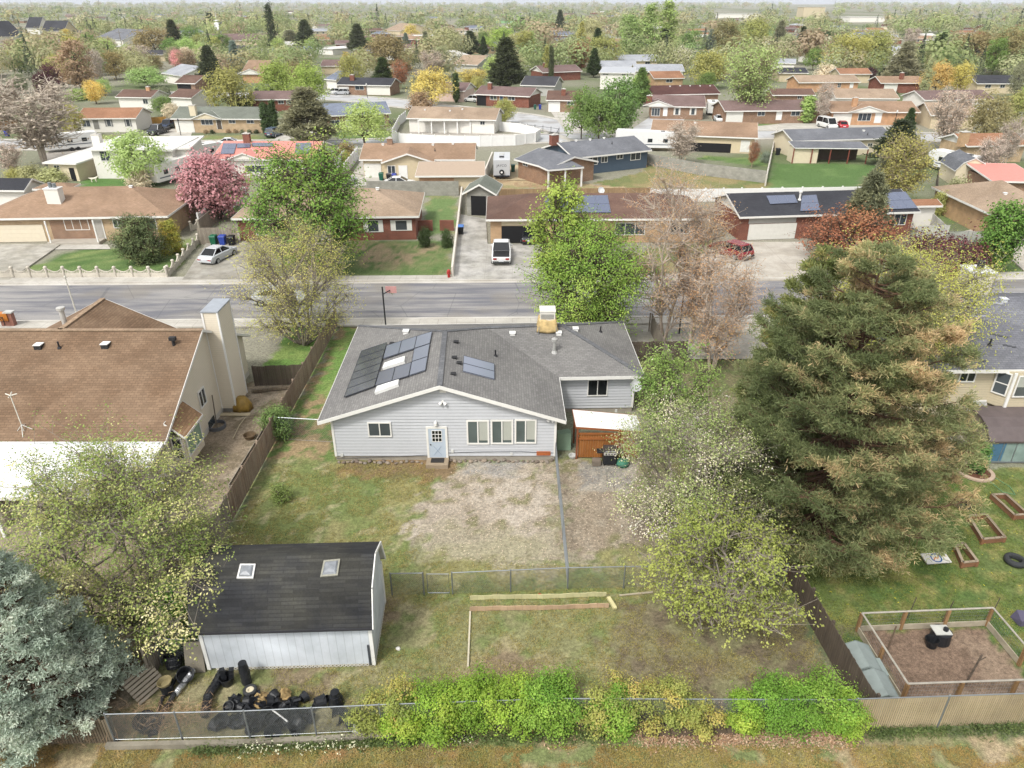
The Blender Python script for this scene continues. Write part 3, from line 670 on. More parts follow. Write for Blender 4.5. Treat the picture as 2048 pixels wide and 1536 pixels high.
# rubble edging along the back wall: one row of stones
rk = 0
for px0, px1, vv in ((678, 850, 925), (900, 1105, 922)):
    u = px0
    while u < px1:
        x, y = g(u, vv+random.uniform(-2, 3)); s = random.uniform(.07, .13); m = MB()
        m.lathe([(0, -.02), (s, 0), (s*1.1, s*.5), (s*.5, s), (0, s*1.05)], 6)
        m.v = [(a*random.uniform(.8, 1.3)*1.3, b*random.uniform(.8, 1.2), c) for a, b, c in m.v]
        o = mk('stone', m.v, m.f, plain(('8d8378', '7c6f64', '9a8c7c')[rk % 3], .9)); o.location = (x, y, 0); o.rotation_euler.z = random.uniform(0, 3)
        tag(o, 'rough edging stone along the grey wall %s the blue door' % ('left of' if u < 860 else 'right of'), 'stone', 'edging stones %s the blue door' % ('left of' if u < 860 else 'right of')); rk += 1
        u += random.uniform(8, 11)
# ---- lean-to: white sheet roof on posts with a cedar screen
lt = thing('lean_to', 'small lean-to with white sheet roof and cedar fence screen beside the grey house', 'lean-to', (5.2, 35.2, 0))
wl = Wall((3.66, 34.6), (7.35, 34.6)); p0 = wl.hit(1153, 852); p1 = wl.hit(1285, 861); zL, zR = p0[1], p1[1]; xR = 3.66+p1[0]
q = [(3.56, 34.5, zL), (xR, 34.5, zR), (xR-.1, 36.2, zR+.05), (3.5, 36.4, zL+.02)]
roof(lt, [q], plain('f3f3f1', .35, var=.05), th=.04, fh=.1, fascia='9a5a34', name='sheet_roof')
CED = boards('b0723a', 'a2652e', .14, stain='7c4a22', amt=.35)
m = MB(); x = 3.75
while x < xR-.1:
    m.box(x, x+.128, 34.6, 34.62, .05, 1.68+random.uniform(-.004, .004)); x += .14
sb = m.build('cedar_screen', CED, lt); m = MB().box(3.7, xR-.1, 34.54, 34.6, 1.25, 1.36).box(3.7, xR-.1, 34.54, 34.6, 1.6, 1.7); m.build('rail', plain('9c5f30', .8), sb)
for x, y, h_ in ((3.66, 34.55, zL-.12), (6.0, 34.57, 1.95), (xR-.15, 34.6, zR-.1), (3.62, 36.2, zL-.1), (xR-.2, 36.1, zR-.1)): MB().box(x-.05, x+.05, y-.05, y+.05, 0, h_).build('post', plain('8a4f30', .8), lt)
MB().prism([(3.66, 1.72), (xR-.15, 1.72), (xR-.15, zR-.12), (3.66, zL-.12)], 36.1, 36.12).build('back_panel', plain('9b9282', .9), lt)
# green steps down to a basement door
m = MB()
for k in range(5): m.box(2.6+k*.16, 3.4, 35.4+.34*k, 35.75+.34*k, 0, 1.15-k*.18)
single(m, 'steps', plain('8fa890', .8), 'green painted steps between the grey house and the lean-to', 'steps', (3, 36, 0))
def pot(x, y, r, h, c, label, cat='bucket', rim=True, lean=(0, 0), z=0, ht_=None, group=None, name='bucket', mat=None):
    M = Matrix.Rotation(lean[0], 4, 'X')@Matrix.Rotation(lean[1], 4, 'Y'); m = MB()
    m.lathe([(0, 0), (r*.8, 0), (r, h), (r*1.06, h), (r*1.06, h-.03), (r*.96, h-.03), (r*.76, .03), (0, .03)], 14, M=M)
    o = mk(name, m.v, m.f, mat or plain(c, .5), None, False); o.location = (x, y, z); return tag(o, label, cat, group)
x, y = g(1121, 884); pot(x, y, .16, .34, 'd8d4cc', 'white plastic bucket by the green steps')
x, y = g(1145, 914); 
m = MB().lathe([(0, 0), (.2, 0), (.24, .12), (.24, .14), (.16, .14), (.14, .05), (0, .05)], 14, (x, y, 0)); single(m, 'washbasin', plain('c4c4c0', .4), 'round pale basin on the ground at the lean-to post', 'basin', (x, y, 0))
# gas grill
gx, gy = g(1219, 932); gt = thing('gas_grill', 'black gas grill with steel front panel before the cedar screen', 'grill', (gx, gy, 0))
MB().box(gx-.36, gx+.36, gy-.0, gy+.5, .12, .72).build('cabinet', BLACKP, gt)
h = MB(); h.prism([(-.26, 0), (.26, 0), (.22, .2), (.05, .3), (-.16, .27)], -.36, .36, Matrix.Translation((gx, gy+.26, .9))@Matrix.Rotation(R(90), 4, 'Z')); lid = h.build('lid', plain('5b5450', .35, .4), gt); MB().tube([(gx-.28, gy-.06, 1.0), (gx+.28, gy-.06, 1.0)], .02, 6).build('handle', STEEL, lid)
cp = MB().box(gx-.36, gx+.36, gy-.03, gy+.5, .72, .88).build('control_panel', plain('d2cfca', .3, .3), gt)
for k in range(4): MB().lathe([(0, 0), (.035, 0), (.03, .04), (0, .04)], 8, M=Matrix.Translation((gx-.24+k*.16, gy-.03, .8))@Matrix.Rotation(R(90), 4, 'X')).build('knob', BLACKP, cp)
for s in (-1, 1): MB().box(gx+s*.55-.18, gx+s*.55+.18, gy, gy+.45, .84, .88).build('side_shelf', BLACKP, gt)
for s in (-1, 1): MB().lathe([(0, -.03), (.08, -.03), (.08, .03), (0, .03)], 10, M=Matrix.Translation((gx+s*.3, gy+.1, .08))@Matrix.Rotation(R(90), 4, 'Y')).build('wheel', plain('30302e'), gt)
m = MB().box(gx-.95, gx-.5, gy-.02, gy+.4, 0, .3).box(gx-.9, gx-.72, gy+.1, gy+.3, .28, .31); single(m, 'planter_box', plain('7f7468', .9), 'brown stone planter left of the gas grill', 'planter', (gx-.7, gy+.2, 0))
m = MB().lathe([(0, 0), (.42, 0), (.38, .16), (.2, .3), (0, .33)], 12, (gx+.75, gy+.2, 0)); m.v = [(x+random.uniform(-.06, .06), y+random.uniform(-.06, .06), z*random.uniform(.7, 1.3)) for x, y, z in m.v]; single(m, 'tarp', plain('3f7a62', .7, var=.3, ns=6), 'crumpled green tarp right of the gas grill', 'tarp', (gx+.75, gy+.2, 0), smooth=True)
# ============================================================ fences
def along(pts):
    P = [Vector((p[0], p[1], 0)) for p in pts]
    for a, b in zip(P[:-1], P[1:]): yield a, b, (b-a).length
def board_fence(label, pts, h, mat, post=None, bw=.14, gap=.012, jit=.03, rail=True, name='wood_fence', cat='fence', ph=0., step=2.4, group=None, rside=1, z0=.04):
    t = thing(name, label, cat, (pts[0][0], pts[0][1], 0), group=group); post = post or mat
    for a, b, L in along(pts):
        d = (b-a)/L; n = Vector((-d.y, d.x, 0)); ang = math.atan2(d.y, d.x); M = Matrix.Translation(a)@Matrix.Rotation(ang, 4, 'Z')
        ns = max(1, round(L/step)); st = L/ns
        for k in range(ns):
            m = MB(); x = k*st
            while x < (k+1)*st-.02:
                e = min(x+bw-gap, (k+1)*st); dy = random.uniform(-.004, .004); m.box(x, e, -.01+dy, .012+dy, z0, h+random.uniform(-jit, jit)); x += bw
            p = m.build('board_panel', mat, t, M)
            if rail:
                q = MB()
                for z in (.35, h-.35): q.box(k*st, (k+1)*st, .014*rside if rside > 0 else -.06, .06 if rside > 0 else -.014, z, z+.09)
                q.build('rail', post, p, M)
            pw_ = M@Vector((k*st, 0, 0))
            if fresh(pw_.x, pw_.y): MB().box(k*st-.05, k*st+.05, .062*rside-.0 if rside > 0 else -.16, .16 if rside > 0 else -.062, 0, h+ph).build('post', post, t, M)
        if fresh(b.x, b.y): MB().box(L-.05, L+.05, .062, .16, 0, h+ph).build('post', post, t, M)
    return t
def chain_fence(label, pts, h, pitch=.09, wire=.0035, step=3., name='chain_link_fence', posts=None, slats=None, bot=None, lean=0, diag=True, z0=.03, group=None):
    t = thing(name, label, 'fence', (pts[0][0], pts[0][1], 0), group=group)
    for a, b, L in along(pts):
        d = (b-a)/L; ang = math.atan2(d.y, d.x); M = Matrix.Translation(a)@Matrix.Rotation(ang, 4, 'Z'); Hh = h-z0
        m = MB(); k = -Hh
        while diag and k < L:
            for s in (1, -1):
                xa, xb = (k, k+Hh) if s > 0 else (k+Hh, k); za, zb = z0, h
                if s > 0:
                    if xa < 0: za += -xa; xa = 0
                    if xb > L: zb -= xb-L; xb = L
                else:
                    if xa > L: za += xa-L; xa = L
                    if xb < 0: zb -= -xb; xb = 0
                if zb-za > .02: m.tube([(xa, 0, za), (xb, 0, zb)], wire, 3, cap=False)
            k += pitch
        if m.v: m.build('wire_mesh', GALV, t, M)
        if slats:
            q = MB(); x = .03
            while x < L-.05: q.box(x, x+.062, -.012, -.006, z0+.01, h-.02); x += .078
            q.build('privacy_slats', slats, t, M)
        MB().tube([(0, 0, h+.02), (L, 0, h+.02)], .022, 6).build('top_rail', GALV, t, M)
        if bot: MB().tube([(0, 0, z0), (L, 0, z0)], .008, 4).build('tension_wire', GALV, t, M)
        ns = max(1, round(L/step))
        for k in range(ns+1):
            pw_ = M@Vector((L*k/ns, 0, 0))
            if fresh(pw_.x, pw_.y, 5): MB().lathe([(.032, 0), (.032, h+.06), (.0, h+.1)], 7, (L*k/ns, .0, 0)).build('post', GALV, t, M)
    return t
WOODG = boards('b3a999', '9c9183', .14, stain='5a4c3f', amt=.6); WOODR = boards('b5a593', '9c8977', .14, stain='8a4f2c', amt=.55); WOODD = boards('6f6356', '5d5247', .14, stain='43392f', amt=.6)
board_fence('weathered board fence with rusty stains between the grey house and the left neighbour', [(-14.0, 29.0), (-13.98, 53.6)], 1.6, WOODR)
board_fence('grey board fence running from the grey house yard toward the flowering tree, leaning slightly', [(-14.02, 24.6), (-14.02, 28.9)], 1.6, WOODG)
board_fence('dark short board fence closing the left neighbour side yard beside the chimney', [(-17.35, 43.3), (-14.1, 43.6)], 1.5, WOODD)
m = MB().bar((-17.3, 42.4, .12), (-14.4, 43.1, .12), .18, .18); single(m, 'timber', boards('8a7e6c', '7a6e5c', .3, stain='6a5c4a'), 'long timber lying at the foot of the dark board fence', 'timber', (-16, 42.7, 0))
chain_fence('low chain link fence crossing the left side yard of the grey house', [(-13.9, 36.6), (-10.05, 36.2)], 1.5, pitch=.13, bot=1)
# divider between the yard halves and the cross fence with a gate
chain_fence('chain link fence running away from the camera down the middle of the back yard', [(2.46, 24.2), (2.45, 34.2)], 1.22, pitch=.12)
CF = [(-2.6, 23.85), (2.48, 24.17)]
chain_fence('galvanised chain link fence behind the yellow garden edging in mid yard', [(-2.6, 23.85), (2.48, 24.17), (7.4, 24.3), (12.1, 24.4)], 1.22, pitch=.1, step=2.45)
chain_fence('short length of chain link fence between the barn shed and the gate', [(-5.25, 23.8), (-3.85, 23.83)], 1.22, pitch=.1)
gt = thing('gate', 'narrow chain link gate in the mid yard fence beside the barn shed', 'gate', (-3.7, 23.84, 0))
MB().tube([(-3.68, 23.84, .1), (-3.68, 23.84, 1.18), (-2.74, 23.84, 1.18), (-2.74, 23.84, .1), (-3.68, 23.84, .1)], .02, 6).build('gate_frame', GALV, gt)
m = MB(); k = -1.08
while k < .94:
    for s in (1, -1):
        xa, xb = (k, k+1.08) if s > 0 else (k+1.08, k); za, zb = .1, 1.18
        if s > 0: 
            if xa < 0: za -= xa; xa = 0
            if xb > .94: zb -= xb-.94; xb = .94
        else:
            if xa > .94: za += xa-.94; xa = .94
            if xb < 0: zb += xb; xb = 0
        if zb-za > .03: m.tube([(-3.68+xa, 23.84, za), (-3.68+xb, 23.84, zb)], .0035, 3, cap=False)
    k += .1
m.build('wire_mesh', GALV, gt)
# garden bed with corrugated edging
EY = boards('dcd6a6', 'd2cc9c', .32, stain='bdb68c', amt=.3, gd=.2); ET = boards('cdb092', 'c2a486', .32, stain='a88c70', amt=.3, gd=.2)
def edging(label, p, q, h, mat, c):
    n = 40; a = Vector((p[0], p[1], 0)); b = Vector((q[0], q[1], 0)); m = MB(); off = Vector((0, .03, 0)); P = []
    for i in range(n+1): P.append(a.lerp(b, i/n)+Vector((0, .008*math.sin(i*1.1)+.02*math.sin(i*.21), 0)))
    secs = [[x-off/2, x+off/2, x+off/2+Vector((0, 0, h+.012*math.sin(i*.9))), x-off/2+Vector((0, 0, h+.012*math.sin(i*.9)))] for i, x in enumerate(P)]
    m.loft(secs); return single(m, 'garden_edging', mat, label, 'edging', (p[0], p[1], 0))
edging('pale yellow corrugated garden edging strip behind the tan one', (-1.83, 23.5), (4.12, 23.72), .24, EY, 0)
edging('tan corrugated garden edging strip nearer the hedge', (-1.8, 22.85), (4.15, 23.05), .24, ET, 0)
m = MB().bar((4.2, 23.6, .06), (4.42, 22.95, .06), .16, .1); single(m, 'timber_offcut', plain('d8cf9c', .8), 'short pale board at the right end of the garden edging', 'board', (4.3, 23.3, 0))
m = MB().bar((-1.78, 22.8, .04), (-1.72, 19.9, .04), .07, .06); single(m, 'edge_board', plain('cfc6ae', .85), 'thin pale board on edge running down the lower lawn from the tan edging', 'board', (-1.75, 21, 0))
m = MB().bar((4.7, 23.75, .03), (6.2, 23.95, .03), .08, .05); single(m, 'old_plank', plain('b5aa94', .9), 'thin weathered plank lying under the right end of the mid yard fence', 'plank', (5, 23.8, 0))
for (u, v, s, c, l) in ((796, 1298, .1, 'e8e6e0', 'white scrap on the grass right of the barn shed'), (1080, 1160+30, .08, 'b5533c', 'red brick by the fence behind the yellow edging')):
    x, y = g(u, v); m = MB().lathe([(0, 0), (s, .01), (s*.9, .05), (0, .07)], 7); m.v = [(a*random.uniform(.8, 1.3), b*random.uniform(.7, 1.1), z) for a, b, z in m.v]; o = mk('litter', m.v, m.f, plain(c, .8)); o.location = (x, y, 0); tag(o, l, 'litter')
# ============================================================ barn shed
sf = Wall((-11.79, 19.77), (-5.37, 20.01)); M = sf.M; L = sf.L; Dp = 3.35
t = thing('barn_shed', 'white barn shed with dark gambrel shingle roof and two skylights, front left', 'shed', (-8.6, 20, 0))
pr_ = [(-.28, 2.28), (.38, 3.68), (1.68, 4.2), (2.98, 3.68), (Dp+.28, 2.28)]
fs = []
for (a, b) in zip(pr_[:-1], pr_[1:]): fs.append([tuple(M@Vector(p)) for p in ((-.18, a[0], a[1]), (L+.14, a[0], a[1]), (L+.14, b[0], b[1]), (-.18, b[0], b[1]))])
SHB = shingle('3d3e41', '53524c', bw=.95, rh=.15, var=.5, stain=.3)
roof(t, fs, SHB, th=.06, fh=.09, fascia='3c3c40')
WB = boards('dde3ea', 'd8dfe6', .31, stain='c2c6ca', amt=.15, gd=.22)
m = MB(); A2 = [(0, .1), (L, .1), (L, 2.45), (0, 2.45)]
m.add([M@Vector((x, 0, z)) for x, z in A2], [(0, 1, 2, 3)]); m.add([M@Vector((x, Dp, z)) for x, z in reversed(A2)], [(0, 1, 2, 3)])
side = [(0, .1), (0, 2.5), (.42, 3.6), (1.68, 4.1), (2.94, 3.6), (Dp, 2.5), (Dp, .1)]
m.add([M@Vector((L, y, z)) for y, z in reversed(side)], [tuple(range(7))]); m.add([M@Vector((0, y, z)) for y, z in side], [tuple(range(7))]); m.build('wall', WB, t)
q = MB(); q.box(-.03, .1, -.04, .04, .05, 2.2, M).box(L-.1, L+.04, -.04, .05, .05, 2.25, M); q.box(L-.01, L+.05, Dp-.1, Dp+.04, .05, 2.3, M); q.build('corner_trim', WHITE, t)
q = MB(); P_ = [(y, z) for y, z in pr_]
for a, b in zip(P_[:-1], P_[1:]): q.bar(M@Vector((L+.16, a[0], a[1]-.05)), M@Vector((L+.16, b[0], b[1]-.05)), .04, .12)
q.build('rake_trim', WHITE, t)
q = MB(); x = .3
while x < L-.1: q.bar(M@Vector((x, -.02, .0)), M@Vector((x+.14, -.02, .13)), .02, .03); q.bar(M@Vector((x+.14, -.025, .0)), M@Vector((x, -.025, .13)), .02, .03); x += .15
y = .1
while y < Dp: q.bar(M@Vector((L+.02, y, 0)), M@Vector((L+.02, y+.14, .13)), .02, .03); q.bar(M@Vector((L+.025, y+.14, 0)), M@Vector((L+.025, y, .13)), .02, .03); y += .15
q.build('lattice_skirt', plain('dcd8cc', .7), t)
pn = (Vector(fs[1][1])-Vector(fs[1][0])).cross(Vector(fs[1][3])-Vector(fs[1][0])).normalized()
for k, (px, fr) in enumerate((([(474, 1158), (507, 1158), (512, 1129), (481, 1129)], 'eae8e4'), ([(641, 1155), (676, 1152), (681, 1119), (648, 1122)], '9c9a8c'))):
    c = [onplane(u, v, fs[1][0], pn) for u, v in px]; ce = sum(c, Vector())/4
    s = MB().loft([c, [p+pn*.07 for p in c]]).build('skylight', plain(fr, .6, var=.2, ns=9), t)
    MB().loft([[ce+(p-ce)*.8+pn*.075 for p in c], [ce+(p-ce)*.62+pn*.13 for p in c], [ce+(p-ce)*.2+pn*.16 for p in c]]).build('skylight_dome', plain('8d9196', .12, spec=.6, var=.3, ns=5), s)
m = MB().box(L-.2, L-.14, -.09, -.03, .1, 1.15, M); single(m, 'downpipe', plain('4a4e54'), 'dark pole standing at the front right corner of the barn shed', 'pole', tuple(M@Vector((L-.17, -.06, 0))))
m = MB(); m.add([M@Vector(p) for p in ((-.85, -.1, 0), (-.1, -.1, 0), (-.1, .15, 1.35), (-.8, .2, 1.3), (-.85, -.06, 0), (-.1, -.06, 0), (-.1, .19, 1.35), (-.8, .24, 1.3))], [(0, 1, 2, 3), (7, 6, 5, 4), (0, 4, 5, 1), (1, 5, 6, 2), (2, 6, 7, 3), (3, 7, 4, 0)]); single(m, 'plywood_sheet', plain('8f887a', .9), 'grey plywood sheet leaning at the left end of the barn shed', 'board', tuple(M@Vector((-.4, 0, 0))))
m = MB().bar(M@Vector((-.95, .8, .1)), M@Vector((-.15, .3, 2.2)), .1, .1); single(m, 'prop_post', plain('9b8f70', .9), 'tan post leaning on the barn shed behind the plywood sheet', 'post', tuple(M@Vector((-.5, .5, 0))))
# ============================================================ the nursery junk behind the shed
HG = 'black nursery pots in the heap behind the fence'
def heap_pot(x, y, z, r, h, ax, ay, label='black plastic nursery pot tumbled in the heap', group=HG, n=14, name='plant_pot', ribs=0, c='25272b', cat='pot'):
    m = MB(); pf = [(0, 0), (r*.78, 0)]
    for k in range(ribs): a = h*(k+.5)/ribs; pf += [(r*(.78+.22*a/h), a-.02), (r*(.83+.22*a/h), a), (r*(.78+.22*(a+.03)/h), a+.03)]
    pf += [(r, h), (r*1.08, h), (r*1.08, h-.02), (r*.95, h-.04), (r*.74, .02), (0, .02)]
    m.lathe(pf, n); o = mk(name, m.v, m.f, plain(c, .45, var=.2, ns=6)); o.location = (x, y, z); o.rotation_euler = (ax, ay, random.uniform(0, 6)); return tag(o, label, cat, group)
for k in range(62):
    a = random.random(); x = -10.5+a*3.5+random.uniform(-.1, .1); y = 17.2+random.uniform(0, 1.25)-.2*abs(a-.5); r = random.uniform(.08, .26)
    sz_ = 'small' if r < .13 else 'middling' if r < .2 else 'wide'; pl_ = ('left end', 'left of middle', 'right of middle', 'right end')[min(3, int(a*4))]; rw_ = 'back' if y > 17.75 else 'front'
    heap_pot(x, y, random.uniform(.02, .22), r, r*random.uniform(1, 1.7), random.uniform(-1.9, 1.9), random.uniform(-1.7, 1.7), '%s black nursery pot tumbled in the %s of the heap, %s' % (sz_, rw_, pl_))
tr_g = 'black trays in the pot heap'
for k in range(26):
    x = -10.2+random.random()*3.; y = 17.2+random.random()*1.3; m = MB(); s = random.uniform(.12, .24); m.box(-s, s, -s*.6, s*.6, 0, .03).box(-s, -s+.02, -s*.6, s*.6, .03, .08).box(s-.02, s, -s*.6, s*.6, .03, .08).box(-s, s, -s*.6, -s*.6+.02, .03, .075).box(-s, s, s*.6-.02, s*.6, .03, .075)
    o = mk('plant_tray', m.v, m.f, plain('24262c', .35, var=.25, ns=7)); o.location = (x, y, random.uniform(.05, .3)); o.rotation_euler = (random.uniform(-.9, .9), random.uniform(-.9, .9), random.uniform(0, 6)); tag(o, '%s black plastic tray in the %s of the pot heap, %s' % ('small' if s < .18 else 'large', 'back' if o.location.y > 17.8 else 'front', ('left end', 'left of middle', 'right of middle', 'right end')[min(3, int((x+10.2)/3*4))]), 'tray', tr_g)
# stacks: nested pots, one thing each
def pot_stack(x, y, r, n, label, dz=.12, z0=0, tilt=(0, 0), h=.32, r1=None):
    t = thing('pot_stack', label, 'pots', (x, y, z0)); M = Matrix.Rotation(tilt[0], 4, 'X')@Matrix.Rotation(tilt[1], 4, 'Y')
    for k in range(n):
        rr = r+((r1 or r)-r)*k/max(1, n-1); q = MB().lathe([(0, 0), (rr, 0), (rr, .03), (rr*.96, .04), (rr*.82, h), (0, h)], 14, M=M@Matrix.Translation((.01*math.sin(k*5), .01*math.cos(k*3), k*dz))); q.build('pot', plain('26282c', .4, var=.2, ns=6), t, local=True)
    return t
pot_stack(-10.13, 19.2, .19, 7, 'tall stack of upturned black pots against the white shed wall', .12)
heap_pot(-10.85, 19.15, 0, .26, .38, 0, 0, 'open black pot holding upright square pots at the shed wall', None)
for k, (dx, tx) in enumerate(((-.1, -.06), (.16, .16))):
    m = MB()
    for j in range(4): m.box(-.09, .09, -.09, .09, j*.13, j*.13+.12)
    o = mk('square_pot_stack', m.v, m.f, BLACKP); o.location = (-10.85+dx, 19.2, .2); o.rotation_euler = (0, tx, .3); tag(o, ('straight' if k == 0 else 'leaning')+' square black pots standing in the open pot by the shed', 'pots')
pot_stack(-6.5, 18.25, .3, 3, 'stack of big upturned black pots in the right of the junk yard', .16, h=.3, r1=.2)
heap_pot(-6.05, 17.75, .05, .3, .4, 1.2, .3, 'big black pot lying on its side at the stack of upturned pots', None, 18)
heap_pot(-5.95, 17.35, .02, .24, .3, 1.1, -.4, 'black pot lying close to the chain link by the white post', None, 18)
heap_pot(-13.05, 17.25, 0, .36, .5, .1, .1, 'large black tub in the left corner behind the chain link', None, 18)
heap_pot(-13.1, 19.75, .15, .34, .5, -.3, .4, 'large black tub on its pile under the plywood sheet', None, 18, ribs=2)
heap_pot(-12.6, 19.35, .02, .3, .55, .5, -.3, 'ribbed black pot leaning next to the tan basket', None, 18, ribs=3)
heap_pot(-12.95, 18.75, 0, .26, .45, .1, 0, 'black pot under the tan woven basket', None, 16)
heap_pot(-12.95, 18.75, .42, .25, .2, .1, 0, 'tan woven basket on a black pot beside the pallet', None, 18, 'basket', 0, 'a39670', 'basket')
heap_pot(-7.7, 17.05, 0, .24, .45, .05, 0, 'square shouldered black pot standing at the chain link right of the heap', None, 8)
for k in range(3): heap_pot(-9.35+k*.85, 17.12, .1+.05*k, .3-.02*k, .25, 1.25, .1*k, 'wide black pot showing its open rim through the chain link', 'open black pots facing the alley', 20)
def pipe(px, r, c, label, ribs=True, z=None, mat=None, name='pipe'):
    P = [g(*p) for p in px]; m = MB(); n = 26 if ribs else 8; pts = []; rs = []
    for i in range(n+1):
        f = i/n*(len(P)-1); k = min(int(f), len(P)-2); f -= k; pts.append((P[k][0]*(1-f)+P[k+1][0]*f, P[k][1]*(1-f)+P[k+1][1]*f, (z or r)+.02*math.sin(i*.7))); rs.append(r*(1+(.1 if i % 2 else 0)*ribs))
    m.tube(pts, rs, 10); return single(m, name, mat or plain(c, .4, var=.2, ns=6), label, 'pipe', (P[0][0], P[0][1], 0))
pipe([(447, 1350), (418, 1400), (412, 1436)], .17, '26282c', 'thick corrugated black pipe lying from the shed toward the chain link')
pipe([(388, 1345), (352, 1392)], .11, 'd8dadc', 'foil wrapped duct lying beside the corrugated black pipe', mat=plain('d5d7da', .3, .5, var=.3, ns=12))
pipe([(352, 1388), (330, 1425), (310, 1470)], .09, '303034', 'dark thin pipe continuing from the foil duct to the chain link'); pipe([(362, 1345), (325, 1400), (300, 1475)], .07, '2c2c30', 'black pipe between the pallet and the foil duct')
m = MB().tube([(-7.95, 17.15, .45), (-8.7, 17.75, .3)], .03, 6); single(m, 'rod', WHITE, 'white plastic tube leaning on the heap of pots', 'tube', (-8.3, 17.4, .3))
m = MB().tube([(-5.55, 16.95, .12), (-5.62, 17.75, .16)], .1, 8); single(m, 'white_post', plain('e6e4de', .6, var=.25, ns=6), 'peeling white round post lying inside the chain link near the hedge', 'post', (-5.6, 17.3, 0))
# car wheel, cloth lumps
def tyre(x, y, r, w_, label, rx=0., rim=None, z=0., fill=None, group=None):
    t = thing('tyre' if not rim else 'car_wheel', label, 'tyre', (x, y, z), group=group); t.rotation_euler = (rx, 0, 0)
    MB().lathe([(r*.6, 0), (r*.8, -.0), (r*.97, w_*.15), (r, w_*.4), (r, w_*.6), (r*.97, w_*.85), (r*.8, w_), (r*.6, w_), (r*.56, w_*.8), (r*.56, w_*.2), (r*.6, 0)], 24).build('tread', plain('3a3c3e', .8, var=.2, ns=8), t, local=True, smooth=True)
    if rim: MB().lathe([(0, w_*.5), (r*.25, w_*.55), (r*.3, w_*.8), (r*.5, w_*.85), (r*.56, w_*.8)], 20).build('rim', plain(rim, .5), t, local=True)
    return t
tyre(-9.85, 18.75, .27, .18, 'small old wheel with a cream rim lying above the pot heap', rim='d9cfb4')
for x, y, s, l in ((-9.3, 18.3, .3, 'tan burlap cloth draped over pots left of the heap'), (-8.45, 18.55, .2, 'small tan burlap rag at the top of the heap')):
    m = MB().lathe([(0, .2), (s*.5, .22), (s, .05), (s*1.1, 0)], 12, (x, y, .12)); m.v = [(a+random.uniform(-.06, .06), b+random.uniform(-.06, .06), c*random.uniform(.8, 1.3)) for a, b, c in m.v]; single(m, 'burlap', plain('b09668', .95, var=.3, ns=9), l, 'cloth', (x, y, 0))
# pallet leaning
t = thing('pallet', 'grey wooden pallet leaning over at the left end of the junk yard', 'pallet', (-13.5, 18.7, 0)); t.rotation_euler = (R(38), 0, R(62))
for k in range(7): MB().box(-.6, .6, k*.155-.02, k*.155+.09, .06, .08).build('slat', plain('b5aa98'), t, local=True)
for k in range(3): MB().box(-.58+k*.54, -.5+k*.54, -.02, 1.03, 0, .06).build('bearer', boards('8f836e', '7c705c', .3), t, local=True)
board_fence('old grey board fence left of the barn shed behind the plywood sheet', [(-13.75, 19.4), (-13.95, 24.5)], 1.6, WOODG)
chain_fence('short chain link panel between the old board fence and the plywood sheet', [(-13.7, 20.0), (-12.0, 20.0)], 1.4, pitch=.1)
# alley side: chain link over a concrete curb, board fence left, slatted fence right
chain_fence('chain link fence along the alley in front of the black pots', [(-13.9, 16.62), (-9.2, 16.75), (-4.6, 17.0)], 1.5, pitch=.075, wire=.004, step=2.3, bot=1, z0=.2)
chain_fence('chain link fence half hidden inside the long hedge along the alley', [(-4.6, 17.0), (1.5, 17.25), (12.0, 17.2)], 1.5, pitch=.075, wire=.004, step=3., z0=.05)
chain_fence('chain link fence with tan privacy slats along the alley at right', [(12.0, 17.15), (18.5, 17.4), (34, 17.6)], 1.6, pitch=.075, step=3., slats=boards('bfae8c', 'b3a27f', .078, stain='a08f70', amt=.3))
board_fence('old leaning board fence along the alley under the blue spruce', [(-22, 16.5), (-13.9, 16.62)], 1.25, boards('8b7f6c', '766a58', .1, stain='5f5444', amt=.6), bw=.1, gap=.02, jit=.06)
m = MB().loft([[(x, y-.12, 0), (x, y+.06, 0), (x, y+.06, .22), (x, y-.12, .22)] for x, y in ((-14.1, 16.46), (-9.2, 16.58), (-6.5, 16.72), (-4.2, 16.88))]); single(m, 'concrete_curb', concrete('8d8676', 0, 'a39c8c', .4), 'low concrete curb under the alley chain link', 'curb', (-14, 16.5, 0))
m = MB().bar((4.6, 16.95, .08), (8.0, 17.05, .08), .25, .16); single(m, 'railway_sleeper', boards('6f6050', '5c4e40', .4), 'dark old timber lying at the foot of the hedge on the alley side', 'timber', (6, 17, 0))
board_fence('dark weathered board fence dividing the lower yard from the right neighbour', [(12.3, 24.4), (12.5, 20.8), (12.75, 17.4)], 1.55, WOODD)
board_fence('brown board fence hidden under the big pine between the two yards', [(11.6, 28.6), (12.25, 24.5)], 1.6, boards('84695a', '6c5446', .14, stain='4e3c30', amt=.5), rside=-1)
m = MB()
for y0_ in (36,): pass
board_fence('short brown fence behind the grey house right corner', [(7.7, 47.2), (12.6, 47.4)], 1.5, WOODD); board_fence('grey board fence on the far right side of the grey house yard', [(10.9, 36), (10.9, 52.5)], 1.6, WOODG, rside=-1)
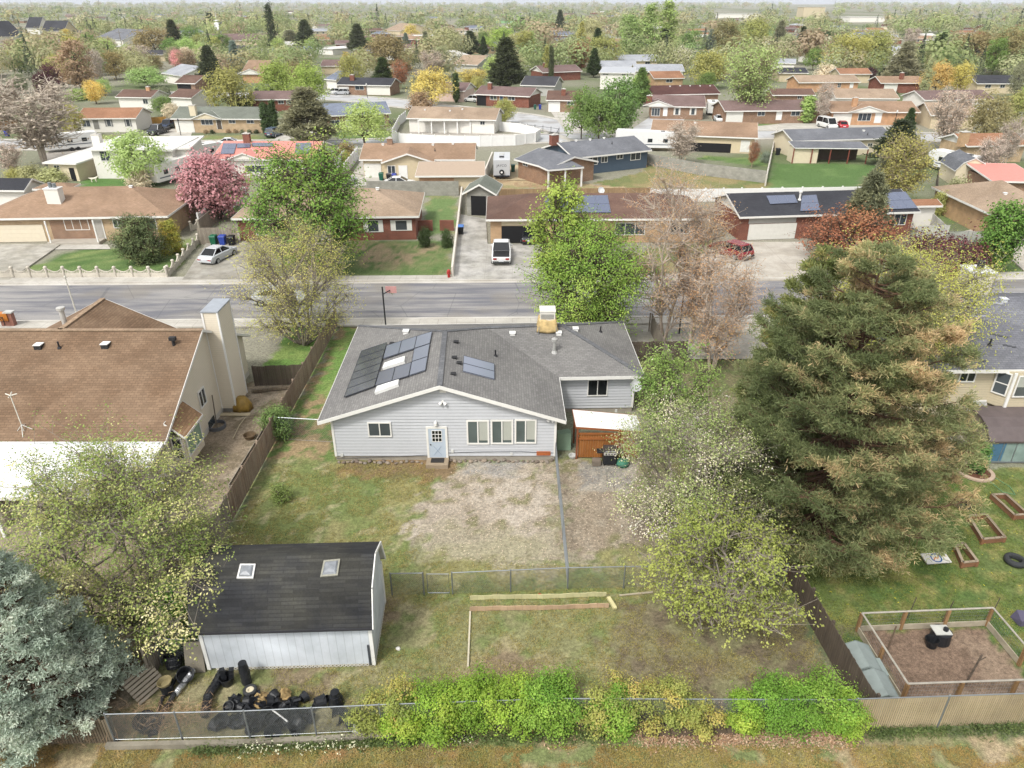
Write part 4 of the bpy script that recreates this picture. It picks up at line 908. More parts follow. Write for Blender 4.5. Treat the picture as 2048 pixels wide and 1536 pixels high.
# ============================================================ left neighbour
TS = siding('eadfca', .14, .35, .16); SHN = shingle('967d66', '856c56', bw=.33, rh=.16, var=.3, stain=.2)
t = thing('house', 'cream split level house with big brown shingle roof, cut by the left edge', 'house', (-25, 38, 0))
zE, zR_, yN, yR, yF = 2.8, 6.15, 31.9, 38.75, 45.6; xr = -18.0; xl = -46
gab = -26.3
def lz(y): return zE+(zR_-zE)*(min(y-yN, yF-y))/(yR-yN)
kx = 6.7
yG = 43.8; wG = yG-yR; zG = zR_-(zR_-zE)/(yF-yR)*wG
roof(t, [[(xl, yN, zE), (xr, yN, zE), (xr, yR, zR_), (xl, yR, zR_)], [(xl, yR, zR_), (xr, yR, zR_), (xr, yF, zE), (xl, yF, zE)]], SHN, fh=.16)
roof(t, [[(gab, yR, zR_+.01), (gab+wG, yG, zG+.01), (gab, yG, zR_+.01)], [(gab, yR, zR_+.01), (gab, yG, zR_+.01), (gab-wG, yG, zG+.01)]], SHN, fh=.16, th=.05, name='front_gable_roof')
rcp = MB().bar((xl, yR, zR_), (xr, yR, zR_), .3, .05).bar((gab, yR, zR_), (gab, 43.8, zR_), .3, .05); rcp.build('ridge_cap', shingle('b39a80', bw=.3, rh=.3), t)
wx = -18.35
m = MB(); ww = Wall((wx, 32.4), (wx, 45.1)); Lw = ww.L
lw_ = lap_wall(MB(), [(0, .35), (Lw, .35), (Lw, lz(45.1)-.15), (yR-32.4, zR_-.15), (0, lz(32.4)-.15)], .14, .014); m.merge(lw_, ww.M)
for p, q in (((xl, 32.4), (wx, 32.4)), ((wx, 45.1), (xl, 45.1))): a = Wall(p, q); m.merge(lap_wall(MB(), [(0, 0), (a.L, 0), (a.L, 2.7), (0, 2.7)], .14, .014), a.M)
m.add([(gab+wG-.3, yG-.1, zG-.3), (gab-wG+.3, yG-.1, zG-.3), (gab, yG-.1, zR_-.1)], [(0, 1, 2)])
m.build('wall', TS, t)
MB().box(0, Lw, .0, .3, -.1, .35, ww.M).build('foundation', plain('d5d0c6', .9), t)
x0, z0, = ww.hit(403, 795); window(ww, t, (x0-.45, x0+.45, z0-.55, z0+.55), 2, gl=glass('3c4246'))
x0, z0 = ww.hit(369, 845)
bx = MB(); b0, b1 = ww.hit(349, 905)[0], ww.hit(405, 870)[0]
b0, b1 = .55, 2.75
bay = MB().box(b0, b1, -.75, 0, .55, 2.45, ww.M).build('bay_window', TS, t)
bw = Wall(ww.M@Vector((b0, -.75, 0)), ww.M@Vector((b1, -.75, 0))); window(bw, bay, (.15, b1-b0-.15, 1.05, 2.4), 2, gl=glass('7d9a86'))
bs = Wall(ww.M@Vector((b0, 0, 0)), ww.M@Vector((b0, -.75, 0))); window(bs, bay, (.08, .68, 1.05, 2.4), 1, gl=glass('2c3236'), hm=1)
roof(t, [[tuple(ww.M@Vector(p)) for p in ((b0-.15, -.95, 2.5), (b1+.1, -.95, 2.5), (b1+.1, -.02, 3.35), (b0-.15, -.02, 3.35))]], shingle('b4906e', bw=.33, rh=.16), fh=.12, name='bay_roof')
for s in (5.2, 1.2): MB().box(s, s+.9, -.05, .0, .1, .55, ww.M).build('basement_window', glass('3c4448'), t)
wl_ = MB().lathe([(.55, -.02), (.55, .22), (.5, .22), (.5, .0)], 16, tuple(ww.M@Vector((5.6, -.3, 0)))); wl_.build('window_well', plain('6a6c70', .6), t)
# chimney chase
ch = MB(); cw = [(Wall((-17.45, 39.9), (-17.45, 41.95))), Wall((-18.35, 39.9), (-17.45, 39.9)), Wall((-17.45, 41.95), (-18.35, 41.95))]
for a in cw: ch.merge(lap_wall(MB(), [(0, .25), (a.L, .25), (a.L, 6.75), (0, 6.75)], .14, .014), a.M)
a = Wall((-18.35, 41.95), (-18.35, 39.9)); ch.merge(lap_wall(MB(), [(0, 5), (a.L, 5), (a.L, 6.75), (0, 6.75)], .14, .014), a.M)
c_ = ch.build('chimney', TS, t); MB().box(-18.42, -17.38, 39.83, 42.02, 6.75, 6.83).build('chimney_cap', plain('b4bac2', .4, .3), c_)
q = MB()
for x, y in ((-17.45, 39.9), (-17.45, 41.95), (-18.35, 39.9)): q.box(x-.05, x+.05, y-.05, y+.05, .25, 6.74)
q.build('corner_trim', WHITE, c_); MB().box(-18.3, -17.5, 39.95, 41.9, -.1, .25).build('foundation', plain('8f8c86', .9), c_)
nN = Vector((0, -(zR_-zE), yR-yN)).normalized()
def onN(u, v): return onplane(u, v, (xr, yN, zE), nN)
for u, v in ((78.5, 694), (212, 692)):
    p = onN(u, v); vb = MB().box(p.x-.2, p.x+.2, p.y-.2, p.y+.2, p.z-.15, p.z+.16).build('roof_vent', plain('2c2c2e'), t); MB().box(p.x-.22, p.x+.22, p.y-.22, p.y+.22, p.z+.16, p.z+.2).build('vent_lid', WHITE, vb)
vent(t, onN(119, 696), 'pipe'); p = onN(348, 690); q = MB().tube([p-Vector((0, 0, .1)), p+Vector((0, 0, .35))], .09, 8).box(p.x-.18, p.x+.18, p.y-.12, p.y+.12, p.z+.3, p.z+.5); q.build('roof_turbine', plain('2a2a2c'), t)
p = Vector((-27.1, 40.6, 5.6)); q = MB().tube([p, p+Vector((0, 0, 1.05))], .15, 10).lathe([(0, 1.05), (.24, 1.05), (.24, 1.2), (0, 1.25)], 12, tuple(p)); q.build('flue_pipe', plain('d2d0ca', .4, .2), t)
q = MB().box(xr-14, xr-.3, yN-.16, yN-.03, zE-.12, zE+.02); q.build('gutter', plain('dfe3e4', .5), t)
# antenna on the roof
p = onN(48, 862); an = thing('tv_antenna', 'bent white aerial mast standing on the brown roof slope', 'antenna', tuple(p))
q = MB().tube([p, p+Vector((-.1, .1, .6)), p+Vector((-.35, .4, 1.9))], .025, 5); q.build('mast', plain('d6d2c4'), an); q = MB(); e = p+Vector((-.35, .4, 1.9))
for dx, dy in ((.3, .1), (-.3, .1), (.1, -.3), (-.1, .3)): q.tube([e, e+Vector((dx, dy, .05))], .03, 4)
q.build('aerial_head', plain('dedacc'), an); q = MB()
for dx, dy in ((.4, .1), (-.35, 0), (.1, -.35), (-.1, .4)): q.tube([p+Vector((-.05, .05, .35)), (p.x+dx, p.y+dy, p.z+dy*.49)], .02, 4)
q.build('tripod', plain('dcdad2'), an)
# patio cover with deck and railing
pc = thing('patio_cover', 'flat white patio cover on posts along the back of the cream house', 'patio cover', (-21, 30, 0))
zp = 2.72
roof(pc, [[(-46, 27.5, zp-.2), (-19.8, 27.5, zp-.2), (-19.8, 29.7, zp-.06), (-17.9, 29.7, zp-.06), (-18.15, 31.85, zp), (-46, 31.85, zp)]], plain('f6f6f4', .4, var=.03), th=.06, fh=.16, name='cover_sheet')
for x, y in ((-18.1, 29.9), (-20.2, 29.9), (-20.0, 27.7), (-22.8, 27.7), (-24.6, 27.7), (-26.5, 27.7)): MB().box(x-.07, x+.07, y-.07, y+.07, 0, zp-.15).build('post', WHITE, pc)
MB().slab([(-22.5, 29.6), (-17.9, 29.6), (-17.9, 32.3), (-22.5, 32.3)], .55, .62).build('deck', boards('8a5a44', '7c4e3a', .14), pc)
def railing(par, pts, z, h=.95):
    for a, b, L in along(pts):
        M = Matrix.Translation(a+Vector((0, 0, z)))@Matrix.Rotation(math.atan2((b-a).y, (b-a).x), 4, 'Z'); q = MB().box(0, L, -.04, .04, h-.05, h).box(0, L, -.03, .03, .08, .13); x = .06
        while x < L: q.box(x-.02, x+.02, -.018, .018, .13, h-.05); x += .13
        q.build('railing', WHITE, par, M)
railing(pc, [(-22.4, 29.75), (-18.0, 29.75), (-18.0, 32.2)], .62)
for l, x, y, c in (('cream patio heater under the white patio cover', -25.3, 28.6, 'd8cfb8'),):
    m = MB().lathe([(0, 0), (.35, 0), (.4, .5), (.3, 1.0), (0, 1.1)], 14, (x, y, 0)); single(m, 'patio_urn', plain(c, .8), 'round cream urn standing under the patio cover', 'urn', (x, y, 0))
m = MB().slab([(-32, 26), (-23, 26), (-20.4, 30), (-19, 33), (-32, 33)], -.05, .03); o = m.build('patio', concrete('a89a88', 0)); tag(o, kind='structure')
# items in the cream house side yard
x, y = g(486, 818); m = MB(); sc1 = []
for z, w_, d_ in ((0, .62, .55), (.35, .58, .5), (.7, .42, .38), (.85, .3, .28)): sc1.append([(x+w_*math.cos(a)*(1+.08*math.sin(7*a)), y+d_*math.sin(a)*(1+.08*math.sin(7*a)), z) for a in [2*math.pi*k/28 for k in range(28)]])
m.loft(sc1); single(m, 'covered_grill', plain('a5853c', .5, var=.4, ns=3), 'yellow brown tarp cover over a squat machine beside the tall chimney', 'cover', (x, y, 0), smooth=True)
m = MB().box(x-1.2, x+.7, y-.9, y-.55, 0, .05); single(m, 'paving_slab', plain('c6b89a'), 'tan slab in front of the yellow covered machine', 'slab', (x, y-.7, 0))
P = [g(492, 835), g(480, 850), (g(466, 878))]; m = MB().tube([(a, b, .04) for a, b in P], .03, 5); single(m, 'loose_pipe', plain('d0c2a4'), 'pale curved pipe lying on the bare dirt beside the cream house', 'pipe', (P[0][0], P[0][1], 0))
bb = thing('raised_bed', 'long narrow raised bed along the weathered fence in the cream house yard', 'raised bed', (-14.6, 34.8, 0))
for a, b in (((-15.1, 31.6), (-15.0, 37.6)), ((-14.4, 31.6), (-14.35, 37.6)), ((-15.1, 31.6), (-14.4, 31.6)), ((-15.0, 37.6), (-14.35, 37.6))): MB().bar((*a, .13), (*b, .13), .05, .26).build('side_board', boards('a39a8c', '8e8474', .4), bb)
MB().slab([(-15.05, 31.7), (-14.4, 31.7), (-14.4, 37.5), (-15, 37.5)], .05, .18).build('soil', plain('5c5040', .95, var=.3, ns=6), bb)
x, y = g(500, 876); heap_pot(x, y, 0, .35, .25, 0, 0, 'round rusty tub beside the long raised bed', None, 18, 'tub', 0, '6c5a44', 'tub')
m = MB().bar((-18.0, 37.9, 0), (-18.2, 38.6, 1.9), .06, .08); single(m, 'leaning_plank', boards('8f8474', '7c7062', .3), 'grey plank leaning on the cream wall near the bay window', 'plank', (-18, 38, 0))
# ============================================================ right neighbour
SHR = shingle('85868c', '77787f', var=.3, rh=.17, bw=.36, stain=.15)
t = thing('house', 'two storey beige house with patched grey shingle roof at the right edge', 'house', (28, 40, 0))
xl, zE, yE, yR, zR_, yF = 21.6, 4.6, 36.55, 42.8, 6.6, 49
wxl = 22.1; xr_ = 42
roof(t, [[(xl, yE, zE), (xr_, yE+.3, zE), (xr_, yR+.2, zR_), (xl, yR, zR_)], [(xl, yR, zR_), (xr_, yR+.2, zR_), (xr_, yF, zE), (xl, yF, zE)]], SHR, fh=.2)
gq = 27.2
roof(t, [[(gq, yR-1.0, zR_+.02), (gq+.0, yR+.6, zR_+.3), (gq-3.4, 50.5, zE+.4), (gq-3.4, yR, zR_-.6)]][:0] or [[(23.6, 43.0, 6.4), (26.6, 43.0, 6.45), (26.6, 50, 6.45), (23.6, 50, 5.2)]], SHR, fh=.1, name='front_gable_roof')
nR = Vector((0, -(zR_-zE), yR-yE)).normalized(); 
def onRR(u, v): return onplane(u, v, (xl, yE, zE), nR)
pm = MB(); PT2 = plain('a3a4ab', .8, var=.1, ns=6)
for u0, v0, n_ in ((1892, 614, 5), (1900, 620, 6), (1915, 626, 4), (1885, 608, 2), (1990, 606, 2), (1945, 632, 3)):
    for k in range(n_):
        p = onRR(u0+k*11, v0+(k % 2)*1.5); pm.add([p+nR*.012+Vector((x, 0, 0))+Vector((0, 1, (zR_-zE)/(yR-yE)))*y for x, y in ((-.18, -.08), (.18, -.08), (.18, .08), (-.18, .08))], [(0, 1, 2, 3)])
pm.build('replaced_shingles', PT2, t)
pm = MB()
for u0, v0, n_ in ((1918, 668, 2), (1880, 675, 3), (1985, 668, 4), (1960, 720, 2), (1940, 652, 1), (2010, 690, 3)):
    for k in range(n_):
        p = onRR(u0+k*9, v0+k*2); pm.add([p+nR*.012+Vector((x, 0, 0))+Vector((0, 1, (zR_-zE)/(yR-yE)))*y for x, y in ((-.13, -.05), (.13, -.05), (.13, .04), (-.13, .04))], [(0, 1, 2, 3)])
pm.build('missing_shingles', plain('4a4b50', .9), t)
for u, v in ((1923, 603), (2007, 601)): vent(t, onRR(u, v), 'box', plain('d9dde2'))
vent(t, onRR(1979, 690), 'pipe')
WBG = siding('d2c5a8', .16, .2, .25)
w1 = Wall((wxl, 37.05), (xr_-.4, 37.3)); m = MB(); m.merge(lap_wall(MB(), [(0, .2), (w1.L, .2), (w1.L, zE-.05), (0, zE-.05)], .16, .016), w1.M)
a = Wall((wxl, 48.5), (wxl, 37.05)); m.merge(lap_wall(MB(), [(0, .2), (a.L, .2), (a.L, zE), (a.L-5.8, zR_-.15), (0, zE)], .16, .016), a.M)
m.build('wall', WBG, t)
window(w1, t, (w1.hit(1915, 760)[0], w1.hit(1948, 760)[0], 3.6, 4.35), 2, gl=glass('33383a'))
s0 = w1.hit(1975, 790)[0]; s1 = s0+4
zb0, zb1 = 2.25, zE-.08
bay = MB().add([w1.M@Vector(p) for p in ((s0, 0, zb0), (s0+.6, -.75, zb0), (s1, -.75, zb0), (s1, 0, zb0), (s0, 0, zb1), (s0+.6, -.75, zb1), (s1, -.75, zb1), (s1, 0, zb1))], CUBE).build('bay_window', WBG, t)
b1_ = Wall(w1.M@Vector((s0, 0, 0)), w1.M@Vector((s0+.6, -.75, 0))); window(b1_, bay, (.1, b1_.L-.08, zb0+.75, zb1-.1), 1, gl=glass('565c60'), hm=1)
b2_ = Wall(w1.M@Vector((s0+.6, -.75, 0)), w1.M@Vector((s1, -.75, 0))); window(b2_, bay, (.22, 2.4, zb0+.75, zb1-.15), 1, gl=glass('5c6060'), shade=(.6,))
MB().box(s0+.55, s0+.7, -.83, -.74, zb0-.05, zb1, w1.M).build('bay_trim', WHITE, bay)
r = w1.rect(1992, 812, 2036, 838); window(w1, t, (r[0], r[1], 1.35, 2.1), 2, gl=glass('8a9494'))
s = w1.hit(1942, 845)[0]; door(w1, t, (s-.45, s+.45, .25, 2.3), plain('dcdad4', .5)); MB().box(s-.8, s+.8, -1.2, 0, 0, .25, w1.M).build('doorstep', plain('a9a294', .9), t)
# chimney behind the ridge
m = MB()
for p, q in (((30.1, 45.1), (31.5, 45.1)), ((31.5, 45.1), (31.5, 46.6)), ((30.1, 46.6), (30.1, 45.1)), ((31.5, 46.6), (30.1, 46.6))): a = Wall(p, q); m.merge(lap_wall(MB(), [(0, 5.6), (a.L, 5.6), (a.L, 7.35), (0, 7.35)], .16, .016), a.M)
c_ = m.build('chimney', plain('e3dcc9', .7), t); MB().box(30.0, 31.6, 45.0, 46.7, 7.35, 7.44).build('chimney_cap', plain('eceef0', .4), c_); MB().tube([(30.9, 45.9, 7.4), (30.9, 45.9, 7.95)], .22, 10).build('flue_pipe', plain('2c2c30'), c_)
MB().box(30.06, 30.18, 45.06, 45.16, 5.6, 7.34).build('corner_trim', WHITE, c_)
# greenhouse lean-to with brown cover
gh = thing('greenhouse', 'small greenhouse with brown tarp roof and clear panels at the right edge', 'greenhouse', (27.5, 35, 0))
x0, x1, y0, y1 = 26.6, 33., 34.1, 36.4
m = MB(); prof = [(y0-.05, 1.45), (y0+.5, 2.05), (y0+1.2, 2.3), (y1+.05, 2.35)]
fs = [[(x0-.1, a[0], a[1]), (x1, a[0], a[1]), (x1, b[0], b[1]), (x0-.1, b[0], b[1])] for a, b in zip(prof[:-1], prof[1:])]; roof(gh, fs, plain('6a5f5e', .6, var=.2, ns=2), th=.03, fh=.1, fascia='5c5250', name='tarp_roof')
m = MB(); gt2 = plain('8fa29c', .25, var=.25, ns=2)
m.box(x0, x1, y0, y0+.015, .1, 1.42); m.build('clear_panel', gt2, gh); MB().prism([(0, .1), (y1-y0, .1), (y1-y0, 2.3), (1.2, 2.25), (.5, 2.0), (0, 1.42)], 0, .015, Matrix.Translation((x0, y0, 0))@Matrix.Rotation(R(90), 4, 'Z')).build('end_panel', plain('8f8674', .5, var=.2), gh)
MB().box(x0+.15, x0+.9, y0-.02, y0+.0, .15, 1.3).build('blue_sheet', plain('4f7690', .5), gh)
q = MB(); x = x0
while x < x1: q.box(x-.02, x+.02, y0-.03, y0+.0, .05, 1.45); x += .75
q.box(x0, x1, y0-.035, y0-.005, .03, .1); q.build('frame', GALV, gh)
# raised beds
def raised(px, label, grp=None, h=.3):
    P = [g(u, v, h) for u, v in px]; t = thing('raised_bed', label, 'raised bed', (P[0][0], P[0][1], 0), group=grp)
    for a, b in zip(P, P[1:]+P[:1]):
        MB().bar((*a, h/2), (*b, h/2), .05, h).build('side_board', boards('9a6f52', '8a6248', .15, vert=False, stain='6a4a36'), t)
        MB().bar((*a, h+.012), (*b, h+.012), .13, .025).build('cap_board', boards('b0a08a', '9c8c76', .3), t)
    for a in P: MB().box(a[0]-.06, a[0]+.06, a[1]-.06, a[1]+.06, 0, h-.005).build('corner_post', plain('8a6248'), t)
raised([(1938, 1032), (1972, 1028), (2010, 1074), (1966, 1078)], 'largest wooden raised bed in the middle of the right neighbour lawn')
raised([(1985, 989), (2012, 988), (2056, 1028), (2030, 1030)], 'wooden raised bed farthest from the camera cut by the right edge')
raised([(1912, 1092), (1928, 1086), (1955, 1122), (1926, 1125)], 'smallest wooden raised bed nearest the pine on the right lawn')
tyre(23.2, 30.2, .45, .24, 'old black tyre lying flat beyond the raised beds'); tyre(23.3, 25.9, .46, .26, 'old black tyre lying flat on the grass at the right edge nearest the camera')
# cornhole-type board with a blue and orange roundel
gb = thing('game_board', 'white game board with a blue and orange roundel under the pine edge', 'game board', (19.2, 25.3, 0)); 
gb.location = (*g(1870, 1120), 0); gb.rotation_euler = (R(10), 0, .1)
MB().box(-.6, .6, -.3, .3, .12, .15).build('board', plain('dcd9d2', .5), gb, local=True); MB().lathe([(.2, .153), (.26, .157), (.26, .153)], 18).build('blue_ring', plain('2f5f9c'), gb, local=True); MB().tube([(-.16, -.1, .158), (-.05, .02, .16), (.05, -.04, .16), (.16, .1, .158)], .025, 5).build('orange_stripe', plain('d98a3c'), gb, local=True)
MB().box(-.55, -.48, -.25, .25, 0, .12).box(.48, .55, -.25, .25, 0, .12).build('legs', plain('b8ad98'), gb, local=True)
# potted vine ring
x, y = g(1950, 945); m = MB().lathe([(.75, 0), (.95, 0), (.95, .1), (.75, .1), (.75, 0)], 26, (x, y, 0)); single(m, 'tree_ring', plain('c4ad98', .8), 'pale round edging ring with a climbing plant near the greenhouse', 'edging', (x, y, 0))
m = MB().slab([(x+.76*math.cos(a), y+.76*math.sin(a)) for a in np.linspace(0, 6.2, 20)], 0, .05); single(m, 'mulch', plain('6a4634', .95), 'dark mulch inside the pale edging ring', 'mulch', (x, y, 0)); heap_pot(x, y, .05, .3, .3, 0, 0, 'black pot holding the climbing plant near the greenhouse', None, 16)
P = [g(*p) for p in ((1955, 940), (1975, 960), (2005, 985), (2030, 990), (2020, 975), (1980, 950))]; m = MB().tube([(a, b, .03) for a, b in P], .02, 5); single(m, 'garden_hose', plain('6f9a70'), 'green garden hose looping over the right lawn', 'hose', (*P[0], 0))
# garden pen
pn_ = thing('garden_pen', 'fenced dirt garden pen with white railed timber frame at lower right', 'pen', (17, 20, 0))
PP = [(14.25, 21.75), (19.75, 22.05), (19.85, 20.0), (20.0, 18.45), (14.45, 18.3)]
WR = plain('b0aa9e', .7, var=.2, ns=5); PW = boards('a8865e', '96744e', .2, stain='7c5c3c')
for a, b in ((PP[0], PP[1]), (PP[1], PP[2]), (PP[4], PP[0]), (PP[4], (20.6, 18.55))):
    MB().tube([(*a, 1.0), (*b, 1.0)], .04, 6).build('top_rail', WR, pn_)
    A_ = Vector((*a, 0)); B_ = Vector((*b, 0)); L_ = (B_-A_).length; q = MB(); M = Matrix.Translation(A_)@Matrix.Rotation(math.atan2((B_-A_).y, (B_-A_).x), 4, 'Z'); k = 0
    while k < L_: q.tube([(k, 0, .05), (k, 0, 1)], .003, 3, cap=False); k += .1
    for z in (.2, .4, .6, .8): q.tube([(0, 0, z), (L_, 0, z)], .003, 3, cap=False)
    q.build('wire_mesh', GALV, pn_, M); MB().box(0, L_, -.02, .02, 0, .28, M).build('kick_board', plain('b3a994', .8, var=.3), pn_)
    for k in range(max(1, round(L_/1.9))+1): f_ = k/max(1, round(L_/1.9)); p = A_.lerp(B_, f_); fresh(p.x, p.y, 7) and MB().box(p.x-.06, p.x+.06, p.y-.06, p.y+.06, 0, .97).build('post', PW, pn_)
for u, v in ((1420+400, 1215), (1893, 1222), (1985, 1215)):
    x, y = g(u-5, v+20); m = MB().tube([(x, y, 0), (x+.1, y+.02, 1.1)], .02, 5); single(m, 'stake', plain('5a5248'), 'thin dark stake in the lawn beyond the garden pen, no. %d from the left'.replace('no. %d from the left', ('leftmost of the three', 'middle one of the three', 'rightmost of the three')[(u > 1850)+(u > 1950)]), 'stake', (x, y, 0))
x, y = g(1740+190, 1370); m = MB().tube([(x, y, 0), (x+.25, y+.1, 1.5)], .035, 6).tube([(x+.2, y+.08, 1.2), (x+.45, y+.1, 1.4)], .02, 5); single(m, 'dead_stem', bark(), 'bare dead stem stuck in the near part of the garden pen', 'branch', (x, y, 0))
x, y = g(1775, 1300); m = MB().tube([(x, y, 0), (x+.1, y+.1, 1.2)], .03, 6); single(m, 'wooden_stake', plain('6c5c4c'), 'wooden stake inside the garden pen at its left side', 'stake', (x, y, 0))
x, y = g(1878, 1280); t_ = thing('compost_bin', 'black round compost bin with a flat grey lid in the garden pen', 'compost bin', (x, y, 0)); MB().lathe([(.4, 0), (.36, .45), (.38, .5), (0, .5)], 18, (x, y, 0)).build('body', BLACKP, t_); MB().box(x-.36, x+.3, y-.22, y+.3, .5, .54).build('lid', plain('c9c9c2', .5), t_); MB().lathe([(0, 0), (.1, 0), (.1, .12), (0, .14)], 8, (x+.12, y, .54)).build('knob', BLACKP, t_)
x, y = g(1862, 1292); heap_pot(x, y, 0, .25, .38, .1, 0, 'black bucket standing in front of the compost bin', None, 18, 'bucket', 0, '1f2124', 'bucket')
# grey plastic deck boxes along the fence
ps = thing('garden_shed', 'low grey plastic shed with ridged lid against the dark fence', 'garden shed', (13.2, 18.9, 0))
for k, (x0, y0, x1, y1, h_) in enumerate(((12.75, 18.9, 13.75, 20.1, 1.0), (12.95, 17.7, 13.85, 18.85, .95))):
    MB().box(x0+.06, x1-.06, y0+.04, y1-.04, 0, h_).build('body', plain('9aa39e', .6), ps)
    xm = (x0+x1)/2; roof(ps, [[(x0, y1, h_), (x0, y0, h_), (xm, y0, h_+.22), (xm, y1, h_+.22)], [(x1, y0, h_), (x1, y1, h_), (xm, y1, h_+.22), (xm, y0, h_+.22)]], plain('8e9895', .55, var=.15), th=.03, fh=.06, fascia='7f8986', name='lid')
MB().box(13.75, 14.1, 18.9, 19.7, 0, .75).build('side_box', plain('94a09c', .6), ps)
x, y = g(2035, 1240); x, y = g(2044, 1246); m = MB().box(x-.22, x+.6, y-.2, y+.35, 0, .4); m.v = [(a+random.uniform(-.1, .1), b, c*random.uniform(.6, 1.1)) for a, b, c in m.v]; single(m, 'toy_box', plain('5f5a70', .6), 'purple plastic toy box cut by the right edge beyond the pen', 'toy', (x, y, 0))
# ============================================================ trees
def mkq(name, V, rnd, mat, parent=None):
    n = len(V)//4; me = bpy.data.meshes.new(name); me.vertices.add(n*4); me.vertices.foreach_set('co', V.astype(np.float32).ravel())
    me.loops.add(n*4); me.loops.foreach_set('vertex_index', np.arange(n*4)); me.polygons.add(n)
    me.polygons.foreach_set('loop_start', np.arange(n)*4); me.polygons.foreach_set('loop_total', np.full(n, 4)); me.update(calc_edges=True)
    at = me.attributes.new('rnd', 'FLOAT', 'FACE'); at.data.foreach_set('value', np.clip(rnd, 0, 1).astype(np.float32)); me.materials.append(mat)
    o = bpy.data.objects.new(name, me); col.objects.link(o)
    if parent: o.parent = parent
    return o
def unit(a): return a/np.maximum(np.linalg.norm(a, axis=-1, keepdims=True), 1e-9)
def tubes_np(P0, P1, R0, R1, n=4):
    P0 = np.asarray(P0, float); P1 = np.asarray(P1, float); d = unit(P1-P0); up = np.where(np.abs(d[:, 2:3]) > .95, np.array([[1., 0, 0]]), np.array([[0, 0, 1.]]))
    a = unit(np.cross(d, up)); b = np.cross(d, a); t = np.arange(n)*2*np.pi/n; c = (np.cos(t)[None, :, None]*a[:, None]+np.sin(t)[None, :, None]*b[:, None])
    A = P0[:, None]+c*np.asarray(R0)[:, None, None]; B = P1[:, None]+c*np.asarray(R1)[:, None, None]; V = np.stack([A, B], 1)
    A2 = np.roll(A, -1, 1); B2 = np.roll(B, -1, 1); return np.stack([A, A2, B2, B], 2).reshape(-1, 3)
class Sk:
    def __init__(s): s.a = []; s.b = []; s.r0 = []; s.r1 = []
    def path(s, P, r0, r1):
        n = len(P)-1
        for i in range(n): s.a.append(P[i]); s.b.append(P[i+1]); s.r0.append(r0+(r1-r0)*i/n); s.r1.append(r0+(r1-r0)*(i+1)/n)
    def bulk(s, A, B, r0, r1): s.a += list(A); s.b += list(B); s.r0 += list(np.full(len(A), r0)); s.r1 += list(np.full(len(A), r1))
    def quads(s, n=5): return tubes_np(s.a, s.b, s.r0, s.r1, n)
def leaves_np(Cn, crnd, per, spread, L, W, up=.4, squash=.8, rj=.05, out=None):
    N = len(Cn)*per; off = rng.normal(0, 1, (N, 3)); c = np.repeat(Cn, per, 0)+off*np.array([spread, spread, spread*squash])
    r = np.repeat(crnd, per)+rng.normal(0, rj, N); nr = rng.normal(0, .45, (N, 3))+unit(off)*.55; nr[:, 2] += up
    if out is not None: nr += np.repeat(out, per, 0)*1.
    nr = unit(nr)
    t = unit(np.cross(nr, rng.normal(0, 1, (N, 3)))); b = np.cross(nr, t); s = rng.uniform(.65, 1.25, (N, 1))
    t = t*L*s/2; b = b*W*s/2; V = np.stack([c-t, c+b, c+t, c-b], 1).reshape(-1, 3); return V, r
PROF = {'round': lambda t: np.sqrt(np.clip(1-(2*t-1)**2, 0, 1))*.98+.02, 'vase': lambda t: np.clip(.35+.75*t, 0, 1)*np.sqrt(np.clip(1-np.clip((t-.6)/.4, 0, 1)**2, 0, 1)),
        'oval': lambda t: np.sqrt(np.clip(1-(2*t-1)**2, 0, 1))**.8, 'cone': lambda t: np.clip(1-t, 0, 1)**.75*np.clip(t/.08, 0, 1), 'col': lambda t: np.clip(np.minimum(t/.12, (1-t)/.35), 0, 1)**.6,
        'pinep': lambda t: np.clip(1-t, 0, 1)**.42*np.clip(.7+t*2.5, 0, 1), 'dome': lambda t: np.sqrt(np.clip(1-(t*.96)**2, 0, 1)), 'wide': lambda t: np.clip(t/.25, 0, 1)**.5*np.sqrt(np.clip(1-np.clip((t-.25)/.75, 0, 1)**2, 0, 1))}
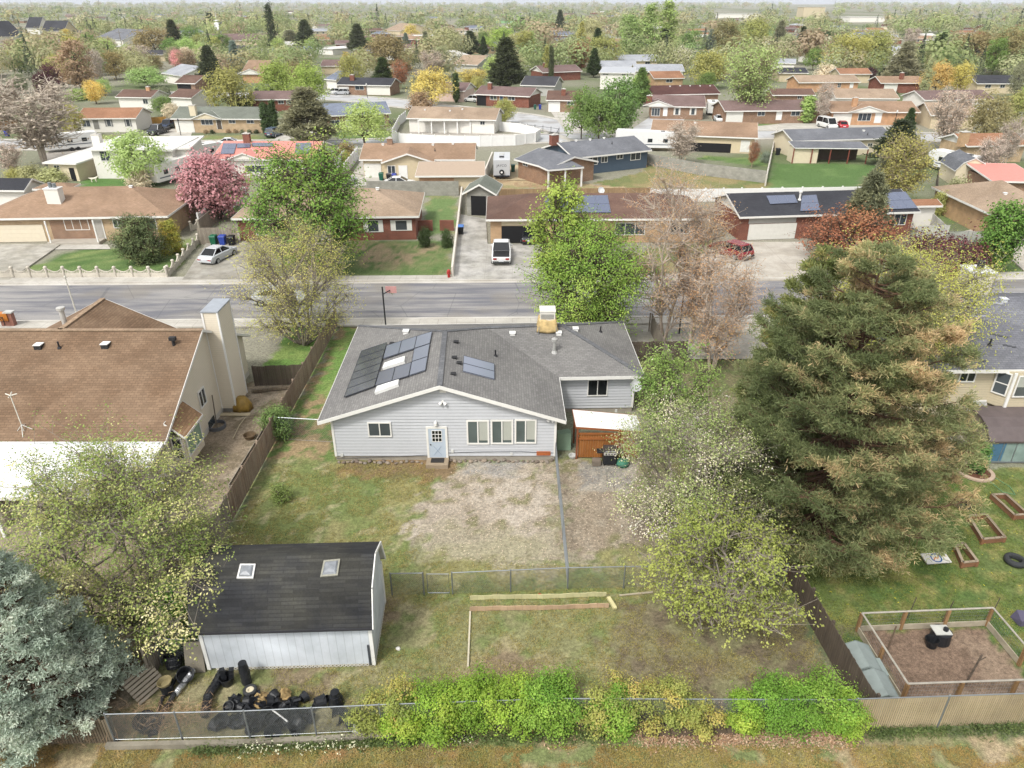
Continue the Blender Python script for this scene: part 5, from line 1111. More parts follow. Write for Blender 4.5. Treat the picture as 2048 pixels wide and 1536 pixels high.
def broad(H, Rr, hb, lobes=22, tips=22, leaf=(6, .12, .07), spread=.25, shape='round', tr=.14, lobe=.3, wood=1., multi=1, twig=.012, fill=.35, sub=0, lean=(0, 0), segs=4, fillin=.9, squash=.75, up=.4, lobemin=.25):
    sk = Sk(); ga = 2.399963; Cn = []; cr = []; Od = []; lean = np.array([lean[0], lean[1], 0.])
    top = H*.62; T = [np.array([0, 0, 0.])]
    stems = []
    for m in range(multi):
        a = m*2*np.pi/multi+.7; o = np.array([math.cos(a), math.sin(a), 0])*(.14*Rr if multi > 1 else 0)
        P = [o*.3]; nst = 5
        for i in range(1, nst+1):
            f = i/nst; P.append(o*(.3+2.2*f)+lean*f*f+np.array([rng.normal(0, .03*H*f), rng.normal(0, .03*H*f), (hb*.5+(top-hb*.5)*f) if i > 0 else 0]) if i else o)
        P[0] = o*.3-np.array([0, 0, .1]); sk.path(P, tr/(multi**.5), tr*.35/(multi**.5)); stems.append(P)
    for k in range(lobes):
        t = (k+.5)/lobes; t = t*.94+.03; r = PROF[shape](np.array(t))*(Rr*(1-lobe*.75))*math.sqrt(rng.uniform(lobemin, 1)); a = k*ga+rng.normal(0, .35)
        z = hb+(H-hb-lobe*Rr*.5)*t; c = np.array([r*math.cos(a), r*math.sin(a), z])+lean*(z/H)**2
        P = stems[int(((a/(2*np.pi)) % 1)*multi) % multi]; zs = np.clip(z-(.35+.5*rng.random())*max(r, .3)-.1*H, hb*.55, top*.98)
        j = int(np.argmin([abs(p[2]-zs) for p in P])); s0 = P[j]; mid = (s0+c)/2+np.array([0, 0, .06*Rr])+rng.normal(0, .04*Rr, 3); q1 = (s0*.7+c*.3)+rng.normal(0, .03*Rr, 3); q3 = (s0*.25+c*.75)+rng.normal(0, .04*Rr, 3)+np.array([0, 0, .04*Rr])
        path = [s0, q1, mid, q3, c]; sk.path(path, tr*.38, tr*.09)
        nt_ = max(3, int(tips*rng.uniform(.7, 1.3))); tp = c+rng.normal(0, 1, (nt_, 3))*np.array([lobe, lobe, lobe*squash])*Rr*.62
        src = np.array([path[i] for i in rng.integers(2, 5, nt_)]); mm = (src+tp)/2+rng.normal(0, .03*Rr, (nt_, 3))
        if wood: sk.bulk(src, mm, twig*1.6, twig); sk.bulk(mm, tp, twig, twig*.5)
        if sub:
            e = np.repeat(tp, sub, 0); ms = np.repeat(mm, sub, 0); w_ = rng.random((len(e), 1)); st_ = ms*(1-w_)+e*w_; dv = rng.normal(0, .13*Rr, (len(e), 3)); dv[:, 2] = np.abs(dv[:, 2]); sk.bulk(st_, st_+dv, twig*.6, twig*.3); tp = np.concatenate([tp, st_+dv])
        Cn.append(tp); Od.append(unit(tp-c-np.array([0, 0, -.1*Rr]))); cr.append(np.full(len(tp), rng.uniform(.2, .8))+rng.normal(0, .07, len(tp)))
    if fill:
        n = int(lobes*tips*fill); t = rng.random(n); a = rng.random(n)*2*np.pi; r = PROF[shape](t)*Rr*np.sqrt(rng.random(n))*fillin
        tp = np.stack([r*np.cos(a), r*np.sin(a), hb+(H-hb)*t*.93], 1)+lean*(t[:, None]**2); Cn.append(tp); Od.append(unit(tp-np.array([0, 0, hb+(H-hb)*.35]))); cr.append(rng.uniform(.3, .7, n))
    Cn = np.concatenate(Cn); cr = np.concatenate(cr); Cn[:, 2] = np.maximum(Cn[:, 2], .15)
    V, r = leaves_np(Cn, cr, leaf[0], spread, leaf[1], leaf[2], up=up, out=np.concatenate(Od)); V[:, 2] = np.maximum(V[:, 2], .02); return sk, V, r, Cn
def conifer(H, Rr, hb=.5, limbs=90, subs=12, per=10, L=.16, W=.03, tr=.2, prof='cone', droop=-.05, spread=.09, dens=1., lenj=.25, limbcurve=.12, flat=.35, topr=.1, zj=0.):
    sk = Sk(); sk.path([np.array([0, 0, -.1]), np.array([0, 0, H*.5]), np.array([0, 0, H*.97])], tr, .03); Cn = []; cr = []
    for k in range(limbs):
        t = min(.985, max(.01, (k+.5)/limbs+rng.normal(0, zj))); z = hb+(H-hb)*t; r = max(topr, float(PROF[prof](np.array(t)))*Rr)*(1-lenj*rng.random()); a = k*2.399963+rng.normal(0, .3); d = np.array([math.cos(a), math.sin(a), 0]); sd = np.array([-d[1], d[0], 0])
        n = 5; P = [np.array([0, 0, z])+d*r*(i/n)+np.array([0, 0, droop*r*(i/n)+limbcurve*r*(i/n)**2.5])+sd*rng.normal(0, .02)*r*(i/n) for i in range(n+1)]
        sk.path(P, max(.015, .03*r**.8), .008); ns = max(3, int(subs*(r/Rr)**1.1*dens)); f = .22+.78*np.sqrt(rng.random(ns)); idx = np.minimum((f*n).astype(int), n-1); PA = np.array(P); base = PA[idx]+(PA[idx+1]-PA[idx])*(f*n-idx)[:, None]
        sl = (.5*(1-f)+.16)*r*rng.uniform(.4, 1., ns)*np.where(rng.random(ns) < .5, 1, -1); e = base+sd*sl[:, None]+d*(np.abs(sl)*.55)[:, None]; e[:, 2] += rng.normal(.02, .05*r*flat, ns)+.05*np.abs(sl)
        sk.bulk(base, e, .012, .006); lr = rng.uniform(.2, .8)
        for w_ in (1., .72, .45): q = base*(1-w_)+e*w_; Cn.append(q); cr.append(np.full(len(q), lr)+rng.normal(0, .12, len(q)))
        Cn.append(PA[-2:]); cr.append(np.full(2, lr+.1))
    Cn.append(np.array([[0, 0, H*.97], [0, 0, H*.92], [.1, 0, H*.88], [-.1, 0, H*.88]])); cr.append(np.full(4, .6)); Cn = np.concatenate(Cn); cr = np.concatenate(cr)
    N = len(Cn); c = np.repeat(Cn, per, 0); d = rng.normal(0, 1, (N*per, 3)); rad = Cn.copy(); rad[:, 2] = 0; rad = unit(rad); d += np.repeat(rad, per, 0)*.8; d[:, 2] += .5; d = unit(d)
    nr = unit(rng.normal(0, 1, d.shape)); b = unit(np.cross(d, nr)); s = rng.uniform(.6, 1.2, (N*per, 1)); c = c+rng.normal(0, spread, c.shape)*np.array([1, 1, .6]); t0 = c; t1 = c+d*L*s; b = b*W/2
    V = np.stack([t0-b*.6, t0+b*.6, t1+b, t1-b], 1).reshape(-1, 3); r = np.repeat(cr, per)+rng.normal(0, .1, N*per); return sk, V, r, Cn
def tree(name, label, cat, res, loc, wood, leaf, rz=0., parts=('crown', 'trunk'), group=None, n=5, sc_=1.):
    sk, V, r, _ = res; t = thing(name, label, cat, loc, rz, group)
    q = sk.quads(n); mkq(parts[1], q*sc_, np.zeros(len(q)//4), wood, t); mkq(parts[0], V*sc_, r, leaf, t); return t
def spot(u, Y, vt, wpx, zf=.55):
    """centre column u at depth Y, crown top at row vt, crown width in pixels -> x, height, radius"""
    H = ht(u, vt, Y); z = H*zf; f = Y*cP-(z-CH)*sP; return (u-1024)/FPX*f, H, wpx/2/FPX*f
BK = bark('7b7064', '54493f'); BKG = bark('a59c90', '7c7268'); BKP = bark('7a5f4c', '4a3a30')
# ---- the big pine in the right neighbour's yard
def tint(res, f):
    sk, V, r, Cn = res; c = V.reshape(-1, 4, 3).mean(1); return sk, V, r+f(c), Cn
x, H, Rr = spot(1682, 27.4, 520, 520, .35)
pine = conifer(H, Rr*1.12, .5, 185, 50, 20, .21, .028, .28, 'pinep', -.03, .1, lenj=.5, limbcurve=.3, flat=1.1, zj=.05)
pine = tint(pine, lambda c: -.15+.2*np.clip((c[:, 0]+.5)/4, -1, 1)+.42*(fbm(c[:, 0]*1.+c[:, 2], c[:, 1]+c[:, 2]*.6, .9, 3, 3)-.5)*2+.06*np.clip((c[:, 2]-3)/8, -1, 1))
PN = foliage(((0., '586a40'), (.45, '788858'), (.66, '939766'), (.84, 'b5a67a'), (1., 'c8b388')), .22, .25, .5)
tree('pine_tree', 'huge pine with green and tan needles filling the right of the photo', 'tree', pine, (x, 28.0, 0), BKP, PN)
x, H, Rr = spot(1598, 31.5, 500, 250, .5); p2 = conifer(H, Rr*1.05, 1.2, 90, 30, 18, .24, .034, .24, 'pinep', .0, .12, lenj=.5, limbcurve=.3, flat=1., zj=.05)
tree('pine_tree', 'darker green pine with the pointed top behind the left of the huge pine', 'tree', p2, (x, 31.5, 0), BKP, foliage(((0., '4c5c30'), (.5, '66783c'), (.85, '869050'), (1., 'a89c60')), .22, .25, .5))
# ---- blue spruce bottom left
x, H, Rr = spot(62, 17.6, 1098, 390, .3)
sp_ = conifer(H, Rr*1., .25, 150, 38, 15, .12, .036, .2, 'cone', -.1, .08, lenj=.3, limbcurve=.08, flat=.7)
tree('spruce_tree', 'silvery blue spruce in the lower left corner of the photo', 'tree', sp_, (x, 17.7, 0), BKP, foliage(((0., '86a094'), (.5, 'a6bfb4'), (1., 'c8dacf')), .2, .25, 1.2))
# ---- pale budding tree left
x, H, Rr = spot(235, 22.6, 900, 520)
b_ = broad(H, Rr, 1.0, 46, 36, (14, .1, .06), .17, 'wide', .17, .22, multi=2, twig=.011, sub=1, fill=.12, lobemin=.3)
tree('budding_tree', 'wide tree with cream and green spring buds between the patio cover and the barn shed', 'tree', b_, (x, 22.4, 0), BKG, foliage(((0., '5f8236'), (.45, '84a04c'), (.68, 'a8b866'), (.82, 'd4d698'), (1., 'ece8bc')), .2, .35, 1.), n=5)
x, H, Rr = spot(352, 20.9, 1165, 90); b_ = broad(H, Rr, .3, 14, 24, (10, .12, .08), .18, 'round', .06, .35, twig=.01)
tree('shrub', 'bright green shrub squeezed against the left end of the barn shed', 'shrub', b_, (x, 20.9, 0), BK, foliage(((0., '3f7a24'), (.6, '6aa035'), (1., '92bb4c')), .2, .3))
# ---- white blossom tree and green multi-stem behind it
x, H, Rr = spot(1380, 27.2, 808, 350); b_ = broad(H, Rr, .9, 30, 30, (10, .08, .06), .17, 'round', .12, .24, multi=3, twig=.011, sub=2, fill=.2)
BLS = foliage(((0., '6a8a40'), (.42, '90a85e'), (.58, 'b4bd8c'), (.72, 'dfddcf'), (1., 'f4f0ea')), .12, .3, 1.)
sk_, V_, r_, C_ = b_; b_ = (sk_, V_, r_+rng.normal(-.05, .13, len(r_)), C_)
tree('blossom_tree', 'white blossoming tree at the right of the back yard beside the lean-to', 'tree', b_, (x, 27.2, 0), BKG, BLS)
x, H, Rr = spot(1345, 36.0, 690, 200); b_ = broad(H, Rr, .4, 26, 26, (9, .13, .08), .17, 'vase', .1, .26, multi=4, twig=.013, sub=1, fill=.2)
tree('leafing_tree', 'tall many stemmed green tree with a few white blossoms behind the lean-to', 'tree', b_, (x, 35.8, 0), BK, foliage(((0., '4f7a2c'), (.6, '7fa548'), (.85, '9fb56a'), (.93, 'e6e6d4'), (1., 'f4f2e8')), .2, .3))
x, H, Rr = spot(1460, 31, 905, 190); b_ = broad(H, Rr, .4, 18, 24, (8, .12, .08), .16, 'round', .08, .3, multi=3, twig=.012, sub=1, fill=.2)
tree('shrub', 'bushy green shrub between the white blossoming tree and the huge pine', 'shrub', b_, (x, 31, 0), BK, foliage(((0., '3f6428'), (.6, '6a8a40'), (1., '8fa560')), .2, .3))
# ---- yellow green maple with visible limbs
x, H, Rr = spot(1455, 22.4, 1040, 335); b_ = broad(H*.96, Rr*1.08, 1.0, 28, 12, (10, .1, .075), .12, 'wide', .13, .2, twig=.018, sub=4, fill=0., lobemin=.35)
tree('maple_tree', 'open yellow green maple showing its limbs at the mid yard fence', 'tree', b_, (x, 22.4, 0), BKG, foliage(((0., '7f9a3e'), (.6, '9fb24e'), (1., 'bcc86c')), .18, .4))
# ---- street tree pair behind the grey house
x, H, Rr = spot(1180, 51.0, 430, 235); b_ = broad(H, Rr*1.12, 1.0, 46, 40, (18, .14, .09), .3, 'round', .2, .27, multi=2, twig=.02, fill=.3)
tree('street_tree', 'dense fresh green tree standing behind the grey house ridge', 'tree', b_, (x, 51.0, 0), BK, foliage(((0., '5d8f28'), (.5, '80ad38'), (1., 'a8c850')), .25, .3, .6))
x, H, Rr = spot(1118, 52.6, 358, 125); b_ = broad(H, Rr, 4.2, 26, 24, (7, .2, .13), .22, 'oval', .13, .24, twig=.02, fill=.1, sub=1)
tree('street_tree', 'slim airy yellow green tree rising above the dense green street tree', 'tree', b_, (x, 52.6, 0), BK, foliage(((0., '7fa038'), (.6, '9cbc48'), (1., 'b9cc62')), .2, .35, .6))
# ---- nearly bare reddish trees
for k, (u, Y_, vt, w_, l) in enumerate(((1345, 50.5, 335, 250, 'tallest bare tree with rusty buds right of the green street tree'), (1400, 50, 400, 150, 'bare tree with rusty buds in the middle of the leafless group'), (1440, 46, 500, 210, 'low spreading leafless tree with reddish buds beside the huge pine'))):
    x, H, Rr = spot(u, Y_, vt, w_); b_ = broad(H, Rr, H*.16, 26, 22, (3, .1, .06), .22, 'vase', .17, .26, multi=(2, 2, 4)[k], twig=.02, sub=3, fill=0)
    tree('bare_tree', l, 'tree', b_, (x, Y_, 0), bark('cdbfae', 'a8978a'), foliage(((0., 'b08a62'), (.6, 'c4a074'), (1., 'b0ac66')), .2, .35), n=4)
# ---- tan feathery tree in the cream house's front yard
x, H, Rr = spot(590, 50.2, 455, 255); b_ = broad(H, Rr, 1.0, 42, 24, (5, .12, .06), .26, 'oval', .2, .2, multi=3, twig=.013, sub=3, fill=.1)
tree('feathery_tree', 'feathery olive yellow tree in front of the street beside the cream house', 'tree', b_, (x, 50.2, 0), BKG, foliage(((0., '9fae44'), (.5, 'b9c25c'), (.8, 'cccb7c'), (1., 'aac84c')), .2, .4, .7), n=4)
# ---- chartreuse tree behind the pine
x, H, Rr = spot(1805, 40.5, 492, 380); b_ = broad(H, Rr, 1.8, 42, 28, (13, .13, .07), .22, 'vase', .17, .22, multi=3, twig=.016, sub=2, fill=.08, lobemin=.4)
tree('willow_tree', 'chartreuse spring tree spreading behind the huge pine to the grey shingle roof', 'tree', b_, (x, 40.5, 0), BKG, foliage(((0., '9caa42'), (.5, 'b5c255'), (1., 'ced472')), .15, .4, .7), n=4)
# ---- climbing plant, shrub on the fence, little bush
x, y = g(1950, 945); b_ = broad(2.0, .42, .2, 12, 16, (8, .12, .1), .12, 'col', .03, .4, twig=.01); tree('climbing_plant', 'leafy climbing plant growing up a stake by the greenhouse', 'plant', b_, (x, y, 0), BK, foliage(((0., '3c6e2a'), (1., '6f9c4a')), .2, .3))
x, y = g(590, 850); b_ = broad(1.8, 1.15, .3, 14, 24, (9, .11, .07), .17, 'wide', .05, .35, twig=.01, sub=1); tree('shrub', 'arching green shrub over the chain link left of the grey house', 'shrub', b_, (x-.6, 37.2, 0), BK, foliage(((0., '4a7034'), (1., '7c9c52')), .2, .3))
x, y = g(562, 1000); b_ = broad(.9, .62, .05, 12, 20, (8, .09, .04), .1, 'round', .02, .35, twig=.008); tree('shrub', 'small round green bush alone on the left lawn of the grey house', 'shrub', b_, (x, y, 0), BK, foliage(((0., '6a8a3c'), (1., '8fa85a')), .2, .3))
# ---- the long hedge along the alley: shrubs one by one
HC1 = foliage(((0., '66982a'), (.5, '8ab432'), (1., 'b4cc4c')), .22, .4, 1.2, d=.12); HC2 = foliage(((0., '78993a'), (.55, '9cac42'), (.8, 'bdb850'), (1., 'd0b050')), .2, .4, 1.2, d=.22)
HC3 = foliage(((0., '548a26'), (.5, '72a432'), (1., '9ac048')), .22, .35, 1.2, d=.12)
hd = [(738, 1385, 110, HC2, 1.5), (800, 1330, 130, HC2, 1.9), (800, 1410, 140, HC1, 1.5), (880, 1370, 150, HC1, 1.9), (915, 1345, 120, HC1, 2.1), (960, 1320, 130, HC1, 2.3), (1030, 1310, 150, HC1, 2.5), (1090, 1312, 140, HC3, 2.4), (1115, 1340, 140, HC3, 2.2),
      (1190, 1360, 110, HC2, 1.9), (1245, 1298, 130, HC2, 2.5), (1230, 1380, 130, HC3, 1.7), (1300, 1340, 110, HC2, 2.), (1345, 1355, 100, HC2, 1.8), (1400, 1385, 90, HC2, 1.5), (1490, 1392, 90, HC1, 1.4), (1550, 1335, 120, HC3, 2.1), (1600, 1318, 150, HC3, 2.3), (1655, 1350, 150, HC3, 2.1), (1690, 1400, 110, HC1, 1.7)]
HW = {id(HC1): 'lime green', id(HC2): 'yellow tinged', id(HC3): 'deep green'}
for i, (u, vt, w_, mt, h_) in enumerate(hd):
    Y_ = 17.55 if vt < 1360 else 17.2; x, H, Rr = spot(u, Y_, vt, w_); H = min(H, 2.3)*random.uniform(.7, .98); Rr *= random.uniform(.8, 1.)
    b_ = broad(H, Rr, .15, 13 if mt is not HC2 else 9, 26, (15 if mt is not HC2 else 10, .075, .055), .12 if mt is not HC2 else .11, 'round', .03, .3, multi=3, twig=.009, sub=1, fill=.1 if mt is not HC2 else 0)
    tree('hedge_shrub', '%s shrub in the alley hedge, %s from its left end' % (HW[id(mt)], ['first', 'second', 'third', 'fourth', 'fifth', 'sixth', 'seventh', 'eighth', 'ninth', 'tenth', 'eleventh', 'twelfth', 'thirteenth', 'fourteenth', 'fifteenth', 'sixteenth', 'seventeenth', 'eighteenth', 'nineteenth', 'twentieth'][i]), 'shrub', b_, (x, Y_, 0), BK, mt, group='shrubs of the hedge along the alley')
# ---- weeds with white flowers along the curb, dry leaves, brambles: uncountable
def scatter(name, pts, per, spread, L, W, mat, hgt=.15, up=.3, rn=None):
    c = np.array(pts); c = np.concatenate([c, np.abs(rng.normal(hgt*.5, hgt*.4, (len(c), 1)))], 1) if c.shape[1] == 2 else c
    V, r = leaves_np(c, rng.random(len(c)) if rn is None else rn, per, spread, L, W, up=up, squash=.6, rj=.1); V[:, 2] = np.maximum(V[:, 2], .01); o = mkq(name, V, r, mat); tag(o, kind='stuff'); return o
def spread_line(p, q, n, s): f = rng.random((n, 1)); return np.array(p)*(1-f)+np.array(q)*f+rng.normal(0, s, (n, 2))
scatter('weeds', np.concatenate([spread_line((-11, 16.35), (-3.5, 16.7), 900, .13), spread_line((-3.5, 16.8), (3.5, 16.9), 600, .16), spread_line((12.5, 17.0), (18.5, 17.2), 500, .14)]), 7, .08, .1, .035, foliage(((0., '3f5a2a'), (1., '6a8048')), .2, .3), .16)
scatter('weed_flowers', np.concatenate([spread_line((-9.5, 16.3), (-5, 16.5), 150, .15), spread_line((-2.5, 16.6), (-1.5, 16.7), 25, .12)]), 3, .04, .06, .05, plain('ecebc8', .7), .3)
scatter('dead_leaves', np.concatenate([spread_line((4.5, 16.9), (12, 16.85), 1800, .2), spread_line((-3, 17.3), (12, 17.6), 1200, .35)]), 3, .1, .07, .05, foliage(((0., '8f7258'), (.6, 'ad947a'), (1., 'c6b6a2')), .2, .2), .03, up=2)
scatter('brambles', np.concatenate([spread_line((-17.5, 16.9), (-11, 17.6), 700, .3)]), 5, .2, .4, .012, foliage(((0., '8a7458'), (1., 'b09a7c')), .2, .1), .5, up=0)
# short grass tufts over the near lawns and the alley
def grass(n, x0, x1, y0, y1, cols, L=.07, W=.02, mask=None, nm='grass'):
    p = np.stack([rng.uniform(x0, x1, n), rng.uniform(y0, y1, n)], 1); f = fbm(p[:, 0], p[:, 1], .8, 3, 77); p = p[f > .42]; f = f[f > .42]
    if mask is not None: k = mask(p); p = p[k]; f = f[k]
    c = np.concatenate([p, np.full((len(p), 1), .02)], 1); V, r = leaves_np(c, np.clip((f-.4)*2.2, 0, 1), 4, .06, L, W, up=-.2, squash=.3); V[:, 2] = np.maximum(V[:, 2], .0); o = mkq(nm, V, r, foliage(cols, .15, .3)); tag(o, kind='stuff')
gm = lambda p: ~inpoly(p[:, 0], p[:, 1], [(-4.4, 26), (8, 25.5), (9, 35), (-4.2, 35)]) & ~inpoly(p[:, 0], p[:, 1], [(14.3, 18.2), (20.2, 18.2), (20.2, 22), (14.3, 22)])
grass(60000, -13.7, 12.3, 17, 34, ((0., '8f9048'), (.5, 'a39c5c'), (1., '7f8f3e')), mask=gm)
grass(34000, 12.8, 30, 19, 33, ((0., '5f8030'), (.6, '7f9040'), (1., '9aa048')), mask=gm)
grass(34000, -18, 19, 14.8, 16.5, ((0., 'a38a50'), (.5, '9a9850'), (1., 'c0a070')))
dd = np.stack([rng.uniform(13, 30, 260), rng.uniform(22, 33, 260)], 1); scatter('dandelions', dd, 2, .03, .05, .05, plain('d8cc3a', .7), .06, up=2)

def stones(n, poly, cols, nm, r0=.012, r1=.035):
    xs = [p[0] for p in poly]; ys = [p[1] for p in poly]; p = np.stack([rng.uniform(min(xs), max(xs), n), rng.uniform(min(ys), max(ys), n)], 1); p = p[inpoly(p[:, 0], p[:, 1], poly)]
    c = np.concatenate([p, np.full((len(p), 1), .01)], 1); V, r = leaves_np(c, rng.random(len(c)), 2, .015, r1*1.3, r1*1., up=3, rj=.1); V[:, 2] = np.maximum(V[:, 2], .0); o = mkq(nm, V, r, foliage(cols, .1, 0.)); tag(o, kind='stuff')
stones(1500, [(-4.4, 26.2), (2.3, 25.4), (2.3, 34), (-3.3, 34)], ((0., '7c7264'), (.5, 'b0a490'), (1., 'd2c9b8')), 'gravel'); stones(1500, [(2.6, 26.5), (7, 27), (8, 34.3), (2.6, 34.3)], ((0., '7c7264'), (.5, 'a89c8a'), (1., 'cfc6b6')), 'gravel'); stones(1800, [(-40, 20), (-14.3, 20), (-14.3, 43), (-18, 43)], ((0., '6c5c48'), (.5, '9a8870'), (1., 'c2b298')), 'gravel')
# ============================================================ houses across the street and beyond
LM = []                                       # landmarks for labels: (phrase, u, v)
SH = {'tan': ('b0937b', 'a3876f'), 'brown': ('7f6559', '735a50'), 'dark': ('55555a', '4c4c50'), 'grey': ('85878d', '7a7c82'), 'charcoal': ('494a50', '414248'), 'rust': ('b08468', 'a4785c'), 'mauve': ('8c7672', '806a66'), 'pink': ('d98f83', 'cf8478'), 'lgrey': ('b9bcc2', 'aeb1b8'), 'beige': ('b8a28c', 'ab957f'), 'red': ('b5564a', 'a84c40'), 'white': ('e4e2dc', 'dad8d2'), 'maroon': ('6a4a44', '5e403c'), 'green': ('8a8f84', '7f8479'), 'blue': ('8b93a4', '7f8798')}
WL = {'white': plain('efebe2', .8, var=.05), 'cream': plain('e2d5b8', .8, var=.06), 'tan': brick('cfa77a', 'c39b6e'), 'redbrick': brick('8a4a38', '7b3f30', 'a08878'), 'brownbrick': brick('9a7254', '8a644a'), 'blue': plain('4a5a6a', .7, var=.06), 'grey': plain('b7b6b0', .8, var=.06), 'beige': plain('d6c6a6', .8, var=.06), 'palebrick': brick('d2b48c', 'c6a880'), 'peach': brick('d8a274', 'cf9868'), 'block': brick('a8a69c', '9c9a90', '8c8a82', .4, .2), 'pink': plain('e6cbbd'), 'sage': plain('c0c3b4')}
def ranch(label, short, A, B, vr=None, D=None, z=2.7, rf='gx', pitch=.33, rc='tan', wc='white', ov=.45, ops=(), ch=(), vents=(), sol=(), side=None, name='house', trim='f0eee8', rise=None, gcol=None, porch=None, low=0., tile=True, hipl=True, hipr=True, th=.14, lm=True, cat='house'):
    a = Vector(g(*A, z)); b = Vector(g(*B, z)); d = (b-a); Wd = d.length; d.normalize(); ang = math.atan2(d.y, d.x); M = Matrix.Translation((a.x, a.y, 0))@Matrix.Rotation(ang, 4, 'Z')
    if D is None:
        lo, hi = 2., 30.
        for _ in range(40):
            m = (lo+hi)/2; p = M@Vector((Wd/2, m/2, z+pitch*m/2)) if rf in ('gx', 'hip') else M@Vector((Wd/2, m, z))
            if pr(*p)[1] > vr: lo = m
            else: hi = m
        D = lo
    h = pitch*(D if rf in ('gx', 'hip') else Wd)/2 if rise is None else rise; P = lambda x, y, zz: tuple(M@Vector((x, y, zz)))
    c = M@Vector((Wd/2, D/2, 0)); t = thing(name, label, cat, (c.x, c.y, 0)); t['short'] = short
    if lm: LM.append((short, *pr(c.x, c.y, z+h/2)))
    if rf == 'gx': fs = [[P(0, 0, z), P(Wd, 0, z), P(Wd, D/2, z+h), P(0, D/2, z+h)], [P(0, D/2, z+h), P(Wd, D/2, z+h), P(Wd, D, z), P(0, D, z)]]
    elif rf == 'gy': fs = [[P(0, D, z), P(0, 0, z), P(Wd/2, 0, z+h), P(Wd/2, D, z+h)], [P(Wd/2, D, z+h), P(Wd/2, 0, z+h), P(Wd, 0, z), P(Wd, D, z)]]
    elif rf == 'hip':
        il = D/2 if hipl else 0; ir = D/2 if hipr else 0
        if il+ir > Wd-.2: s = (Wd-.2)/(il+ir); il *= s; ir *= s
        L_, R_ = P(il, D/2, z+h), P(Wd-ir, D/2, z+h); fs = [[P(0, 0, z), P(Wd, 0, z), R_, L_], [L_, R_, P(Wd, D, z), P(0, D, z)], [P(0, D, z), P(0, 0, z), L_], [P(Wd, 0, z), P(Wd, D, z), R_]]
    else: fs = [[P(0, 0, z), P(Wd, 0, z), P(Wd, D, z+low), P(0, D, z+low)]]
    rm = shingle(*SH[rc], var=.25, stain=.15) if tile else plain(SH[rc][0], .5, var=.08)
    roof(t, fs, rm, th=th, fh=.2 if th > .1 else .12, fascia=trim)
    q = MB(); x0, x1, y0, y1 = ov, Wd-ov, ov, D-ov
    if side == 'openfront': y0 = min(D*.45, 3.2)
    w0 = z+(pitch*ov if rf in ('gx', 'hip') else 0)-.13; w0 = z-.1 if rf == 'flat' else w0
    q.add([P(x0, y0, 0), P(x1, y0, 0), P(x1, y0, w0), P(x0, y0, w0)], [(0, 1, 2, 3)]); q.add([P(x1, y1, 0), P(x0, y1, 0), P(x0, y1, w0), P(x1, y1, w0)], [(0, 1, 2, 3)])
    for x, s in ((x0, 0), (x1, 1)):
        v = [P(x, y0, 0), P(x, y1, 0), P(x, y1, w0), P(x, y0, w0)]
        if rf == 'gx' and y0 < D/2: v = [P(x, y0, 0), P(x, y1, 0), P(x, y1, w0), P(x, D/2, z+h-.15), P(x, y0, z+pitch*y0-.15)]
        q.add(v if s else v[::-1], [tuple(range(len(v)))])
    wall = q.build('wall', WL[wc], t)
    if rf == 'gy':
        gm = WL[gcol or wc]; k = MB()
        for y, s in ((y0, 1), (y1, 0)):
            v = [P(x0, y-.01*(1 if s else -1), z-.12), P(x1, y-.01*(1 if s else -1), z-.12), P(Wd/2, y-.01*(1 if s else -1), z+h-.15)]; k.add(v if s else v[::-1], [(0, 1, 2)])
        k.build('gable', gm, t)
    if rf == 'gx' and gcol:
        k = MB()
        for x, s in ((x0-.02, 0), (x1+.02, 1)):
            v = [P(x, y0, w0-.1), P(x, y1, w0-.1), P(x, D/2, z+h-.16)]; k.add(v if s else v[::-1], [(0, 1, 2)])
        k.build('gable', WL[gcol], t)
    fw_ = Wall(P(x0, y0, 0)[:2], P(x1, y0, 0)[:2])
    for o in ops:
        r = fw_.rect(*o[1:5]); r = (max(.1, r[0]), min(fw_.L-.1, r[1]), max(.05, r[2]), min(w0-.1, r[3]))
        if r[1]-r[0] < .2 or r[3]-r[2] < .2: continue
        k = o[0]
        if k in 'wW': window(fw_, t, r, 2 if k == 'w' else 3, gl=glass('3f464c'), out=.01)
        elif k == 's':
            f = window(fw_, t, r, 1, gl=glass('4a5054'), out=.01); ww = (r[1]-r[0])*.35; MB().box(r[0]-ww, r[0], -.05, 0, r[2], r[3]).box(r[1], r[1]+ww, -.05, 0, r[2], r[3]).build('shutters', TRIM if len(o) < 6 else plain(o[5]), f, fw_.M)
        elif k == 'd': door(fw_, t, r, plain(o[5], .6) if len(o) > 5 else WHITE, out=.01)
        elif k == 'g': garage(fw_, t, (r[0], r[1], .02, r[3]), plain(o[5], .5, var=.05) if len(o) > 5 else None, out=.01)
        elif k == 'o': MB().box(r[0], r[1], -.03, .0, .02, r[3]).build('bay_shade_panel', plain('1a1a1c', .9), t, fw_.M)  # near-black panel on the wall, painted shade for the inside of the bay
        elif k == 'p': MB().box(r[0], r[1], -.04, .0, r[2], r[3]).build('wall_panel', WL[o[5]], t, fw_.M)
    if porch:                                   # small gable on the roof front: (u centre px, width m, rise)
        s, _ = fw_.hit(porch[0], porch[1]); pw, ph = porch[2], porch[3]; s += x0
        A_, B_, Cq = (s-pw/2, -.25, z+.03), (s+pw/2, -.25, z+.03), (s, -.25, z+ph); yb = ph/pitch
        roof(t, [[P(*A_), P(*Cq), P(s, yb, z+ph)][::-1] and [P(s-pw/2, 0, z+.03), P(*A_), P(*Cq), P(s, yb, z+ph+.01)], [P(*Cq), P(*B_), P(s+pw/2, 0, z+.03), P(s, yb, z+ph+.01)]], rm, fh=.14, name='porch_roof', fascia=trim)
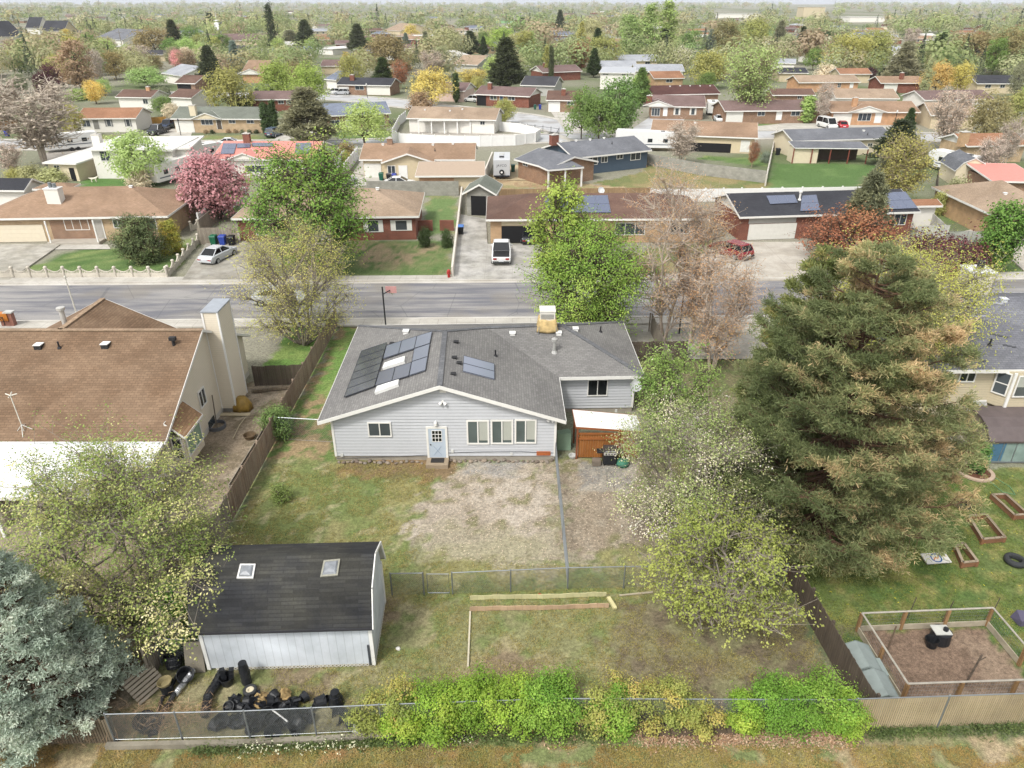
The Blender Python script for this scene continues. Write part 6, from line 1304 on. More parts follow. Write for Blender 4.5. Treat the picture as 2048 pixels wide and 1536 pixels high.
        k = MB(); k.add([P(s-pw/2+.15, -.1, z-.02), P(s+pw/2-.15, -.1, z-.02), P(s, -.1, z+ph-.12)], [(0, 1, 2)]); k.build('porch_gable', WL[porch[4] if len(porch) > 4 else 'white'], t)
    nn = (Vector(fs[0][1])-Vector(fs[0][0])).cross(Vector(fs[0][2])-Vector(fs[0][0])).normalized()
    on = lambda u, v: onplane(u, v, fs[0][0], nn)
    for c_ in ch:                               # (u, v of base on roof, w, height, material)
        p = on(c_[0], c_[1]); w_, hh = c_[2], c_[3]; o = MB().box(-w_/2, w_/2, -w_*.35, w_*.35, -.6, hh).build('chimney', WL[c_[4]], t, Matrix.Translation(p)@Matrix.Rotation(ang, 4, 'Z'))
        MB().box(-w_/2-.06, w_/2+.06, -w_*.35-.06, w_*.35+.06, hh, hh+.08).box(-.18, .18, -.15, .15, hh+.08, hh+.25).build('chimney_cap', plain('d0ccc4'), o, Matrix.Translation(p)@Matrix.Rotation(ang, 4, 'Z'))
    for v_ in vents: vent(t, on(v_[0], v_[1]), v_[2] if len(v_) > 2 else 'box')
    for qd, nr_c, nc_c in sol: panels(t, [on(*p) for p in qd], nr_c, nc_c, mat=solar('626a80', grid=.16, lw=.06, lc='8e96a6'), frame='80869a')
    return t, fw_, P, M, (Wd, D, z, h)
# ---- across the street, left to right
t, fw_, P, M, dm = ranch('tan brick ranch house with brown hip roof and white chimney, left across the street', 'the tan brick house', (-62, 438), (335, 432), vr=373, rf='hip', rc='tan', wc='palebrick', pitch=.34,
    ops=[('g', -46, 450, 91, 488, 'ece0c8'), ('w', 285, 436, 313, 458), ('w', 226, 438, 246, 456), ('p', 104, 440, 206, 484, 'brownbrick'), ('W', 129, 438, 178, 460), ('d', 190, 440, 207, 478, 'b5b0a8')], vents=[(262, 374)], hipl=True)
ch_ = MB().box(-.75, .75, -.5, .5, -.9, 1.25); pch = M@Vector((0, 0, 0)); px = onplane(112, 400, P(0, 0, dm[2]), Vector((0, -.34, 1)).normalized()); cc = ch_.build('chimney', WL['white'], t, Matrix.Translation(px)); MB().box(-.82, .82, -.57, .57, 1.25, 1.35).build('chimney_cap', WHITE, cc, Matrix.Translation(px)); q = MB().tube([(-.2, 0, 1.3), (-.2, 0, 1.9)], .2, 8).tube([(.25, 0, 1.3), (.25, 0, 1.8)], .22, 8); q.build('flue_pipe', GALV, cc, Matrix.Translation(px))
q = MB()
for u in (110, 204): s = fw_.hit(u, 460)[0]; q.box(s-.06, s+.06, -1.5, -1.38, 0, 2.6)
q.build('porch_post', WHITE, t, fw_.M); s0, s1 = fw_.hit(108, 480)[0], fw_.hit(212, 480)[0]; MB().box(s0, s1, -1.6, -.02, 0, .28).build('porch_slab', plain('b9b2a6'), t, fw_.M)
ranch('red brick ranch house with tan hip roof and white shutters across the street', 'the red brick house', (462, 437), (838, 432), vr=377, rf='hip', rc='beige', wc='redbrick',
    ops=[('s', 735, 440, 758, 464), ('s', 790, 440, 815, 461), ('p', 470, 484, 832, 492, 'beige'), ('w', 510, 440, 560, 470), ('d', 640, 440, 655, 480)], vents=[(755, 378), (690, 380)])
ranch('brick house with dark brown hip roof, open garage and solar panels behind the white pickup', 'the open garage house', (972, 439), (1420, 437), vr=386, rf='hip', rc='brown', wc='tan', hipr=True, pitch=.3,
    ops=[('o', 1003, 452, 1090, 482), ('p', 1003, 440, 1092, 451, 'beige'), ('W', 1230, 445, 1290, 470), ('w', 1340, 445, 1380, 468)], sol=[([(1092, 426), (1222, 427), (1215, 392), (1090, 394)], 2, 5)])
dish(1202, 381, 3.9, 'white satellite dish on the ridge of the dark brown hip roof', r=.4, yaw=.3)
ranch('white gabled house with charcoal roof, solar panels and white garage door across the street', 'the charcoal roofed house', (1480, 434), (1842, 423), vr=382, rf='gx', rc='charcoal', wc='redbrick', gcol='white', pitch=.33,
    ops=[('g', 1496, 447, 1590, 486), ('p', 1498, 434, 1592, 446, 'grey'), ('w', 1787, 428, 1812, 450)], sol=[([(1540, 410), (1595, 407), (1588, 391), (1532, 393)], 1, 3), ([(1600, 424), (1640, 422), (1632, 391), (1603, 393)], 2, 2), ([(1757, 421), (1835, 418), (1810, 385), (1738, 387)], 2, 4)], vents=[(1599, 399, 'flue')])
ranch('small white stucco shed roof building behind the charcoal roofed house at its right end', 'the small brown roofed annexe', (1826, 412), (1886, 411), vr=398, rf='gx', rc='rust', wc='white', lm=False)
ranch('beige garage with tan hip roof cut by the right edge of the photo', 'the beige corner garage', (1990, 432), (2140, 433), vr=385, rf='hip', rc='beige', wc='tan', D=14, ops=[('o', 2008, 445, 2070, 470)], vents=[(2010, 388)])
# ---- second row
t, fw_, P, M, dm = ranch('white flat roofed split house with french doors and stairs, behind the tan brick house', 'the white flat roofed house', (172, 299), (345, 300), vr=278, rf='flat', z=4.2, rc='white', wc='white', low=.4, tile=False, ops=[('w', 200, 302, 221, 322), ('w', 338, 300, 341, 310)], ch=[(195, 283, 1.2, 1., 'white')])
ranch('white block wing of the flat roofed house, its wall turned to the right', 'the white block wing', (300, 298), (380, 296), vr=276, rf='flat', z=4.2, rc='white', wc='white', low=.3, tile=False, lm=False)
t, fw_, P, M, dm = ranch('low white flat carport wing of the split house with open bay', 'the white carport wing', (84, 325), (152, 327), vr=292, rf='flat', z=2.6, rc='white', wc='cream', low=.3, tile=False, ops=[('o', 140, 336, 150, 356), ('w', 108, 330, 120, 340)], lm=False)
t, fw_, P, M, dm = ranch('pink roofed house with solar panels behind the pink blossom tree', 'the pink roofed house', (420, 318), (628, 319), vr=282, rf='gx', rc='pink', wc='white', tile=False, pitch=.25, sol=[([(441, 309), (468, 309), (474, 288), (447, 288)], 2, 2), ([(474, 297), (500, 296), (503, 288), (475, 288)], 1, 2), ([(504, 294), (545, 294), (546, 287), (504, 287)], 1, 2), ([(590, 309), (620, 309), (623, 287), (592, 287)], 2, 2)], ch=[(495, 284, 1., 1.2, 'redbrick')], porch=(492, 330, 5, .9), ops=[('w', 490, 330, 530, 345)])
t, fw_, P, M, dm = ranch('beige house with two tan roofs and a facing gable, behind the red brick house', 'the beige gabled house', (718, 319), (950, 319), vr=286, rf='gx', rc='tan', wc='beige', ops=[('g', 725, 327, 763, 360), ('w', 870, 320, 882, 327)], ch=[(780, 288, .8, .8, 'brownbrick')], vents=[(766, 290), (866, 290), (906, 288), (870, 302, 'pipe')])
t, fw_, P, M, dm = ranch('gabled front wing of the beige house with white door and window', 'the beige front gable', (762, 325), (868, 324), D=7, rf='gy', rc='tan', wc='beige', pitch=.32, ops=[('w', 775, 331, 791, 347), ('d', 799, 332, 814, 361)], lm=False)
ranch('long low beige storage shed with pale flat roof behind the block wall', 'the long beige shed', (830, 352), (970, 351), vr=330, rf='flat', z=2.6, rc='beige', wc='beige', low=.5, tile=False, name='shed', cat='shed', ops=[('p', 832, 356, 908, 367, 'peach')])
t, fw_, P, M, dm = ranch('dark blue sided house with grey shingle roof and brick end, mid right of the centre', 'the dark blue house', (1148, 316), (1304, 300), vr=278, rf='gx', rc='grey', wc='blue', pitch=.3, ops=[('w', 1175, 314, 1195, 330), ('w', 1202, 313, 1215, 325), ('w', 1233, 308, 1246, 318), ('w', 1261, 305, 1281, 320)], vents=[(1122, 284), (1152, 282), (1180, 280), (1208, 277), (1224, 288, 'pipe')], ch=[(1108, 282, 1.2, .9, 'redbrick')])
t, fw_, P, M, dm = ranch('open carport end of the dark blue house with brick wall and white posts', 'the white posted carport', (1096, 340), (1168, 334), vr=292, rf='hip', rc='grey', wc='brownbrick', pitch=.3, side='openfront', lm=False, D=10)
q = MB()
for x in (.2, dm[0]*.5, dm[0]-.2): MB().box(x-.1, x+.1, .15, .35, 0, 2.55).build('post', WHITE, t, M)
t, fw_, P, M, dm = ranch('brick end wing of the dark blue house with one window, left of its carport', 'the brick wing', (1028, 318), (1098, 337), D=9, rf='gx', rc='grey', wc='brownbrick', pitch=.25, lm=False, ops=[('w', 1046, 318, 1056, 332)])
t, fw_, P, M, dm = ranch('beige house with brown roof and covered porch behind the long block wall', 'the beige porch house', (1300, 268), (1516, 276), vr=242, rf='gx', rc='tan', wc='beige', side=None, ops=[('w', 1345, 268, 1352, 275), ('o', 1370, 286, 1462, 304), ('d', 1482, 282, 1498, 304, 'e8e6de')], vents=[(1390, 246)])
t, fw_, P, M, dm = ranch('cream house with grey roof and a deep covered patio facing the green lawn', 'the covered patio house', (1586, 282), (1790, 276), vr=256, rf='gx', rc='grey', wc='cream', ops=[('w', 1735, 286, 1745, 293)], vents=[(1727, 262), (1735, 270, 'pipe')])
t2 = thing('patio_roof', 'grey patio roof on posts over the cluttered patio of the cream house', 'patio cover', (*g(1660, 320), 0))
a, b = g(1590, 295, 2.5), g(1738, 297, 2.4); roof(t2, [[(a[0], a[1], 2.45), (b[0], b[1], 2.4), (b[0], b[1]+3.4, 2.9), (a[0], a[1]+3.4, 2.95)]], shingle(*SH['grey'], stain=.15), th=.08, fh=.12)
for k in range(5): f = k/4; MB().box(a[0]+(b[0]-a[0])*f-.07, a[0]+(b[0]-a[0])*f+.07, a[1]+(b[1]-a[1])*f+.1, a[1]+(b[1]-a[1])*f+.24, 0, 2.4).build('post', plain('8a4a3c'), t2)
MB().box(a[0]+.1, a[0]+4, a[1]+.3, a[1]+3, 0, 2.4).build('side_room', WL['cream'], t2)
MB().box(a[0]+4.1, b[0]-.1, a[1]+3.2, a[1]+3.35, 0, 2.4).build('patio_wall', plain('5a4a40'), t2)
ranch('low brick and shingle house with white gable, behind the bare tree at right', 'the brown gable house', (1935, 292), (2060, 290), vr=266, rf='gx', rc='rust', wc='palebrick', gcol='white', ch=[(1925, 285, 1.3, 1.6, 'tan')])
ranch('long shed with red metal roof at the right edge beyond the board fence', 'the red roofed shed', (1985, 362), (2090, 364), vr=338, rf='flat', z=2.4, rc='pink', wc='brownbrick', low=.8, tile=False, name='shed', cat='shed')
ranch('white shed with black roof cut by the left edge, behind the tan brick house', 'the black roofed shed', (-40, 380), (48, 381), vr=356, rf='gx', rc='charcoal', wc='white', name='shed', cat='shed', pitch=.5, lm=False)
ranch('small brown roofed outbuilding behind the white chimney of the tan brick house', 'the brown outbuilding', (64, 378), (140, 377), vr=365, rf='hip', rc='tan', wc='white', name='shed', cat='shed', lm=False)
ranch('grey block shed with a dark open doorway and grey gable roof', 'the block shed', (924, 387), (993, 389), D=5.5, rf='gy', rc='green', wc='block', pitch=.55, z=2.7, ops=[('o', 942, 392, 972, 420)], name='shed', cat='shed')
# barn shed with grey gambrel roof
x, y = g(1940, 372); bs_ = thing('barn_shed', 'cream barn shed with grey gambrel roof beside the white trailer at right', 'shed', (x, y, 0)); Mb = Matrix.Translation((x-2.6, y, 0))@Matrix.Rotation(R(-12), 4, 'Z')
pf = [(-.1, 2.1), (.7, 3.2), (2.1, 3.9), (3.5, 3.2), (4.3, 2.1)]; fs = [[tuple(Mb@Vector(p)) for p in ((a[0], 7, a[1]), (a[0], 0, a[1]), (b[0], 0, b[1]), (b[0], 7, b[1]))] for a, b in zip(pf[:-1], pf[1:])]; roof(bs_, fs, shingle(*SH['grey']), th=.06, fh=.1)
MB().prism([(.1, 0), (4.1, 0), (4.1, 2.2), (3.4, 3.1), (2.1, 3.8), (.8, 3.1), (.1, 2.2)], .1, 6.9, Mb).build('wall', WL['cream'], bs_)
# ---- third row (beyond the second street)
R3 = [('white house with rust brown roof and arched shutters beyond the second street', 'the rust roofed white house', (150, 237), (272, 236), 215, 'gx', 'rust', 'white', dict(ops=[('w', 164, 240, 181, 254), ('s', 213, 238, 222, 253, '8c8c8c'), ('s', 252, 238, 260, 253, '8c8c8c'), ('d', 187, 240, 198, 258, '8c8a84')], ch=[(140, 232, 1.3, 1.8, 'white')])),
 ('yellow brick house with grey roof and small gable beyond the second street', 'the yellow brick house', (340, 237), (524, 238), 213, 'gx', 'green', 'palebrick', dict(ops=[('g', 345, 241, 388, 262), ('W', 402, 238, 426, 250), ('d', 434, 239, 443, 258, '5a5048'), ('w', 457, 237, 471, 247), ('w', 493, 237, 508, 247)], ch=[(388, 230, 1.2, 1.8, 'cream')], porch=(415, 240, 6, 1.1, 'cream'))),
 ('grey roofed house with brick base behind the round lime tree', 'the grey roofed brick house', (645, 232), (782, 226), 205, 'gx', 'blue', 'brownbrick', dict(ops=[('w', 660, 240, 680, 255), ('d', 693, 240, 703, 262), ('W', 740, 236, 770, 252)], gcol='white')),
 ('wide white house with mottled tan roof and big patio cover inside the curved white fence', 'the curved fence house', (812, 236), (992, 240), 214, 'gx', 'beige', 'white', dict(ops=[('w', 960, 242, 970, 250)], vents=[(850, 220), (900, 222), (925, 219)])),
 ('brick house with brown roof and small white gable right of the big green tree', 'the small gable brick house', (1298, 212), (1412, 214), 190, 'gx', 'mauve', 'brownbrick', dict(ops=[('W', 1303, 216, 1320, 232), ('s', 1350, 216, 1358, 230, 'e8e4dc'), ('s', 1382, 216, 1390, 230, 'e8e4dc'), ('d', 1327, 216, 1334, 232)], porch=(1315, 218, 7, 1.2), ch=[(1298, 205, 1.2, 1.4, 'redbrick')])),
 ('long brown roofed brick house behind the feathery willow', 'the long willow house', (1450, 222), (1650, 220), 200, 'gx', 'mauve', 'brownbrick', dict(ops=[('g', 1452, 223, 1486, 240), ('w', 1515, 222, 1530, 232), ('d', 1553, 222, 1563, 240), ('w', 1582, 222, 1600, 232)])),
 ('orange brick house with tan roof, white arches and garage beyond the second street at right', 'the orange brick house', (1662, 224), (1842, 224), 202, 'gx', 'tan', 'peach', dict(ops=[('g', 1665, 227, 1702, 252), ('W', 1716, 226, 1742, 242), ('d', 1750, 226, 1762, 246)], ch=[(1708, 212, 1., 1.6, 'peach')], porch=(1733, 226, 8, 1.2), vents=[])),
 ('brick house with brown roof and white garage left of the big green tree', 'the two tone garage house', (1092, 200), (1165, 201), 181, 'gx', 'brown', 'brownbrick', dict(ops=[('g', 1095, 203, 1120, 222, 'f0eee8'), ('w', 1134, 202, 1148, 210)], ch=[(1127, 190, 1., 1.3, 'redbrick')])),
 ('brick house with brown roof, blue door and carport full of cars', 'the blue door house', (948, 188), (1060, 193), 173, 'gx', 'mauve', 'redbrick', dict(ops=[('w', 980, 191, 994, 200), ('d', 1000, 191, 1006, 207, '2f4a6c'), ('w', 1016, 193, 1030, 201), ('o', 952, 191, 972, 206)], ch=[(980, 178, 1., 1.4, 'redbrick')], gcol='white')),
 ('dark roofed house with pale gable left of the blue door house', 'the dark gable house', (862, 180), (930, 182), 164, 'gx', 'mauve', 'pink', dict(gcol='white')),
 ('dark roofed house with lamp post in front, above the round lime tree', 'the slate roofed house', (672, 169), (782, 171), 155, 'gx', 'charcoal', 'brownbrick', dict(ops=[('g', 676, 173, 698, 190), ('w', 710, 171, 728, 180), ('p', 733, 171, 780, 190, 'white'), ('w', 755, 172, 768, 182)], ch=[(705, 160, 1.2, 1.3, 'redbrick')])),
 ('brown roofed brick house behind the row of dark cypresses', 'the cypress house', (500, 199), (605, 198), 181, 'gx', 'mauve', 'redbrick', dict(ops=[('w', 556, 201, 568, 208), ('w', 572, 201, 584, 208)])),
 ('white house with brown roof left of the dark green bush', 'the brown roofed white house', (230, 194), (302, 195), 179, 'gx', 'brown', 'white', dict(ops=[('w', 286, 198, 296, 208)], ch=[(297, 181, .9, .8, 'peach')])),
 ('white garage with brown roof and twin gables between bushes in the upper left', 'the twin gabled house', (335, 194), (382, 196), 178, 'gx', 'brown', 'white', dict(gcol='white')),
 ('small house with open dark carport in the upper left between tall trees', 'the dark carport house', (348, 166), (390, 167), 150, 'gx', 'brown', 'brownbrick', dict(ops=[('o', 352, 168, 382, 178)])),
 ('white peaked building with pale roof in the upper left', 'the pale peaked building', (322, 146), (362, 152), 130, 'gx', 'lgrey', 'white', dict()),
 ('tan roofed house with two small gables above the lime tree', 'the salmon roofed house', (480, 148), (528, 148), 120, 'gx', 'tan', 'peach', dict(porch=(500, 140, 8, 1.5))),
 ('small brown roofed house right of the big lime tree', 'the small brown house', (640, 132), (684, 132), 119, 'gx', 'mauve', 'beige', dict()),
 ('white gabled house with blue grey roof right of the big lime tree', 'the blue roofed gable house', (648, 158), (672, 160), 142, 'gx', 'blue', 'white', dict()),
 ('rust roofed brick house left of the tall cypress', 'the rust roofed brick house', (1085, 145), (1165, 142), 130, 'gx', 'mauve', 'redbrick', dict(ch=[(1089, 134, 1., 1.2, 'redbrick')], gcol='white')),
 ('wide dark roofed low building below the dark pine', 'the dark low building', (1040, 170), (1110, 172), 152, 'gx', 'dark', 'grey', dict()),
 ('pale blue two storey house with white trim above the big green tree', 'the pale blue house', (1198, 145), (1270, 146), 134, 'flat', 'lgrey', 'white', dict(z=4.6, tile=False, ops=[('w', 1205, 147, 1217, 150), ('w', 1243, 147, 1252, 150)])),
 ('long pale grey roofed house above the pale blue house', 'the long pale roofed house', (1200, 134), (1275, 134), 121, 'gx', 'lgrey', 'beige', dict()),
 ('wide light blue roofed house right of the pale blue one', 'the light blue roofed house', (1270, 142), (1370, 142), 128, 'gx', 'lgrey', 'white', dict(ops=[('w', 1300, 143, 1312, 150)])),
 ('pale grey metal roofed house in the upper middle right', 'the metal roofed house', (1238, 122), (1322, 121), 109, 'gx', 'lgrey', 'beige', dict(ops=[('w', 1290, 123, 1300, 130)])),
 ('tan brick house with rust roof right of the green conic tree', 'the rust and tan house', (1308, 157), (1370, 156), 142, 'gx', 'rust', 'tan', dict(ops=[('w', 1332, 158, 1345, 165)])),
 ('low brown roofed brick house with white vents right of the big green tree top', 'the vented brown roof', (1305, 190), (1442, 187), 170, 'gx', 'maroon', 'brownbrick', dict(vents=[(1340, 173), (1360, 172), (1380, 172), (1400, 172), (1420, 172)])),
 ('tan roofed brick house with arched door in the upper right', 'the yellow tan brick house', (1598, 165), (1722, 164), 150, 'gx', 'beige', 'peach', dict(ops=[('w', 1675, 166, 1682, 175), ('d', 1700, 166, 1706, 176)])),
 ('salmon roofed house with flag and garage in the upper right', 'the flag house', (1762, 166), (1850, 166), 152, 'gx', 'tan', 'redbrick', dict(ops=[('g', 1768, 168, 1795, 178)], ch=[(1802, 158, 1., 1.6, 'redbrick')])),
 ('long pale house with tan roof between the orange brick house and the flag house', 'the long tan roofed house', (1672, 196), (1800, 197), 177, 'gx', 'beige', 'white', dict()),
 ('white gabled house with brown roof right of the flag house', 'the white gable house', (1850, 200), (1990, 198), 180, 'gx', 'mauve', 'white', dict(gcol='white')),
 ('dark roofed cream house near the right edge in the upper right', 'the dark roofed cream house', (1955, 167), (2070, 167), 150, 'gx', 'charcoal', 'beige', dict(ops=[('w', 1970, 169, 1982, 176), ('w', 2000, 169, 2010, 176)])),
 ('brown roofed house behind the willow in the upper right', 'the hidden brown house', (1545, 190), (1632, 190), 177, 'gx', 'brown', 'brownbrick', dict(ops=[('w', 1595, 191, 1604, 198)])),
 ('red brown roofed house behind the flag house', 'the maroon roofed house', (1680, 148), (1745, 148), 136, 'gx', 'rust', 'beige', dict()),
 ('stucco shed with grey roof right of the orange brick house', 'the stucco outbuilding', (1862, 230), (1960, 232), 205, 'gx', 'beige', 'beige', dict()),
 ('charcoal roofed house left of the yellow tan brick house', 'the charcoal low roof', (1558, 146), (1618, 146), 135, 'gx', 'charcoal', 'beige', dict()),
 ('pale grey roofed house above the charcoal low roof in the upper right', 'the grey blue roof', (1542, 126), (1592, 127), 117, 'gx', 'lgrey', 'white', dict()),
 ('modern white house with steep gables at the upper left edge', 'the white modern house', (-8, 74), (48, 72), 42, 'gx', 'charcoal', 'white', dict(z=5.5, pitch=.7)),
 ('white farmhouse style house with black roof, second from the left edge in the distance', 'the black roofed farmhouse', (50, 56), (78, 56), 34, 'gx', 'charcoal', 'white', dict(z=5.5, pitch=.8)),
 ('dark roofed modern house third from the left edge in the distance', 'the dark modern house', (82, 62), (128, 62), 41, 'gx', 'charcoal', 'beige', dict(z=5., pitch=.7)),
 ('grey roofed two storey house under trees in the upper left', 'the grey two storey house', (188, 76), (244, 80), 58, 'gx', 'grey', 'white', dict(z=5.)),
 ('long brown church roof with tall white spire beside it', 'the church', (405, 82), (560, 80), 67, 'gx', 'mauve', 'beige', dict(pitch=.25)),
 ('white roofed building right of the dark spruces in the upper left', 'the white low building', (618, 96), (665, 98), 84, 'flat', 'white', 'white', dict(tile=False)),
 ('pale villa with two gables behind the yellow tree in the upper middle', 'the pale villa', (768, 60), (800, 62), 44, 'gx', 'beige', 'beige', dict()),
 ('pale blue grey gabled house above the yellow tree row', 'the pale gabled house', (905, 128), (955, 130), 110, 'gx', 'beige', 'grey', dict()),
 ('long white commercial building on the right horizon', 'the long white store', (1700, 34), (1775, 34), 29, 'flat', 'white', 'white', dict(z=6, tile=False)),
 ('tall beige office block on the right horizon', 'the beige office block', (1608, 14), (1652, 14), 10, 'flat', 'beige', 'beige', dict(z=16, tile=False)),
 ('low white warehouse on the horizon right of the middle', 'the low warehouse', (1438, 28), (1520, 28), 24, 'flat', 'white', 'white', dict(z=6, tile=False))]
for L_, s_, A_, B_, vr_, rf_, rc_c, wc_c, kw in R3: ranch(L_, s_, A_, B_, vr=vr_, rf=rf_, rc=rc_c, wc=wc_c, **kw)
# patio cover of the curved fence house
t2 = thing('patio_cover', 'wide cream patio cover on white posts inside the curved white fence', 'patio cover', (*g(900, 262), 0)); a, b = g(836, 240, 2.6), g(940, 240, 2.6); fb = g(862, 226, 2.9)
roof(t2, [[(a[0], a[1], 2.6), (b[0], b[1], 2.6), (b[0]+1, b[1]+6, 3.1), (a[0]+3, a[1]+6, 3.1)]], plain('e6dccb', .6), th=.08, fh=.2)
for k in range(5): f = k/4; MB().box(a[0]+(b[0]-a[0])*f-.12, a[0]+(b[0]-a[0])*f+.12, a[1]+.2, a[1]+.44, 0, 2.55).build('post', WHITE, t2)
MB().box(a[0]+4, b[0], a[1]+5, a[1]+5.2, 0, 2.5).build('back_wall', plain('4a4644'), t2)
# church spire
x, y = g(440, 84); sp2 = thing('spire', 'tall slender white church spire in the upper left', 'spire', (x, y, 0)); zt = ht(437, 40, y); zt2 = ht(434, 24, y)
MB().add([(x-2.2, y-2.2, 0), (x+2.2, y-2.2, 0), (x+2.2, y+2.2, 0), (x-2.2, y+2.2, 0), (x-1.2, y-1.2, zt), (x+1.2, y-1.2, zt), (x+1.2, y+1.2, zt), (x-1.2, y+1.2, zt)], CUBE).build('tower', plain('f2f2ee'), sp2); MB().lathe([(.25, zt), (.05, zt2)], 6, (x, y, 0)).build('spike', plain('e8e8e4'), sp2)
# ============================================================ walls and fences across the street
def wall_run(label, px, h, mat, th=.15, name='wall', cat='wall', z=0., cap=None, world=False, step=0):
    P_ = px if world else [g(*p) for p in px]; t = thing(name, label, cat, (P_[0][0], P_[0][1], 0)); m = MB()
    for a, b, L in along(P_): m.box(0, L, -th/2, th/2, 0, h, Matrix.Translation(a)@Matrix.Rotation(math.atan2((b-a).y, (b-a).x), 4, 'Z'))
    m.build('panel', mat, t)
    if cap:
        for a, b, L in along(P_): MB().box(-.05, L+.05, -th/2-.04, th/2+.04, h, h+.09, Matrix.Translation(a)@Matrix.Rotation(math.atan2((b-a).y, (b-a).x), 4, 'Z')).build('cap', cap, t)
    if step:
        for a, b, L in along(P_):
            n_ = max(1, round(L/step))
            for k in range(n_+1): p = a.lerp(b, k/n_); fresh(p.x, p.y, 9) and MB().box(p.x-.09, p.x+.09, p.y-.09, p.y+.09, 0, h+.14).build('post', cap or mat, t)
    return t
VW = plain('f2f1ee', .5, var=.04); BW = WL['block']
wall_run('tall grey block wall behind the red brick house', [(735, 391), (918, 391)], 1.9, BW)
wall_run('pale low wall running up the left side of the wide wet driveway', [(905, 556), (926, 372)], 1.1, plain('ddd6ca', .8), .2)
wall_run('long curving grey block wall behind the beige porch house', [(1288, 328), (1400, 350), (1530, 366)], 1.7, BW)
wall_run('white vinyl fence along the back of the charcoal roofed house', [(1300, 404), (1480, 402), (1720, 398)], 1.6, VW, step=2.5)
wall_run('white post and wall line between the block wall and the green lawn', [(1530, 372), (1552, 268)], 1.5, plain('d8d2c6'), .12, step=5)
wall_run('tan board fence behind the open garage house', [(975, 402), (1300, 398)], 1.5, boards('b09470', 'a08462', .14), .05)
P_ = [(785, 280), (800, 287), (870, 291), (960, 293), (1030, 291), (1070, 286), (1080, 278)]; wall_run('curved white vinyl fence around the corner lot beyond the second street', P_, 1.8, VW, .08, step=2.4)
wall_run('white vinyl fence at the left side of the curved lot', [(785, 280), (800, 250), (812, 240)], 1.8, VW, .08, step=2.4); wall_run('white vinyl fence closing the right side of the curved lot', [(1080, 278), (1040, 266), (1000, 262)], 1.8, VW, .08, step=2.4)
wall_run('white vinyl fence between the maple and the beige gabled house driveway', [(690, 352), (716, 318)], 1.8, VW, .08, step=2.4); wall_run('white vinyl fence left of the beige gabled house, the farther of two', [(672, 345), (700, 312)], 1.8, VW, .08, step=2.4)
wall_run('pale block wall beside the parked travel trailer', [(968, 372), (985, 328)], 1.9, plain('e2dccf'), .2)
wall_run('white vinyl fence stepping up behind the pink blossom tree', [(400, 455), (495, 398)], 1.6, VW, .08, step=2.)
wall_run('brown board fence from the driveway bins up to the white vinyl fence', [(402, 470), (445, 432)], 1.7, WOODG, .05); wall_run('grey board fence behind the blue and green bins of the sedan driveway', [(400, 489), (478, 488)], 1.8, WOODG, .05)
wall_run('whitewashed board gate right of the charcoal roofed house', [(1828, 488), (1890, 487)], 2., boards('dcdad4', 'cfccc4', .16, stain='a8a298'), .06); wall_run('whitewashed board fence leaning back from the whitewashed gate', [(1890, 487), (1842, 440)], 1.7, boards('dcdad4', 'cfccc4', .16, stain='a8a298'), .06)
chain_fence('grey mesh fence between the whitewashed gate and the beige corner garage', [g(1890, 486), g(1972, 484)], 1.2, pitch=.25, slats=plain('a9aba4', .7), diag=False)
wall_run('dark board fence behind the beige corner garage', [(1930, 402), (2090, 396)], 1.6, WOODD, .05); wall_run('dark board fence down from the barn shed at right', [(1868, 420), (1872, 362)], 1.6, WOODD, .05)
wall_run('orange stained board fence left of the rust roofed house', [(272, 254), (335, 250)], 1.7, boards('d0a052', 'c09046', .15), .05); wall_run('orange board fence behind the bare tree at the left edge', [(-10, 262), (40, 256)], 1.6, boards('b5885a', 'a67a4e', .15), .05)
wall_run('low brick wall stub right of the red brick house', [(837, 462), (866, 461)], 1.2, WL['redbrick'], .2); wall_run('low brick wall stub beside the pale driveway wall', [(880, 461), (908, 461)], 1.2, WL['redbrick'], .2)
wall_run('rust brown fence at the right end of the orange brick house', [(1842, 250), (1872, 250)], 1.6, boards('9c5f40', '8c5236', .15), .05)
wall_run('black iron fence on the lawn corner right of the curved white fence', [(1024, 262), (1120, 268)], 1.1, plain('3a3c3e'), .02, step=3) if 0 else None
t = thing('iron_fence', 'black iron fence on the lawn corner right of the curved white fence', 'fence', (*g(1024, 262), 0))
for a, b, L in along([g(1024, 256), g(1118, 268), g(1105, 290)]):
    for z_ in (.2, 1.0): MB().tube([a+Vector((0, 0, z_)), b+Vector((0, 0, z_))], .03, 4).build('rail', plain('2a2c2e'), t)
    for k in range(7): p = a.lerp(b, k/6); fresh(p.x, p.y, 11) and MB().tube([p, p+Vector((0, 0, 1.25))], .05, 4).build('post', plain('2a2c2e'), t)
